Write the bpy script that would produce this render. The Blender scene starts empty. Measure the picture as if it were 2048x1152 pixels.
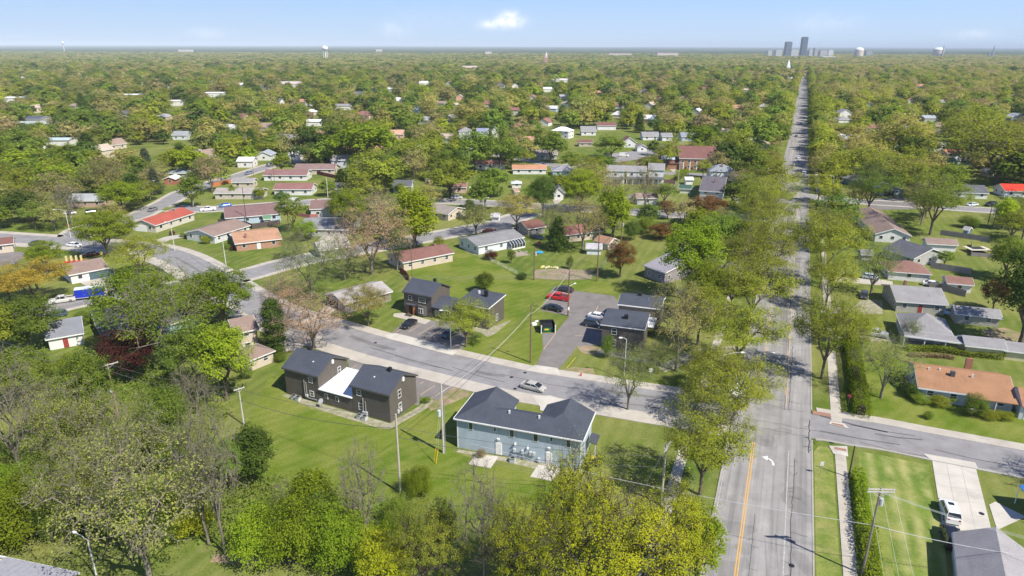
import bpy, bmesh, math, random
import numpy as np
from mathutils import Vector, Matrix

# ---------------------------------------------------------------- camera, sky, sun
scene = bpy.context.scene
COL = scene.collection
F = 1365.0; PITCH = math.radians(19.5); ROLL = math.atan(0.003); CAMH = 60.0
cP, sP, cR, sR = math.cos(PITCH), math.sin(PITCH), math.cos(ROLL), math.sin(ROLL)
FWD = Vector((0, cP, -sP)); UP0 = Vector((0, sP, cP)); RT0 = Vector((1, 0, 0))
RT = RT0 * cR + UP0 * sR; UP = UP0 * cR - RT0 * sR
cam_d = bpy.data.cameras.new('camera'); cam = bpy.data.objects.new('camera', cam_d)
cam_d.sensor_width = 36; cam_d.lens = F / 2048 * 36; cam_d.clip_start = 1; cam_d.clip_end = 90000
m = Matrix.Identity(4)
for i in range(3):
    m[i][0] = RT[i]; m[i][1] = UP[i]; m[i][2] = -FWD[i]
m[2][3] = CAMH
cam.matrix_world = m
COL.objects.link(cam); scene.camera = cam

SUN_AZ = math.atan2(0.75, -0.665)      # compass style, from +Y towards +X
HAZE = 6.2e-5
SKYTINT = (.75, .86, 1.16, 1)
SUN_EL = math.radians(49.5)
w = bpy.data.worlds.new('World'); scene.world = w; w.use_nodes = True
nt = w.node_tree; nt.nodes.clear()
out = nt.nodes.new('ShaderNodeOutputWorld'); bg = nt.nodes.new('ShaderNodeBackground')
sky = nt.nodes.new('ShaderNodeTexSky'); sky.sky_type = 'NISHITA'; sky.sun_disc = False
sky.sun_elevation = SUN_EL; sky.sun_rotation = -SUN_AZ
sky.altitude = 200; sky.air_density = 1.0; sky.dust_density = 0.6; sky.ozone_density = 3.0
bg.inputs['Strength'].default_value = 0.078
# small clouds low in the sky, fixed in direction
tc = nt.nodes.new('ShaderNodeTexCoord'); sep = nt.nodes.new('ShaderNodeSeparateXYZ')
nt.links.new(tc.outputs['Generated'], sep.inputs[0])
def wm(op, a, b=None, c=None):
    n = nt.nodes.new('ShaderNodeMath'); n.operation = op
    for i, v in enumerate((a, b, c)):
        if v is None: continue
        if isinstance(v, (int, float)): n.inputs[i].default_value = v
        else: nt.links.new(v, n.inputs[i])
    return n.outputs[0]
ax = wm('DIVIDE', sep.outputs[0], wm('MAXIMUM', sep.outputs[1], 0.01))
az = wm('DIVIDE', sep.outputs[2], wm('MAXIMUM', sep.outputs[1], 0.01))
comb = nt.nodes.new('ShaderNodeCombineXYZ'); nt.links.new(ax, comb.inputs[0]); nt.links.new(az, comb.inputs[1])
nz = nt.nodes.new('ShaderNodeTexNoise'); nz.inputs['Scale'].default_value = 60; nz.inputs['Detail'].default_value = 6
nz.inputs['Roughness'].default_value = 0.62
nt.links.new(comb.outputs[0], nz.inputs['Vector'])
tot = None
for (px, py, sx, sy, amp) in [(1008, 50, 29, 9, .85), (1019, 38, 15, 9, .85), (985, 55, 24, 7, .35), (1042, 50, 13, 8, .28), (1640, 48, 60, 16, .16),
                              (1940, 69, 40, 8, .3), (415, 72, 34, 10, .22), (790, 63, 24, 12, .22), (880, 40, 90, 20, .05)]:
    cx = (px - 1024) / 1448.0; cz = (93 - py) / 1448.0 * 1.02
    dx = wm('DIVIDE', wm('SUBTRACT', ax, cx), sx / 1448.0); dz = wm('DIVIDE', wm('SUBTRACT', az, cz), sy / 1448.0)
    r2 = wm('ADD', wm('MULTIPLY', dx, dx), wm('MULTIPLY', dz, dz))
    g = wm('MULTIPLY', wm('EXPONENT', wm('MULTIPLY', r2, -0.9)), amp)
    tot = g if tot is None else wm('ADD', tot, g)
msk = wm('MULTIPLY', tot, wm('MULTIPLY_ADD', nz.outputs[0], 4.2, -1.25))
cl = nt.nodes.new('ShaderNodeClamp'); nt.links.new(msk, cl.inputs[0]); cl.inputs['Max'].default_value = 0.9
front = wm('GREATER_THAN', sep.outputs[1], 0.05)
msk2 = wm('MULTIPLY', cl.outputs[0], front)
mixc = nt.nodes.new('ShaderNodeMixRGB'); tint = nt.nodes.new('ShaderNodeMixRGB'); tint.blend_type = 'MULTIPLY'; tint.inputs[0].default_value = 1; tint.inputs[2].default_value = SKYTINT
nt.links.new(sky.outputs[0], tint.inputs[1]); nt.links.new(msk2, mixc.inputs[0]); hzn = nt.nodes.new('ShaderNodeMapRange'); nt.links.new(sep.outputs[2], hzn.inputs[0]); hzn.inputs[1].default_value = .0; hzn.inputs[2].default_value = .42; hzn.inputs[3].default_value = .82; hzn.inputs[4].default_value = 0.0; hzn.interpolation_type = 'SMOOTHSTEP'
hmix = nt.nodes.new('ShaderNodeMixRGB'); nt.links.new(hzn.outputs[0], hmix.inputs[0]); nt.links.new(tint.outputs[0], hmix.inputs[1])
hel = nt.nodes.new('ShaderNodeMapRange'); nt.links.new(sep.outputs[2], hel.inputs[0]); hel.inputs[1].default_value = 0; hel.inputs[2].default_value = .07
hcol = nt.nodes.new('ShaderNodeMixRGB'); nt.links.new(hel.outputs[0], hcol.inputs[0]); hcol.inputs[1].default_value = (5.7, 7.2, 9.2, 1); hcol.inputs[2].default_value = (4.0, 6.2, 9.7, 1)
nt.links.new(hcol.outputs[0], hmix.inputs[2]); nt.links.new(hmix.outputs[0], mixc.inputs[1])
mixc.inputs[2].default_value = (11.0, 11.1, 11.6, 1)
nt.links.new(mixc.outputs[0], bg.inputs[0]); nt.links.new(bg.outputs[0], out.inputs[0])

sun_d = bpy.data.lights.new('sun', 'SUN'); sun_d.energy = 5.0; sun_d.angle = math.radians(0.5); sun_d.color = (1, .94, .84)
sun = bpy.data.objects.new('sun', sun_d); COL.objects.link(sun)
sdir = Vector((math.sin(SUN_AZ) * math.cos(SUN_EL), math.cos(SUN_AZ) * math.cos(SUN_EL), math.sin(SUN_EL)))
sun.rotation_euler = sdir.to_track_quat('Z', 'Y').to_euler(); sun.location = (0, 0, 200)
vs = scene.view_settings; vs.view_transform = 'Standard'; vs.look = 'None'; vs.gamma = 1; vs.use_curve_mapping = False
vs.exposure = 0.52
scene.cycles.max_bounces = 6; scene.cycles.diffuse_bounces = 3; scene.cycles.transmission_bounces = 3
scene.cycles.volume_bounces = 0

# ---------------------------------------------------------------- helpers
def G(px, py, h=0.0):
    """photo position -> real place on the ground (or at height h)"""
    u = px - 1024; v = 576 - py
    d = RT * u + UP * v + FWD * F
    t = (h - CAMH) / d.z
    return (d.x * t, d.y * t)
def proj(x, y, z):
    p = Vector((x, y, z - CAMH)); d = max(p.dot(FWD), 1e-3)
    return 1024 + F * p.dot(RT) / d, 576 - F * p.dot(UP) / d, d
def hgt(x, y, topy):
    lo, hi = 0.2, 59.0
    for _ in range(40):
        mid = (lo + hi) / 2
        if proj(x, y, mid)[1] > topy: lo = mid
        else: hi = mid
    return lo
RNG = random.Random(11)

def tag(o, label=None, cat=None, group=None, kind=None):
    if label: o['label'] = label
    if cat: o['category'] = cat
    if group: o['group'] = group
    if kind: o['kind'] = kind
    return o
def empty(name, loc, rz=0.0, label=None, cat=None, group=None):
    o = bpy.data.objects.new(name, None); o.location = loc; o.rotation_euler = (0, 0, rz); o.empty_display_size = .5
    COL.objects.link(o); return tag(o, label, cat, group)
class MB:
    def __init__(s): s.v = []; s.f = []
    def add(s, vs, fs):
        n = len(s.v); s.v += [tuple(p) for p in vs]; s.f += [tuple(i + n for i in f) for f in fs]; return s
    def box(s, x0, y0, z0, x1, y1, z1):
        v = [(x0, y0, z0), (x1, y0, z0), (x1, y1, z0), (x0, y1, z0), (x0, y0, z1), (x1, y0, z1), (x1, y1, z1), (x0, y1, z1)]
        return s.add(v, [(0, 3, 2, 1), (4, 5, 6, 7), (0, 1, 5, 4), (1, 2, 6, 5), (2, 3, 7, 6), (3, 0, 4, 7)])
    def tube(s, p, q, r0, r1=None, n=6, cap=True):
        r1 = r0 if r1 is None else r1
        p = Vector(p); q = Vector(q); d = (q - p)
        if d.length < 1e-6: return s
        d.normalize(); a = d.orthogonal().normalized(); b = d.cross(a)
        v = []
        for c, r in ((p, r0), (q, r1)):
            for i in range(n):
                t = 2 * math.pi * i / n; v.append(c + a * (r * math.cos(t)) + b * (r * math.sin(t)))
        f = [(i, (i + 1) % n, n + (i + 1) % n, n + i) for i in range(n)]
        if cap: f += [tuple(range(n))[::-1], tuple(range(n, 2 * n))]
        return s.add(v, f)
    def poly(s, pts, z): return s.add([(x, y, z) for x, y in pts], [tuple(range(len(pts)))])
    def prism(s, pts, z0, z1):
        n = len(pts)
        a = sum(pts[i][0] * pts[(i + 1) % n][1] - pts[(i + 1) % n][0] * pts[i][1] for i in range(n))
        if a < 0: pts = pts[::-1]
        v = [(x, y, z0) for x, y in pts] + [(x, y, z1) for x, y in pts]
        return s.add(v, [tuple(range(n))[::-1], tuple(range(n, 2 * n))] + [(i, (i + 1) % n, n + (i + 1) % n, n + i) for i in range(n)])
    def slab(s, quad, t):
        """plate whose top face is the given polygon, thickness t downwards"""
        n = len(quad)
        v = [Vector(p) for p in quad] + [Vector(p) - Vector((0, 0, t)) for p in quad]
        return s.add(v, [tuple(range(n)), tuple(range(n, 2 * n))[::-1]] + [(i, n + i, n + (i + 1) % n, (i + 1) % n) for i in range(n)])
    def mesh(s, name):
        me = bpy.data.meshes.new(name); me.from_pydata(s.v, [], s.f); me.update(); return me
    def build(s, name, mat, parent=None, loc=None, rz=None, smooth=False):
        me = s.mesh(name)
        if mat: me.materials.append(mat)
        if smooth: me.polygons.foreach_set('use_smooth', [True] * len(me.polygons))
        return mobj(name, me, parent, loc, rz)
def mobj(name, me, parent=None, loc=None, rz=None):
    o = bpy.data.objects.new(name, me); COL.objects.link(o)
    if parent: o.parent = parent
    if loc: o.location = loc
    if rz is not None: o.rotation_euler = (0, 0, rz)
    return o
CHILD = {}
def copy_tree(o, loc, rz, label=None, cat=None, scale=None):
    c = o.copy(); COL.objects.link(c); c.location = loc; c.rotation_euler = (0, 0, rz)
    if scale: c.scale = scale
    if label: c['label'] = label
    if cat: c['category'] = cat
    if 'group' in o: c['group'] = o['group']
    def rec(src, dst):
        for ch in CHILD.get(src.name, []):
            d = ch.copy(); COL.objects.link(d); d.parent = dst; rec(ch, d)
    rec(o, c); return c
def index_children(o):
    for ch in list(COL.objects):
        if ch.parent is not None: CHILD.setdefault(ch.parent.name, [])
    for ch in list(COL.objects):
        if ch.parent is not None and ch not in CHILD[ch.parent.name]: CHILD[ch.parent.name].append(ch)

AVA = math.radians(22.1)
# ---------------------------------------------------------------- materials
def srgb(r, g, b):
    f = lambda c: (c / 12.92 if c <= .04045 else ((c + .055) / 1.055) ** 2.4)
    return (f(r / 255), f(g / 255), f(b / 255))
MC = {}
def base_mat(name, rough=.8, spec=.3):
    m = bpy.data.materials.new(name); m.use_nodes = True; n = m.node_tree
    b = n.nodes['Principled BSDF']; b.inputs['Roughness'].default_value = rough
    b.inputs['Specular IOR Level'].default_value = spec
    return m, n, b
def mixrgb(n, fac, a, b, blend='MIX'):
    x = n.nodes.new('ShaderNodeMixRGB'); x.blend_type = blend
    for i, v in enumerate((fac, a, b)):
        if isinstance(v, (int, float)): x.inputs[i].default_value = v if i == 0 else (v, v, v, 1)
        elif isinstance(v, tuple): x.inputs[i].default_value = (*v[:3], 1)
        else: n.links.new(v, x.inputs[i])
    return x.outputs[0]
def noise(n, scale, detail=3, rough=.55, coord='Object', stretch=None, off=None):
    t = n.nodes.new('ShaderNodeTexCoord'); x = n.nodes.new('ShaderNodeTexNoise')
    x.inputs['Scale'].default_value = scale; x.inputs['Detail'].default_value = detail; x.inputs['Roughness'].default_value = rough
    src = t.outputs[coord]
    if stretch or off:
        mp = n.nodes.new('ShaderNodeMapping'); n.links.new(src, mp.inputs[0])
        if stretch: mp.inputs['Scale'].default_value = stretch
        if off: mp.inputs['Location'].default_value = off
        src = mp.outputs[0]
    n.links.new(src, x.inputs['Vector']); return x.outputs[0]
def ramp(n, src, a, b):
    x = n.nodes.new('ShaderNodeMapRange'); x.inputs[1].default_value = a; x.inputs[2].default_value = b
    n.links.new(src, x.inputs[0]); return x.outputs[0]
def bump(n, b, src, strength=.3, dist=.02):
    x = n.nodes.new('ShaderNodeBump'); x.inputs['Strength'].default_value = strength; x.inputs['Distance'].default_value = dist
    n.links.new(src, x.inputs['Height']); n.links.new(x.outputs[0], b.inputs['Normal'])
def plain(col, rough=.6, spec=.3, metal=0, var=.12):
    key = ('p', col, rough, metal)
    if key in MC: return MC[key]
    m, n, b = base_mat('paint', rough, spec); b.inputs['Metallic'].default_value = metal
    v = ramp(n, noise(n, 1.7, 4), .3, .75)
    n.links.new(mixrgb(n, v, tuple(c * (1 - var) for c in col), tuple(min(1, c * (1 + var * .6)) for c in col)), b.inputs['Base Color'])
    MC[key] = m; return m
def roofm(col):
    key = ('r', col)
    if key in MC: return MC[key]
    m, n, b = base_mat('shingle', .92, .15)
    v = ramp(n, noise(n, 9, 3, .7), .3, .7)
    c = mixrgb(n, v, tuple(x * .72 for x in col), tuple(min(1, x * 1.25) for x in col))
    v2 = ramp(n, noise(n, .45, 3), .35, .7)
    c = mixrgb(n, v2, c, mixrgb(n, 1.0, c, 1.18, 'MULTIPLY'))
    v3 = ramp(n, noise(n, .9, 4, .6, stretch=(1, .15, 1)), .55, .8)
    c = mixrgb(n, v3, c, mixrgb(n, 1.0, c, .8, 'MULTIPLY'))
    n.links.new(c, b.inputs['Base Color'])
    wv = n.nodes.new('ShaderNodeTexWave'); wv.bands_direction = 'Y'; wv.wave_profile = 'SAW'; wv.inputs['Scale'].default_value = 1.1
    wv.inputs['Distortion'].default_value = .4
    t = n.nodes.new('ShaderNodeTexCoord'); n.links.new(t.outputs['Object'], wv.inputs['Vector'])
    bump(n, b, mixrgb(n, .5, wv.outputs[1], v), .5, .03)
    MC[key] = m; return m
def wallm(col, siding=True):
    key = ('w', col, siding)
    if key in MC: return MC[key]
    m, n, b = base_mat('siding', .65, .25)
    v = ramp(n, noise(n, .8, 4, .6, stretch=(1, 1, .35)), .3, .75)
    c = mixrgb(n, v, tuple(x * .86 for x in col), tuple(min(1, x * 1.06) for x in col))
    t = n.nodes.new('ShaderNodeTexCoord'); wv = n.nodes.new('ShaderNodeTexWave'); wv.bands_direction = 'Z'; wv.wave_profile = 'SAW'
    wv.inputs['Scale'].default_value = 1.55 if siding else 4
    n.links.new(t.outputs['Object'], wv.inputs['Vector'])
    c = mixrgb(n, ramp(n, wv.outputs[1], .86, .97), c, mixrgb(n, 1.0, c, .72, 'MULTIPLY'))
    n.links.new(c, b.inputs['Base Color'])
    bump(n, b, wv.outputs[1], .45, .02)
    MC[key] = m; return m
def brickm(col):
    key = ('b', col)
    if key in MC: return MC[key]
    m, n, b = base_mat('brickwork', .9, .1)
    t = n.nodes.new('ShaderNodeTexCoord'); mp = n.nodes.new('ShaderNodeMapping'); mp.inputs['Rotation'].default_value = (math.radians(90), 0, 0)
    n.links.new(t.outputs['Object'], mp.inputs[0])
    x = n.nodes.new('ShaderNodeTexBrick'); x.inputs['Scale'].default_value = 2.2
    x.inputs['Color1'].default_value = (*col, 1); x.inputs['Color2'].default_value = (*[c * .7 for c in col], 1); x.inputs['Mortar'].default_value = (.35, .3, .26, 1)
    n.links.new(mp.outputs[0], x.inputs['Vector']); n.links.new(x.outputs[0], b.inputs['Base Color'])
    MC[key] = m; return m
def glassm():
    if 'g' in MC: return MC['g']
    m, n, b = base_mat('window_glass', .06, .9)
    v = ramp(n, noise(n, .5, 2, coord='Object'), .35, .7)
    n.links.new(mixrgb(n, v, (.015, .02, .028), (.07, .09, .11)), b.inputs['Base Color'])
    MC['g'] = m; return m
def carpaint(col):
    key = ('c', col)
    if key in MC: return MC[key]
    m, n, b = base_mat('car_paint', .28, .6); b.inputs['Base Color'].default_value = (*col, 1); b.inputs['Coat Weight'].default_value = .6
    b.inputs['Coat Roughness'].default_value = .12
    MC[key] = m; return m
def leafm(name, ca, cb, trans=.48, rnd=.5):
    m = bpy.data.materials.new('foliage_' + name); m.use_nodes = True; n = m.node_tree; n.nodes.clear()
    o = n.nodes.new('ShaderNodeOutputMaterial'); oi = n.nodes.new('ShaderNodeObjectInfo'); ge = n.nodes.new('ShaderNodeNewGeometry')
    v = ramp(n, noise(n, .55, 2), .35, .65)
    W_ = lambda c_: (c_[0] * 1.03, c_[1] * .98, c_[2] * .76)
    c = mixrgb(n, v, W_(ca), W_(cb))
    isl = n.nodes.new('ShaderNodeMapRange'); isl.inputs[3].default_value = .9; isl.inputs[4].default_value = 1.32
    n.links.new(ge.outputs['Random Per Island'], isl.inputs[0])
    c = mixrgb(n, 1.0, c, isl.outputs[0], 'MULTIPLY')
    hs = n.nodes.new('ShaderNodeHueSaturation'); n.links.new(c, hs.inputs['Color'])
    a = n.nodes.new('ShaderNodeMapRange'); a.inputs[3].default_value = 1 - .62 * rnd; a.inputs[4].default_value = 1 + .5 * rnd
    n.links.new(oi.outputs['Random'], a.inputs[0]); n.links.new(a.outputs[0], hs.inputs['Value'])
    fr = n.nodes.new('ShaderNodeMath'); fr.operation = 'FRACT'; mu = n.nodes.new('ShaderNodeMath'); mu.operation = 'MULTIPLY'; mu.inputs[1].default_value = 37.7
    n.links.new(oi.outputs['Random'], mu.inputs[0]); n.links.new(mu.outputs[0], fr.inputs[0])
    hh = n.nodes.new('ShaderNodeMapRange'); hh.inputs[3].default_value = .5 - .028 * rnd; hh.inputs[4].default_value = .5 + .014 * rnd
    n.links.new(fr.outputs[0], hh.inputs[0]); n.links.new(hh.outputs[0], hs.inputs['Hue'])
    d = n.nodes.new('ShaderNodeBsdfDiffuse'); t = n.nodes.new('ShaderNodeBsdfTranslucent'); mx = n.nodes.new('ShaderNodeMixShader')
    mx.inputs[0].default_value = trans
    n.links.new(hs.outputs[0], d.inputs[0]); n.links.new(hs.outputs[0], t.inputs[0])
    n.links.new(d.outputs[0], mx.inputs[1]); n.links.new(t.outputs[0], mx.inputs[2]); n.links.new(mx.outputs[0], o.inputs[0])
    return m
LEAF = {
 'bright': leafm('bright', (.18, .275, .022), (.25, .345, .035)),
 'green':  leafm('green', (.14, .225, .04), (.20, .29, .055)),
 'dark':   leafm('dark', (.075, .14, .035), (.12, .195, .045)),
 'olive':  leafm('olive', (.225, .285, .04), (.30, .35, .055), rnd=.35),
 'lime':   leafm('lime', (.27, .38, .03), (.35, .45, .04)),
 'gold':   leafm('gold', (.35, .41, .03), (.45, .49, .04), rnd=.2),
 'amber':  leafm('amber', (.40, .31, .05), (.46, .38, .075), rnd=.2),
 'tan':    leafm('tan', (.31, .30, .15), (.385, .365, .18), rnd=.35),
 'mauve':  leafm('mauve', (.32, .27, .18), (.39, .33, .21), rnd=.25),
 'pink':   leafm('pink', (.42, .28, .22), (.50, .35, .25), rnd=.15),
 'tango':  leafm('tangold', (.32, .315, .11), (.395, .385, .14), rnd=.35),
 'bare':   leafm('bare', (.24, .27, .10), (.30, .34, .11)),
 'brown':  leafm('brown', (.16, .085, .04), (.24, .13, .06)),
 'purple': leafm('purple', (.065, .022, .025), (.12, .042, .04)),
 'spruce': leafm('spruce', (.085, .12, .085), (.13, .17, .115)),
 'cypress': leafm('cypress', (.075, .13, .03), (.12, .19, .04)),
}
def barkm(name, col):
    m, n, b = base_mat('bark_' + name, .95, .1)
    v = ramp(n, noise(n, 3, 4, .7, stretch=(1, 1, .3)), .3, .7)
    n.links.new(mixrgb(n, v, tuple(c * .6 for c in col), tuple(c * 1.25 for c in col)), b.inputs['Base Color']); return m
BARK = barkm('brown', (.16, .13, .10)); BARKG = barkm('grey', (.20, .18, .14)); BARKD = barkm('dark', (.075, .06, .05))

def groundm(name, cols, scales, fine=.25, b_strength=.4, extra=None):
    m, n, b = base_mat(name, .95, .05)
    c = cols[0]
    for i in range(1, len(cols)):
        v = ramp(n, noise(n, scales[i - 1], 4, .6, off=(i * 13.1, i * 7.7, 0)), .42, .62)
        c = mixrgb(n, v, c, cols[i])
    f1 = ramp(n, noise(n, 2.6, 4, .75), .25, .75)
    c = mixrgb(n, f1, mixrgb(n, 1.0, c, 1 - fine, 'MULTIPLY'), mixrgb(n, 1.0, c, 1 + fine, 'MULTIPLY'))
    wv_ = ramp(n, noise(n, .31, 6, .75, off=(7, 3, 0)), .54, .68)
    if fine < .28 and 'lawn' in name or name == 'grass': c = mixrgb(n, mixrgb(n, 1.0, wv_, .55, 'MULTIPLY'), c, (.23, .215, .085))
    if extra: c = extra(n, c)
    n.links.new(c, b.inputs['Base Color']); bump(n, b, f1, b_strength, .08)
    return m
def stripes(ang, period, amt):
    def f(n, c):
        t = n.nodes.new('ShaderNodeTexCoord'); mp = n.nodes.new('ShaderNodeMapping'); mp.inputs['Rotation'].default_value = (0, 0, ang)
        n.links.new(t.outputs['Object'], mp.inputs[0]); wv = n.nodes.new('ShaderNodeTexWave'); wv.inputs['Scale'].default_value = .314 / period
        wv.inputs['Distortion'].default_value = 1.2; wv.inputs['Detail'].default_value = 2; wv.inputs['Detail Scale'].default_value = .6
        n.links.new(mp.outputs[0], wv.inputs['Vector'])
        br = ramp(n, noise(n, .22, 3), .35, .6)
        k = mixrgb(n, 1.0, wv.outputs[1], br, 'MULTIPLY')
        return mixrgb(n, mixrgb(n, 1.0, k, amt, 'MULTIPLY'), c, (.36, .35, .14))
    return f
GRASS = groundm('grass', [(.096, .142, .019), (.132, .170, .030), (.08, .124, .02), (.175, .188, .052)], [.05, .12, .03], .30, extra=stripes(AVA * 0 + .35, 2.6, .18))
LAWN_STRIPED = groundm('striped_lawn', [(.15, .21, .04), (.22, .24, .07), (.11, .17, .03)], [.12, .25], .3, extra=stripes(-AVA * -1, 2.3, .75))
LAWN_DRY = groundm('dry_lawn', [(.20, .235, .055), (.27, .26, .10), (.14, .19, .04)], [.2, .4], .25)
LAWN_LUSH = groundm('lush_lawn', [(.092, .143, .014), (.125, .172, .022), (.165, .19, .038)], [.09, .1], .28, extra=stripes(.9, 2.2, .12))
DIRT = groundm('bare_soil', [(.27, .20, .13), (.34, .27, .19), (.19, .19, .08)], [.5, .35], .25)
MULCH = groundm('garden_soil', [(.27, .20, .16), (.33, .26, .2), (.2, .2, .1)], [.6, .3], .3)
FARG = groundm('far_ground', [(.10, .14, .035), (.16, .17, .06), (.08, .12, .03)], [.02, .01], .3)
def asphalt(name, a, b_, patch=.15, lanes=False):
    m, n, b = base_mat(name, .9, .2)
    v = ramp(n, noise(n, .35, 4, .6), .3, .7); c = mixrgb(n, v, a, b_)
    if lanes:
        t = n.nodes.new('ShaderNodeTexCoord'); mp = n.nodes.new('ShaderNodeMapping'); mp.vector_type = 'POINT'; mp.inputs['Rotation'].default_value = (0, 0, AVA)
        n.links.new(t.outputs['Object'], mp.inputs[0]); mp2 = n.nodes.new('ShaderNodeMapping'); mp2.inputs['Scale'].default_value = (1, .03, 1); n.links.new(mp.outputs[0], mp2.inputs[0])
        for sc_, lo_, hi_, k_ in ((.9, .45, .62, .82), (.35, .5, .56, 1.14), (2.6, .5, .66, .86)):
            x = n.nodes.new('ShaderNodeTexNoise'); x.inputs['Scale'].default_value = sc_; x.inputs['Detail'].default_value = 3; n.links.new(mp2.outputs[0], x.inputs['Vector'])
            c = mixrgb(n, ramp(n, x.outputs[0], lo_, hi_), c, mixrgb(n, 1.0, c, k_, 'MULTIPLY'))
        v = ramp(n, noise(n, .16, 2, .4, off=(31, 5, 0)), .60, .61); c = mixrgb(n, v, c, mixrgb(n, 1.0, c, .84, 'MULTIPLY'))
    v = ramp(n, noise(n, 14, 2, .7), .3, .7); c = mixrgb(n, v, mixrgb(n, 1.0, c, 1 - patch, 'MULTIPLY'), mixrgb(n, 1.0, c, 1 + patch, 'MULTIPLY'))
    v = ramp(n, noise(n, .12, 5, .7, off=(3, 9, 0)), .56, .64); c = mixrgb(n, v, c, mixrgb(n, 1.0, c, .86, 'MULTIPLY'))
    n.links.new(c, b.inputs['Base Color']); bump(n, b, v, .2, .01); return m
ASPH = asphalt('asphalt_street', (.205, .20, .205), (.27, .265, .27))
ASPH_AV = asphalt('asphalt_avenue', (.24, .232, .228), (.31, .30, .292), lanes=True)
ASPH_LOT = asphalt('asphalt_lot', (.165, .15, .145), (.215, .20, .19))
CONC = asphalt('concrete', (.37, .34, .295), (.46, .425, .37), .1)
CONC_W = asphalt('pale_concrete', (.43, .405, .36), (.53, .50, .445), .08)
WHITE = plain((.78, .78, .76)); TRIM = plain((.74, .74, .73)); CREAM = plain((.62, .56, .45))
YELLOW = plain((.62, .34, .05), .7); WPAINT = plain((.70, .69, .66), .7)
BLACK = plain((.02, .02, .022), .5); RUBBER = plain((.018, .018, .018), .9); STEEL = plain((.45, .46, .47), .4, .5, .6)
POLEG = plain((.50, .47, .43), .85); POLEB = plain((.20, .13, .085), .9); GREYBOX = plain((.5, .52, .52), .5)
# ---------------------------------------------------------------- tree templates
def fast_mesh(name, V, Q):
    """V (n,3) float, Q (m,k) int"""
    me = bpy.data.meshes.new(name); k = Q.shape[1]
    me.vertices.add(len(V)); me.vertices.foreach_set('co', np.ascontiguousarray(V, dtype=np.float32).ravel())
    me.loops.add(Q.size); me.loops.foreach_set('vertex_index', np.ascontiguousarray(Q, dtype=np.int32).ravel())
    me.polygons.add(len(Q)); me.polygons.foreach_set('loop_start', np.arange(0, Q.size, k, dtype=np.int32))
    me.update(calc_edges=True); return me
def quads(rs, C, size, flat=.5, aspect=1.0, ctr=None, ow=.55):
    """leaf shaped quads at centres C"""
    n = len(C)
    nrm = rs.normal(size=(n, 3)); nrm[:, 2] = np.abs(nrm[:, 2]) + flat; nrm /= np.linalg.norm(nrm, axis=1)[:, None]
    if ctr is not None:
        o_ = C - ctr; o_ /= np.maximum(np.linalg.norm(o_, axis=1)[:, None], 1e-5); nrm = nrm * (1 - ow) + o_ * ow
    nrm /= np.linalg.norm(nrm, axis=1)[:, None]
    t = np.cross(nrm, rs.normal(size=(n, 3))); t /= np.linalg.norm(t, axis=1)[:, None]; b = np.cross(nrm, t)
    s = size * rs.uniform(.55, 1.3, (n, 1)) * .5
    bend = nrm * s * .35
    P = np.stack([C - t * s * 1.2, C - b * s * aspect * .75 + bend, C + t * s * 1.2, C + b * s * aspect * .75 + bend], 1)
    return P.reshape(-1, 3), np.arange(4 * n).reshape(n, 4)
def tubes(segs, n=4):
    """segs list (p, q, r0, r1) -> V, Q"""
    S = np.array([[*a, *b, r0, r1] for a, b, r0, r1 in segs]); p = S[:, :3]; q = S[:, 3:6]; d = q - p
    L = np.linalg.norm(d, axis=1)[:, None]; d = d / np.maximum(L, 1e-6)
    h = np.where(np.abs(d[:, 2:3]) > .9, np.array([[1., 0, 0]]), np.array([[0, 0, 1.]])); a = np.cross(d, h); a /= np.linalg.norm(a, axis=1)[:, None]; b = np.cross(d, a)
    V = []
    for c, r in ((p, S[:, 6:7]), (q, S[:, 7:8])):
        for i in range(n):
            t = 2 * math.pi * i / n; V.append(c + a * r * math.cos(t) + b * r * math.sin(t))
    V = np.stack(V, 1).reshape(-1, 3); base = (np.arange(len(S)) * 2 * n)[:, None]
    Q = np.concatenate([base + np.array([[i, (i + 1) % n, n + (i + 1) % n, n + i]]) for i in range(n)], 0)
    return V, Q
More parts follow.
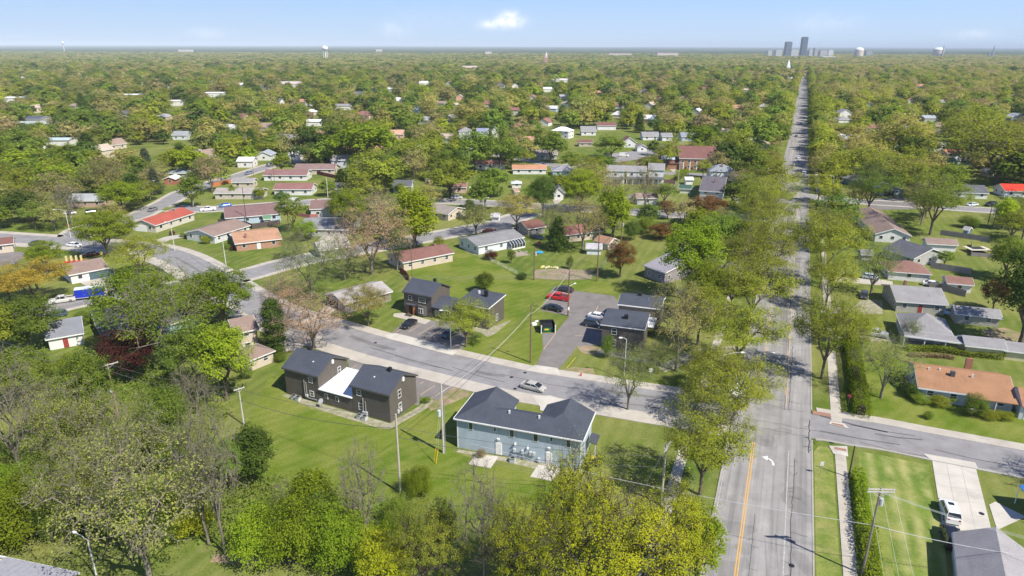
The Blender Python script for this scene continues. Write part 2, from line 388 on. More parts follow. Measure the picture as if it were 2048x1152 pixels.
def gen_tree(seed, shape='round', ncl=150, nleaf=26, leaf=.34, rc=.75, R=.42, zc=.60, rz=.40, trunk=.2, twigs=0, r_trunk=.022, gap=.0, flat=.5, sides=4, lean=.03, ow=.5):
    """unit: height 10 m. returns (trunk mesh, crown mesh)"""
    rs = np.random.RandomState(seed); H = 10.
    if shape in ('spruce', 'column'):
        trunk_segs = [((0, 0, 0), (0, 0, 9.2), .16, .03)]
        C = []
        for i in range(ncl):
            u = rs.rand() ** (.75 if shape == 'spruce' else .95)
            z = 9.8 - u * (9.2 if shape == 'spruce' else 9.5)
            rad = ((10 - z) / 10 * R * H) if shape == 'spruce' else R * H * min(1, (10 - z) / 2.2) ** .6 * (1 if z > 1.5 else .8)
            rad *= rs.uniform(.55, 1.05) * (1 + .12 * math.sin(z * 5.5))
            a = rs.rand() * 2 * math.pi; C.append((rad * math.cos(a), rad * math.sin(a), z - rad * .15))
            if shape == 'spruce' and i % 3 == 0: trunk_segs.append(((0, 0, z + .3), C[-1], .04, .01))
        C = np.array(C)
        tv, tq = tubes(trunk_segs, sides)
        L = (C[:, None, :] + rs.normal(size=(ncl, nleaf, 3)) * np.array([rc, rc, rc * .55]) * .5).reshape(-1, 3)
        L[:, 2] = np.maximum(L[:, 2], .25)
        lv, lq = quads(rs, L, leaf, .3, .6, L * np.array([0, 0, 1]) - np.array([0, 0, .6]), .5)
        return fast_mesh('trunk', tv, tq), fast_mesh('crown', lv, lq)
    # lobed envelope
    lobes = rs.normal(size=(9, 3)); lobes /= np.linalg.norm(lobes, axis=1)[:, None]; lamp = rs.uniform(-.24, .26, 9)
    def env(d): return 1 + (lamp * np.exp(4.5 * (lobes @ d - 1))).sum()
    pts = []
    while len(pts) < ncl:
        d = rs.normal(size=3); d /= np.linalg.norm(d)
        if d[2] < -.55 and rs.rand() < .8: continue
        r = (rs.rand() ** .42) * env(d)
        if shape == 'layer': d = d * np.array([1, 1, 1]); 
        p = np.array([d[0] * r * R * H, d[1] * r * R * H, zc * H + d[2] * r * rz * H * (1 if d[2] > 0 else .85)])
        if shape == 'layer' and d[2] < 0: p[2] = zc * H + d[2] * r * rz * H * .6
        if p[2] < .6: p[2] = .6 + rs.rand() * .5
        if gap and (math.sin(p[0] * 1.5 + seed) * math.cos(p[1] * 1.3 + seed * 2) * math.sin(p[2] * 1.7)) > gap: continue
        pts.append(p)
    pts = np.array(pts); ax = np.array([lean * H * rs.normal(), lean * H * rs.normal(), 0])
    # skeleton
    nodes = [np.array([0, 0, 0.]), np.array([0.05 * rs.normal(), .05 * rs.normal(), trunk * H * .5]), np.array([ax[0] * .2, ax[1] * .2, trunk * H])]
    par = [-1, 0, 1]
    nl = rs.randint(4, 7)
    for i in range(nl):
        a = 2 * math.pi * (i + rs.rand() * .6) / nl; t = rs.uniform(.35, .7)
        e1 = nodes[2] + np.array([math.cos(a) * R * H * .22, math.sin(a) * R * H * .22, (zc * H - trunk * H) * rs.uniform(.35, .6)])
        e2 = nodes[2] + np.array([math.cos(a) * R * H * t, math.sin(a) * R * H * t, (zc * H - trunk * H) * rs.uniform(.9, 1.35)])
        nodes.append(e1); par.append(2); nodes.append(e2); par.append(len(nodes) - 2)
    nodes.append(np.array([ax[0], ax[1], zc * H * 1.1])); par.append(2)
    order = np.argsort(np.linalg.norm((pts - np.array([0, 0, trunk * H])) / np.array([1, 1, 1.2]), axis=1))
    tips = []
    for k in order:
        p = pts[k]; N = np.array(nodes[2:]); dv = p - N; dist = np.linalg.norm(dv, axis=1)
        cost = dist + np.maximum(0, -(dv[:, 2])) * 1.2 + .15 * np.linalg.norm(N - nodes[2], axis=1)
        j = int(np.argmin(cost)) + 2
        q = nodes[j]; mid = (p + q) / 2 + rs.normal(size=3) * .08 * np.linalg.norm(p - q) + np.array([0, 0, .1 * np.linalg.norm(p - q)])
        nodes.append(mid); par.append(j); nodes.append(p); par.append(len(nodes) - 2); tips.append(len(nodes) - 1)
    cnt = np.zeros(len(nodes)); 
    for t in tips:
        k = t
        while k >= 0: cnt[k] += 1; k = par[k]
    rr = np.maximum(.012, r_trunk * H * (cnt / cnt[0]) ** .5)
    segs = [(nodes[par[i]], nodes[i], min(rr[par[i]], rr[i] * 1.8), rr[i]) for i in range(1, len(nodes)) if cnt[i] > 0]
    segs[0] = (nodes[0] - np.array([0, 0, .1]), nodes[1], rr[0] * 1.35, rr[1])
    tv, tq = tubes(segs, sides)
    if twigs:
        base = np.repeat(pts, twigs, 0); d = rs.normal(size=base.shape); out_ = base - np.array([0, 0, zc * H * .7]); out_ /= np.linalg.norm(out_, axis=1)[:, None]
        d = d * .75 + out_ * .8; d /= np.linalg.norm(d, axis=1)[:, None]; ln = rs.uniform(.35, 1.15, (len(base), 1))
        e = base + d * ln; sd = np.cross(d, rs.normal(size=d.shape)); sd /= np.linalg.norm(sd, axis=1)[:, None]
        W = .013
        P = np.stack([base - sd * W, base + sd * W, e + sd * W * .45, e - sd * W * .45], 1).reshape(-1, 3)
        tq = np.concatenate([tq, np.arange(len(P)).reshape(-1, 4) + len(tv)], 0); tv = np.concatenate([tv, P], 0)
        lc = np.concatenate([e, base], 0)
    L = (pts[:, None, :] + rs.normal(size=(len(pts), max(nleaf, 1), 3)) * np.array([rc, rc, rc * .6]) * .62).reshape(-1, 3)
    if twigs:
        idx = rs.permutation(len(e))[:max(10, int(nleaf * ncl * .6))]; L = np.concatenate([e[idx] + rs.normal(size=(len(idx), 3)) * .1, L[:int(len(L) * .5)]], 0)
    L[:, 2] = np.maximum(L[:, 2], .15)
    lv, lq = quads(rs, L, leaf, flat, 1.0, np.array([0, 0, zc * H * .55]), ow)
    return fast_mesh('trunk', tv, tq), fast_mesh('crown', lv, lq)

TPL = {}
def tpl(kind, shape, seeds, **kw): TPL[kind] = [gen_tree(s, shape, **kw) for s in seeds]
# near (n), middle (m) and far (f) versions
tpl('round_n', 'round', (1, 2, 3), ncl=210, nleaf=52, leaf=.235, rc=.66, gap=.62, r_trunk=.024)
tpl('round_m', 'round', (4, 5, 6, 7), ncl=110, nleaf=24, leaf=.55, rc=.9, gap=.7, sides=3, R=.46)
tpl('round_f', 'round', (8, 9, 10), ncl=90, nleaf=10, leaf=.95, rc=.9, sides=3, R=.44, zc=.55, rz=.43, ow=.82)
tpl('airy_n', 'layer', (11, 12, 13), ncl=340, nleaf=66, leaf=.18, rc=.68, R=.56, zc=.64, rz=.35, trunk=.22, gap=.55, twigs=3, r_trunk=.020, flat=.9)
tpl('airy_m', 'layer', (14, 15, 16), ncl=150, nleaf=28, leaf=.42, rc=.85, R=.54, zc=.62, rz=.36, trunk=.2, gap=.6, twigs=2, sides=3, flat=.8)
tpl('airy_f', 'round', (17, 18, 19), ncl=95, nleaf=10, leaf=.85, rc=.95, R=.48, zc=.56, rz=.42, sides=3, ow=.8)
tpl('bud_n', 'round', (21, 22, 23), ncl=300, nleaf=34, leaf=.125, rc=.55, R=.46, zc=.60, rz=.40, trunk=.18, twigs=4, r_trunk=.020, gap=.6)
tpl('bud_m', 'round', (24, 25, 26), ncl=150, nleaf=22, leaf=.34, rc=.8, R=.47, zc=.6, rz=.4, trunk=.2, twigs=4, sides=3, gap=.65)
tpl('bud_f', 'round', (27, 28, 29), ncl=95, nleaf=9, leaf=.75, rc=.95, R=.45, zc=.56, rz=.43, sides=3, ow=.75)
tpl('bare_n', 'round', (31, 32, 33), ncl=210, nleaf=12, leaf=.085, rc=.5, R=.44, zc=.60, rz=.41, trunk=.22, twigs=9, r_trunk=.026, lean=.05)
tpl('bare_m', 'round', (34, 35), ncl=130, nleaf=5, leaf=.2, rc=.6, R=.42, trunk=.2, twigs=9, sides=3, r_trunk=.026)
tpl('gold_n', 'round', (41, 42), ncl=700, nleaf=52, leaf=.105, rc=.36, R=.50, zc=.60, rz=.41, trunk=.2, twigs=3, gap=.45, r_trunk=.03, ow=.6)
tpl('bush_n', 'round', (51, 52, 53), ncl=170, nleaf=70, leaf=.27, rc=1.2, R=.55, zc=.46, rz=.46, trunk=.05, r_trunk=.012)
tpl('tall_n', 'round', (61, 62), ncl=190, nleaf=50, leaf=.27, rc=.7, R=.27, zc=.56, rz=.43, trunk=.14, gap=.6)
tpl('spruce_n', 'spruce', (71, 72), ncl=190, nleaf=26, leaf=.46, rc=.85, R=.26)
tpl('column_n', 'column', (73, 74), ncl=220, nleaf=34, leaf=.34, rc=.75, R=.15)
BARKSET = {'bare': BARKG, 'bud': BARKG, 'gold': BARKD}
SHAPE_W = {'round': 9.0, 'airy': 10.6, 'bud': 9.0, 'bare': 9.0, 'gold': 10.2, 'bush': 12.0, 'tall': 5.6, 'spruce': 5.4, 'column': 3.2}
NAME = {'round': 'broadleaf_tree', 'airy': 'broadleaf_tree', 'bud': 'budding_tree', 'bare': 'bare_tree', 'gold': 'broadleaf_tree', 'bush': 'bush', 'tall': 'broadleaf_tree', 'spruce': 'conifer_tree', 'column': 'column_conifer'}
TREES = []   # (x, y, h, w, kind, colour)
def put_tree(x, y, h, w, shape, colour, lod, rz=None):
    key = '%s_%s' % (shape, lod)
    while key not in TPL: key = shape + '_n' if shape + '_n' in TPL else 'round_n'
    v = TPL[key]; tm, cm = v[RNG.randrange(len(v))]
    r = empty(NAME[shape], (x, y, 0), RNG.uniform(0, 6.28) if rz is None else rz)
    s = w / SHAPE_W[shape]; r.scale = (s, s * RNG.uniform(.93, 1.07), h / 10)
    for nm, me, mt in (('trunk', tm, BARKSET.get(shape, BARK)), ('crown', cm, LEAF[colour])):
        o = bpy.data.objects.new(nm, me); COL.objects.link(o); o.parent = r
        if not me.materials: me.materials.append(mt)
        o.material_slots[0].link = 'OBJECT'; o.material_slots[0].material = mt
    TREES.append((x, y, h, w, shape, colour, r)); return r
# ---------------------------------------------------------------- ground, roads
def struct(o, label=None): o['kind'] = 'structure'; return o
b = MB(); S = 30500
xs = [-S, -3000, -600, -200, 0, 200, 600, 3000, S]; ys = [-400, 60, 200, 600, 3000, S]
for i in range(len(xs) - 1):
    for j in range(len(ys) - 1):
        b.add([(xs[i], ys[j], 0), (xs[i + 1], ys[j], 0), (xs[i + 1], ys[j + 1], 0), (xs[i], ys[j + 1], 0)], [(0, 1, 2, 3)])
struct(b.build('ground', GRASS))
AU = Vector((math.sin(AVA), math.cos(AVA))); AR = Vector((AU.y, -AU.x)); A0 = Vector((51.8, 104.1))
def AV(s, o):   # s along the avenue, o metres right of its right kerb
    p = A0 + AU * s + AR * o; return (p.x, p.y)
def Pg(pts, h=0): return [G(x, y, h) for x, y in pts]
def smooth(P, step=2.0):
    P = [Vector(p) for p in P]; Q = [P[0] * 2 - P[1]] + P + [P[-1] * 2 - P[-2]]; out_ = []
    for i in range(1, len(Q) - 2):
        n = max(1, int((Q[i + 1] - Q[i]).length / step))
        for k in range(n):
            t = k / n; a, b_, c, d = Q[i - 1], Q[i], Q[i + 1], Q[i + 2]
            out_.append(.5 * ((2 * b_) + (c - a) * t + (2 * a - 5 * b_ + 4 * c - d) * t * t + (3 * b_ - a - 3 * c + d) * t ** 3))
    out_.append(P[-1]); return out_
def normals(L):
    N = []
    for i in range(len(L)):
        d = (L[min(i + 1, len(L) - 1)] - L[max(i - 1, 0)]).normalized(); N.append(Vector((d.y, -d.x)))
    return N
STREETS = {}   # name -> (points, half width)
def street(name, pts, wd, raw=False):
    L = smooth([G(*p) for p in pts] if not raw else pts); STREETS[name] = (L, wd / 2); return L
street('avenue', [AV(-70, -6.2), AV(200, -6.2), AV(700, -6.2), AV(2200, -6.2)], 12.4, True)
street('curved_street', [(1568, 842), (1440, 824), (1340, 809), (1240, 793), (1117, 774), (1037, 761), (900, 729), (780, 700), (690, 674), (620, 653), (560, 634), (500, 604), (452, 574), (412, 546), (370, 522), (330, 507), (285, 498), (200, 490), (130, 484), (40, 478), (-80, 470)], 8.6)
street('east_side_street', [(1560, 848), (1640, 853), (1690, 862), (1760, 872), (1845, 889), (1950, 909), (2060, 930), (2250, 965)], 8.4)
street('branch_street', [(440, 562), (500, 548), (560, 531), (625, 516), (700, 503), (780, 489), (860, 474), (930, 461), (985, 450), (1030, 436), (1060, 425)], 8.0)
street('cross_street', [(345, 417), (400, 419), (450, 417), (520, 412), (600, 406), (690, 401), (780, 400), (900, 403), (1000, 408), (1112, 415), (1230, 422), (1320, 428), (1420, 434), (1560, 436)], 8.0)
street('north_street', [(150, 482), (160, 462), (200, 450), (262, 437), (300, 421), (338, 402), (368, 385), (420, 368), (470, 354), (505, 343), (560, 327), (620, 319)], 7.6)
street('trailer_street', [(-100, 650), (60, 624), (150, 604), (230, 588), (330, 577), (430, 566)], 8.0)
street('right_cross_street', [(1600, 392), (1680, 400), (1740, 405), (1810, 409), (1900, 416), (2048, 425), (2200, 432)], 8.0)
street('church_street', [(1300, 345), (1380, 349), (1500, 353), (1580, 352)], 6.5)
street('far_left_street', [(940, 300), (1060, 322), (1130, 332), (1180, 318), (1240, 312), (1300, 318)], 6.5)
KERBM = asphalt('kerb_concrete', (.30, .285, .25), (.38, .36, .32), .1)
def dist_line(p, L):
    A = L[0]; return min((p - q).length for q in A)
NPST = {k: (np.array([[q.x, q.y] for q in L]), hw) for k, (L, hw) in STREETS.items()}
def in_street(x, y, skip=None, extra=0.0):
    for k, (P_, hw) in NPST.items():
        if k == skip: continue
        st = 2.1 if k != 'avenue' else 2.1
        if (np.hypot(P_[:, 0] - x, P_[:, 1] - y) < hw + extra).any(): return True
    return False
WALKS = {'curved_street': (2.6, 3.6), 'avenue': (0, 0), 'east_side_street': (.5, 2.3), 'branch_street': (1.8, 1.8), 'cross_street': (1.6, 1.6), 'north_street': (1.8, 1.8),
         'trailer_street': (1.6, 1.6), 'right_cross_street': (1.6, 1.6), 'church_street': (.5, .5), 'far_left_street': (1, 1)}
for i, (nm, (L, hw)) in enumerate(STREETS.items()):
    N = normals(L); z = .02 + .004 * (len(STREETS) - i) if nm != 'avenue' else .066
    b = MB(); v = []
    for p, n in zip(L, N): v += [(p.x - n.x * hw, p.y - n.y * hw, z), (p.x + n.x * hw, p.y + n.y * hw, z)]
    b.add(v, [(2 * k, 2 * k + 1, 2 * k + 3, 2 * k + 2) for k in range(len(L) - 1)])
    road = struct(b.build('avenue_road' if nm == 'avenue' else 'street_road', ASPH_AV if nm == 'avenue' else ASPH))
    # kerbs with the pavement behind them; left side of travel = -n
    for side in (-1, 1):
        wd = WALKS[nm][0 if side > 0 else 1]
        if nm == 'avenue': wd = .22
        near = len(L) if nm != 'avenue' else int(500 / 2)
        b = MB()
        for k in range(min(len(L) - 1, near)):
            a0 = L[k] + N[k] * side * (hw + .0); a1 = L[k + 1] + N[k + 1] * side * (hw + .0)
            b0 = L[k] + N[k] * side * (hw + wd); b1 = L[k + 1] + N[k + 1] * side * (hw + wd)
            mid = (a0 + b0 + a1 + b1) / 4
            if in_street(mid.x, mid.y, nm, .4) or in_street(((a0 + a1) / 2).x, ((a0 + a1) / 2).y, nm, .2): continue
            b.prism([(a0.x, a0.y), (a1.x, a1.y), (b1.x, b1.y), (b0.x, b0.y)], -.05, .12)
        if b.v: struct(b.build('kerb' if wd < 1 else 'sidewalk', KERBM if wd < 1 else CONC))
def patch(name, pts, mat, z, px=True):
    P_ = Pg(pts) if px else pts
    b = MB(); b.poly(P_, z); o = b.build(name, mat); me = o.data
    if me.polygons[0].normal.z < 0: me.flip_normals()
    return struct(o)
def slabs(name, quad, nu, nv, mat, z=.07, gap=.03, parent=None):
    q = [Vector(p) for p in (Pg(quad) if quad and isinstance(quad[0][0], int) else quad)]
    def at(u, v): return (q[0] * (1 - u) + q[1] * u) * (1 - v) + (q[3] * (1 - u) + q[2] * u) * v
    lu = (q[1] - q[0]).length; lv = (q[3] - q[0]).length; gu = gap / lu; gv = gap / lv
    root = MB().prism([tuple(p) for p in q], -.02, z - .05).build(name, CONC); struct(root)
    for i in range(nu):
        for j in range(nv):
            u0, u1, v0, v1 = i / nu + gu / 2, (i + 1) / nu - gu / 2, j / nv + gv / 2, (j + 1) / nv - gv / 2
            zz = z + RNG.uniform(-.006, .006)
            MB().prism([tuple(at(u0, v0)), tuple(at(u1, v0)), tuple(at(u1, v1)), tuple(at(u0, v1))], 0.0, zz).build('slab', mat, root)
    return root
# lawns, worn and dug ground
patch('striped_lawn', [(1718, 902), (1858, 930), (1860, 963), (1872, 1013), (1886, 1060), (1900, 1200), (1722, 1200)], LAWN_STRIPED, .012)
patch('lawn', [AV(-60, .4), AV(-12, .4), AV(-10, 1.2), AV(-10, 3.1), AV(-60, 3.1)], LAWN_DRY, .012, False)
patch('lawn', [(1690, 838), (1683, 835), (1690, 690), (1800, 720), (2048, 800), (2100, 905)], LAWN_LUSH, .010)
patch('lawn', [(540, 750), (600, 812), (780, 862), (850, 820), (905, 790), (960, 810), (905, 905), (1100, 960), (1250, 1010), (1100, 1060), (700, 1010), (490, 950), (490, 850)], LAWN_LUSH, .008)
patch('lawn', [(800, 540), (930, 500), (1040, 556), (1200, 562), (1290, 575), (1230, 590), (1110, 574), (1080, 620), (1110, 650), (1084, 668), (1084, 700), (1060, 735), (900, 697), (1010, 655), (900, 590), (820, 552)], LAWN_LUSH, .009)
patch('bare_soil', [(905, 768), (932, 774), (940, 790), (895, 810), (862, 822), (855, 812), (880, 792)], DIRT, .016)
patch('bare_soil', [(1120, 750), (1128, 738), (1150, 734), (1186, 738), (1192, 752), (1160, 760), (1135, 758)], DIRT, .016)
patch('garden_plot', [(1072, 539), (1128, 537), (1187, 541), (1183, 558), (1120, 560), (1064, 556)], MULCH, .014)
patch('bare_soil', [(1745, 1010), (1775, 1005), (1790, 1180), (1752, 1180)], LAWN_DRY, .018)
patch('bare_soil', [(1960, 660), (2010, 655), (2048, 668), (2048, 690), (1990, 684)], DIRT, .016)
patch('bare_soil', [(1150, 690), (1170, 688), (1215, 700), (1200, 712), (1165, 706)], DIRT, .018)
patch('bare_soil', [(430, 1108), (600, 1120), (620, 1128), (500, 1132), (420, 1124)], DIRT, .010)
GRAVEL = groundm('gravel_bed', [(.30, .27, .21), (.37, .34, .28), (.22, .23, .12)], [.8, 1.1], .25)
patch('gravel_bed', [(572, 788), (563, 791), (600, 806), (640, 820), (700, 839), (760, 857), (784, 857), (845, 822), (870, 806), (866, 799), (850, 800), (839, 812), (779, 847)], GRAVEL, .014)
patch('gravel_bed', [(865, 639), (992, 652), (1015, 642), (1022, 641), (990, 668), (975, 674), (960, 665)], GRAVEL, .014)
patch('gravel_bed', [(1200, 697), (1285, 717), (1320, 722), (1315, 733), (1262, 722), (1190, 706)], GRAVEL, .019)
patch('gravel_bed', [(917, 899), (912, 904), (1000, 922), (1120, 948), (1160, 956), (1165, 940)], GRAVEL, .014)
# parking lots and drives
lotA = patch('parking_lot', [(812, 640), (862, 641), (902, 647), (935, 660), (925, 700), (880, 697), (777, 671)], ASPH_LOT, .021)
lotB = patch('parking_lot', [(696, 716), (712, 714), (915, 764), (876, 800), (840, 794), (838, 812), (700, 760)], ASPH_LOT, .021)
lotC = patch('parking_lot', [(1108, 573), (1150, 582), (1228, 592), (1240, 612), (1215, 690), (1155, 692), (1118, 738), (1072, 733), (1087, 698), (1084, 667), (1111, 665), (1139, 632), (1082, 621), (1090, 603)], ASPH_LOT, .021)
patch('driveway', [(768, 671), (792, 667), (882, 690), (915, 703), (905, 712), (775, 678)], CONC_W, .130)
patch('driveway', [(1070, 731), (1115, 737), (1120, 751), (1052, 742)], CONC_W, .130)
patch('driveway', [(1065, 793), (1100, 792), (1155, 808), (1165, 800), (1160, 835), (1080, 822), (1080, 815)], CONC_W, .126)
patch('driveway', [(1740, 556), (1785, 563), (1786, 573), (1660, 562), (1660, 555)], CONC, .03)
patch('driveway', [(1640, 617), (1710, 612), (1722, 600), (1765, 600), (1765, 628), (1700, 628), (1640, 625)], GRAVEL, .03)
patch('driveway', [(1660, 672), (1740, 670), (1790, 675), (1790, 684), (1740, 682), (1660, 680)], GRAVEL, .03)
patch('driveway', [(160, 566), (213, 548), (230, 562), (222, 590), (195, 594), (180, 578)], CONC, .126)
patch('parking_lot', [(-60, 520), (-10, 502), (48, 504), (48, 514), (30, 527), (-60, 545)], ASPH_LOT, .03)
patch('driveway', [(312, 480), (330, 474), (365, 468), (372, 474), (340, 480), (322, 488)], CONC, .05)
patch('driveway', [(635, 480), (660, 463), (695, 470), (700, 492), (668, 500)], CONC, .05)
patch('driveway', [(635, 628), (660, 606), (690, 610), (640, 640), (600, 652), (590, 650)], CONC, .126)
patch('driveway', [(555, 690), (580, 672), (640, 665), (650, 676), (590, 702), (560, 706)], CONC, .126)
patch('driveway', [(960, 460), (1000, 447), (1050, 460), (1060, 470), (1010, 468)], CONC, .05)
patch('parking_lot', [(1290, 300), (1345, 284), (1368, 286), (1355, 296), (1300, 314), (1240, 325), (1180, 330), (1180, 312)], ASPH, .03)
patch('parking_lot', [(1725, 400), (1800, 394), (1835, 402), (1835, 418), (1760, 420), (1735, 412)], ASPH_LOT, .052)
patch('driveway', [(1475, 398), (1500, 396), (1520, 402), (1515, 412), (1470, 408)], CONC, .03)
patch('driveway', [(1105, 398), (1125, 380), (1132, 384), (1125, 400), (1110, 412)], CONC, .05)
patch('driveway', [(1340, 340), (1350, 330), (1358, 331), (1348, 345)], CONC, .05)
patch('driveway', [(1500, 700), (1500, 690)] and [(1315, 733), (1380, 700), (1480, 690), (1490, 700), (1400, 715), (1330, 745)], GRAVEL, .011)
patch('patio', [(788, 627), (806, 626), (862, 641), (850, 649), (786, 633)], CONC, .045)
# concrete laid in slabs
slabs('driveway', [(1886, 1060), (1984, 1064), (1951, 934), (1864, 922)], 3, 5, CONC_W)
slabs('driveway', [(1994, 1060), (2052, 1034), (1990, 1004), (1978, 1010)], 1, 2, CONC_W)
slabs('driveway_apron', [(1862, 921), (1956, 938), (1950, 926), (1845, 908)], 4, 1, CONC_W, .13)
def walk(s0, s1, o0, o1, step, mat=CONC):
    return slabs('sidewalk', [AV(s0, o0), AV(s0, o1), AV(s1, o1), AV(s1, o0)], 1, max(1, int((s1 - s0) / step)), mat, .08)
walk(-55, -11.6, 3.4, 5.0, 1.6); walk(-1.0, 62, 3.2, 4.9, 1.8)
for s0, s1, o0, o1 in [(62, 175, 3.2, 4.9), (190, 420, 3.2, 4.9), (-60, -18, -19.4, -17.8), (-5, 150, -19.4, -17.8), (160, 400, -19.4, -17.8)]:
    struct(MB().prism([AV(s0, o0), AV(s0, o1), AV(s1, o1), AV(s1, o0)], -.02, .08).build('sidewalk', CONC))
slabs('patio', [(937, 929), (981, 937), (997, 914), (951, 909)], 1, 1, CONC_W, .09)
slabs('patio', [(1060, 954), (1102, 962), (1123, 938), (1076, 930)], 1, 1, CONC_W, .09)
# corner ramps
RED = plain((.30, .17, .13), .9)
patch('corner_ramp', [AV(-11.8, 3.2), AV(-11.8, 5.3), AV(-8.6, 5.3), AV(-9.6, 2.6)], CONC_W, .125, False)
patch('tactile_strip', [AV(-10.4, 3.4), AV(-10.4, 5.1), AV(-9.6, 5.1), AV(-9.6, 3.4)], RED, .135, False)
patch('corner_ramp', [AV(-1.2, 3.0), AV(-1.2, 5.2), AV(-2.6, 5.9), AV(-2.3, 2.8)], CONC_W, .125, False)
patch('tactile_strip', [AV(-1.7, 3.2), AV(-1.7, 5.0), AV(-2.4, 5.2), AV(-2.2, 3.2)], RED, .135, False)
patch('corner_ramp', [AV(1.5, .2), AV(1.5, 3.2), AV(.2, 3.2), AV(.2, .3)], RED, .13, False)

# painted markings and crack seal on the avenue
def line(name, pts, wd, mat, z, dash=None, world=True):
    L = [Vector(p) for p in pts]; b = MB()
    for i in range(len(L) - 1):
        d = L[i + 1] - L[i]; ln = d.length; d.normalize(); n = Vector((d.y, -d.x)) * wd / 2; t = 0
        while t < ln:
            e = min(ln, t + (dash[0] if dash else ln)); a = L[i] + d * t; c = L[i] + d * e
            b.add([(a.x - n.x, a.y - n.y, z), (a.x + n.x, a.y + n.y, z), (c.x + n.x, c.y + n.y, z), (c.x - n.x, c.y - n.y, z)], [(0, 1, 2, 3)])
            t = e + (dash[1] if dash else 1)
    o = b.build(name, mat); me = o.data
    if me.polygons[0].normal.z < 0: me.flip_normals()
    return struct(o)
def wear(name, col, amt):
    m, n, bb = base_mat(name, .7, .3)
    v = ramp(n, noise(n, 3.5, 5, .8), amt, amt + .12)
    n.links.new(mixrgb(n, v, (.36, .34, .32), col), bb.inputs['Base Color']); return m
YEL = wear('yellow_line', (.66, .36, .045), .36); YEL2 = wear('worn_yellow_line', (.62, .36, .08), .45); WHT = wear('white_line', (.72, .71, .68), .40); WHT2 = wear('worn_white_line', (.62, .6, .57), .5)
for o in (-8.42, -8.72): line('yellow_line', [AV(-65, o), AV(-13, o)], .13, YEL, .072)
line('white_line', [AV(-65, -3.3), AV(-13.5, -3.3)], .12, WHT2, .072)
for o in (-4.05, -8.75):
    line('yellow_line', [AV(1.5 if o > -5 else 4, o), AV(480, o)], .13, YEL2, .072)
    line('yellow_dashes', [AV(6, o + (-.25 if o > -5 else .25)), AV(480, o + (-.25 if o > -5 else .25))], .13, YEL2, .072, (3, 6))
line('white_edge', [AV(-65, -12.15), AV(-20, -12.15)], .09, WHT2, .072)
def arrow(s, o, flip=1):
    def T(a, c): return AV(s + a, o + c * flip)
    pts = [];
    arc = [(-1.5, .55), (-.9, .5), (-.2, .25), (.25, -.35)]
    b = MB(); prev = None
    wdt = [.17, .17, .16, .14]
    V = []
    for i, (a, c) in enumerate(arc):
        j = min(i + 1, 3); k = max(i - 1, 0); d = Vector((arc[j][0] - arc[k][0], arc[j][1] - arc[k][1])).normalized(); n = Vector((-d.y, d.x)) * wdt[i]
        for sg in (-1, 1): x, y = T(a + n.x * sg, c + n.y * sg); V.append((x, y, .073))
    b.add(V, [(2 * i, 2 * i + 1, 2 * i + 3, 2 * i + 2) for i in range(3)])
    h = [T(-.45, -.35), T(.95, -.35), T(.35, -1.25)]
    b.add([(x, y, .073) for x, y in h], [(0, 1, 2)])
    ob = b.build('turn_arrow', WHT)
    for p in ob.data.polygons:
        if p.normal.z < 0: p.flip()
    struct(ob)
arrow(-17.2, -5.9); arrow(24, -6.4); arrow(17, -6.4, 1)
SEAL = plain((.05, .05, .052), .85)
def crack(s0, s1, o, amp=.12, step=1.2, wd=.09, branches=.35):
    L = []; s = s0; off = o
    while s < s1: L.append(AV(s, off)); off += RNG.uniform(-amp, amp); off += (o - off) * .3; s += step * RNG.uniform(.4, 1.4)
    line('crack_seal', L, wd, SEAL, .070)
    for p in L[1:-1]:
        if RNG.random() < branches:
            q = (p[0] + RNG.uniform(-1.2, 1.2), p[1] + RNG.uniform(-.8, .8)); line('crack_seal', [p, q], wd * .8, SEAL, .0705)
crack(-62, -14, -2.55); crack(-13, -2, -.35, .15, .5, .16); crack(0, 60, -4.3, .2, 1.6, .08); crack(60, 200, -6.9, .25, 2, .1)
crack(-60, -30, -7.2, .1, 1.5, .06); crack(0, 30, -3.5, .2, 1.6, .1)
for s, o0, o1 in [(-8, -11, -.5), (-5.5, -10, 3.5), (.5, -9, -1), (3.5, -8.5, -1.5), (-26, -3, -1.2), (-34, -2.6, -.6), (-47, -6, -2.4), (12, -11, -6), (40, -12, -1), (55, -9, -1)]:
    L = []; n = max(3, int((o1 - o0) / .9))
    for i in range(n + 1): L.append(AV(s + RNG.uniform(-.25, .25), o0 + (o1 - o0) * i / n))
    line('crack_seal', L, .08, SEAL, .071)
STAIN = asphalt('repair_asphalt', (.145, .14, .14), (.20, .195, .195))
PATCHD = plain((.10, .10, .105), .9)
for p0, p1, wd in [((1640, 832), (1775, 865), .45), ((1750, 868), (1845, 880), .3), ((1640, 862), (1800, 890), .25), ((740, 695), (905, 742), .25), ((905, 735), (1010, 765), .2), ((1700, 850), (1830, 872), .2)]:
    line('tar_patch', Pg([p0, ((p0[0] + p1[0]) // 2, (p0[1] + p1[1]) // 2 + 2), p1]), wd, PATCHD, .067)
for pts in [[(817, 664), (843, 649)], [(839, 669), (869, 650)], [(793, 664), (812, 652)], [(862, 672), (885, 658)], [(702, 737), (713, 731)], [(840, 768), (847, 764)], [(841, 790), (870, 771)], [(862, 798), (895, 776)],
            [(1087, 699), (1111, 667)], [(1188, 632), (1196, 612)], [(1150, 671), (1170, 672)], [(1180, 650), (1190, 652)], [(1100, 612), (1142, 622)], [(1108, 596), (1146, 604)], [(1112, 583), (1150, 590)]]:
    line('parking_line', Pg(pts), .14, YEL2, .028)
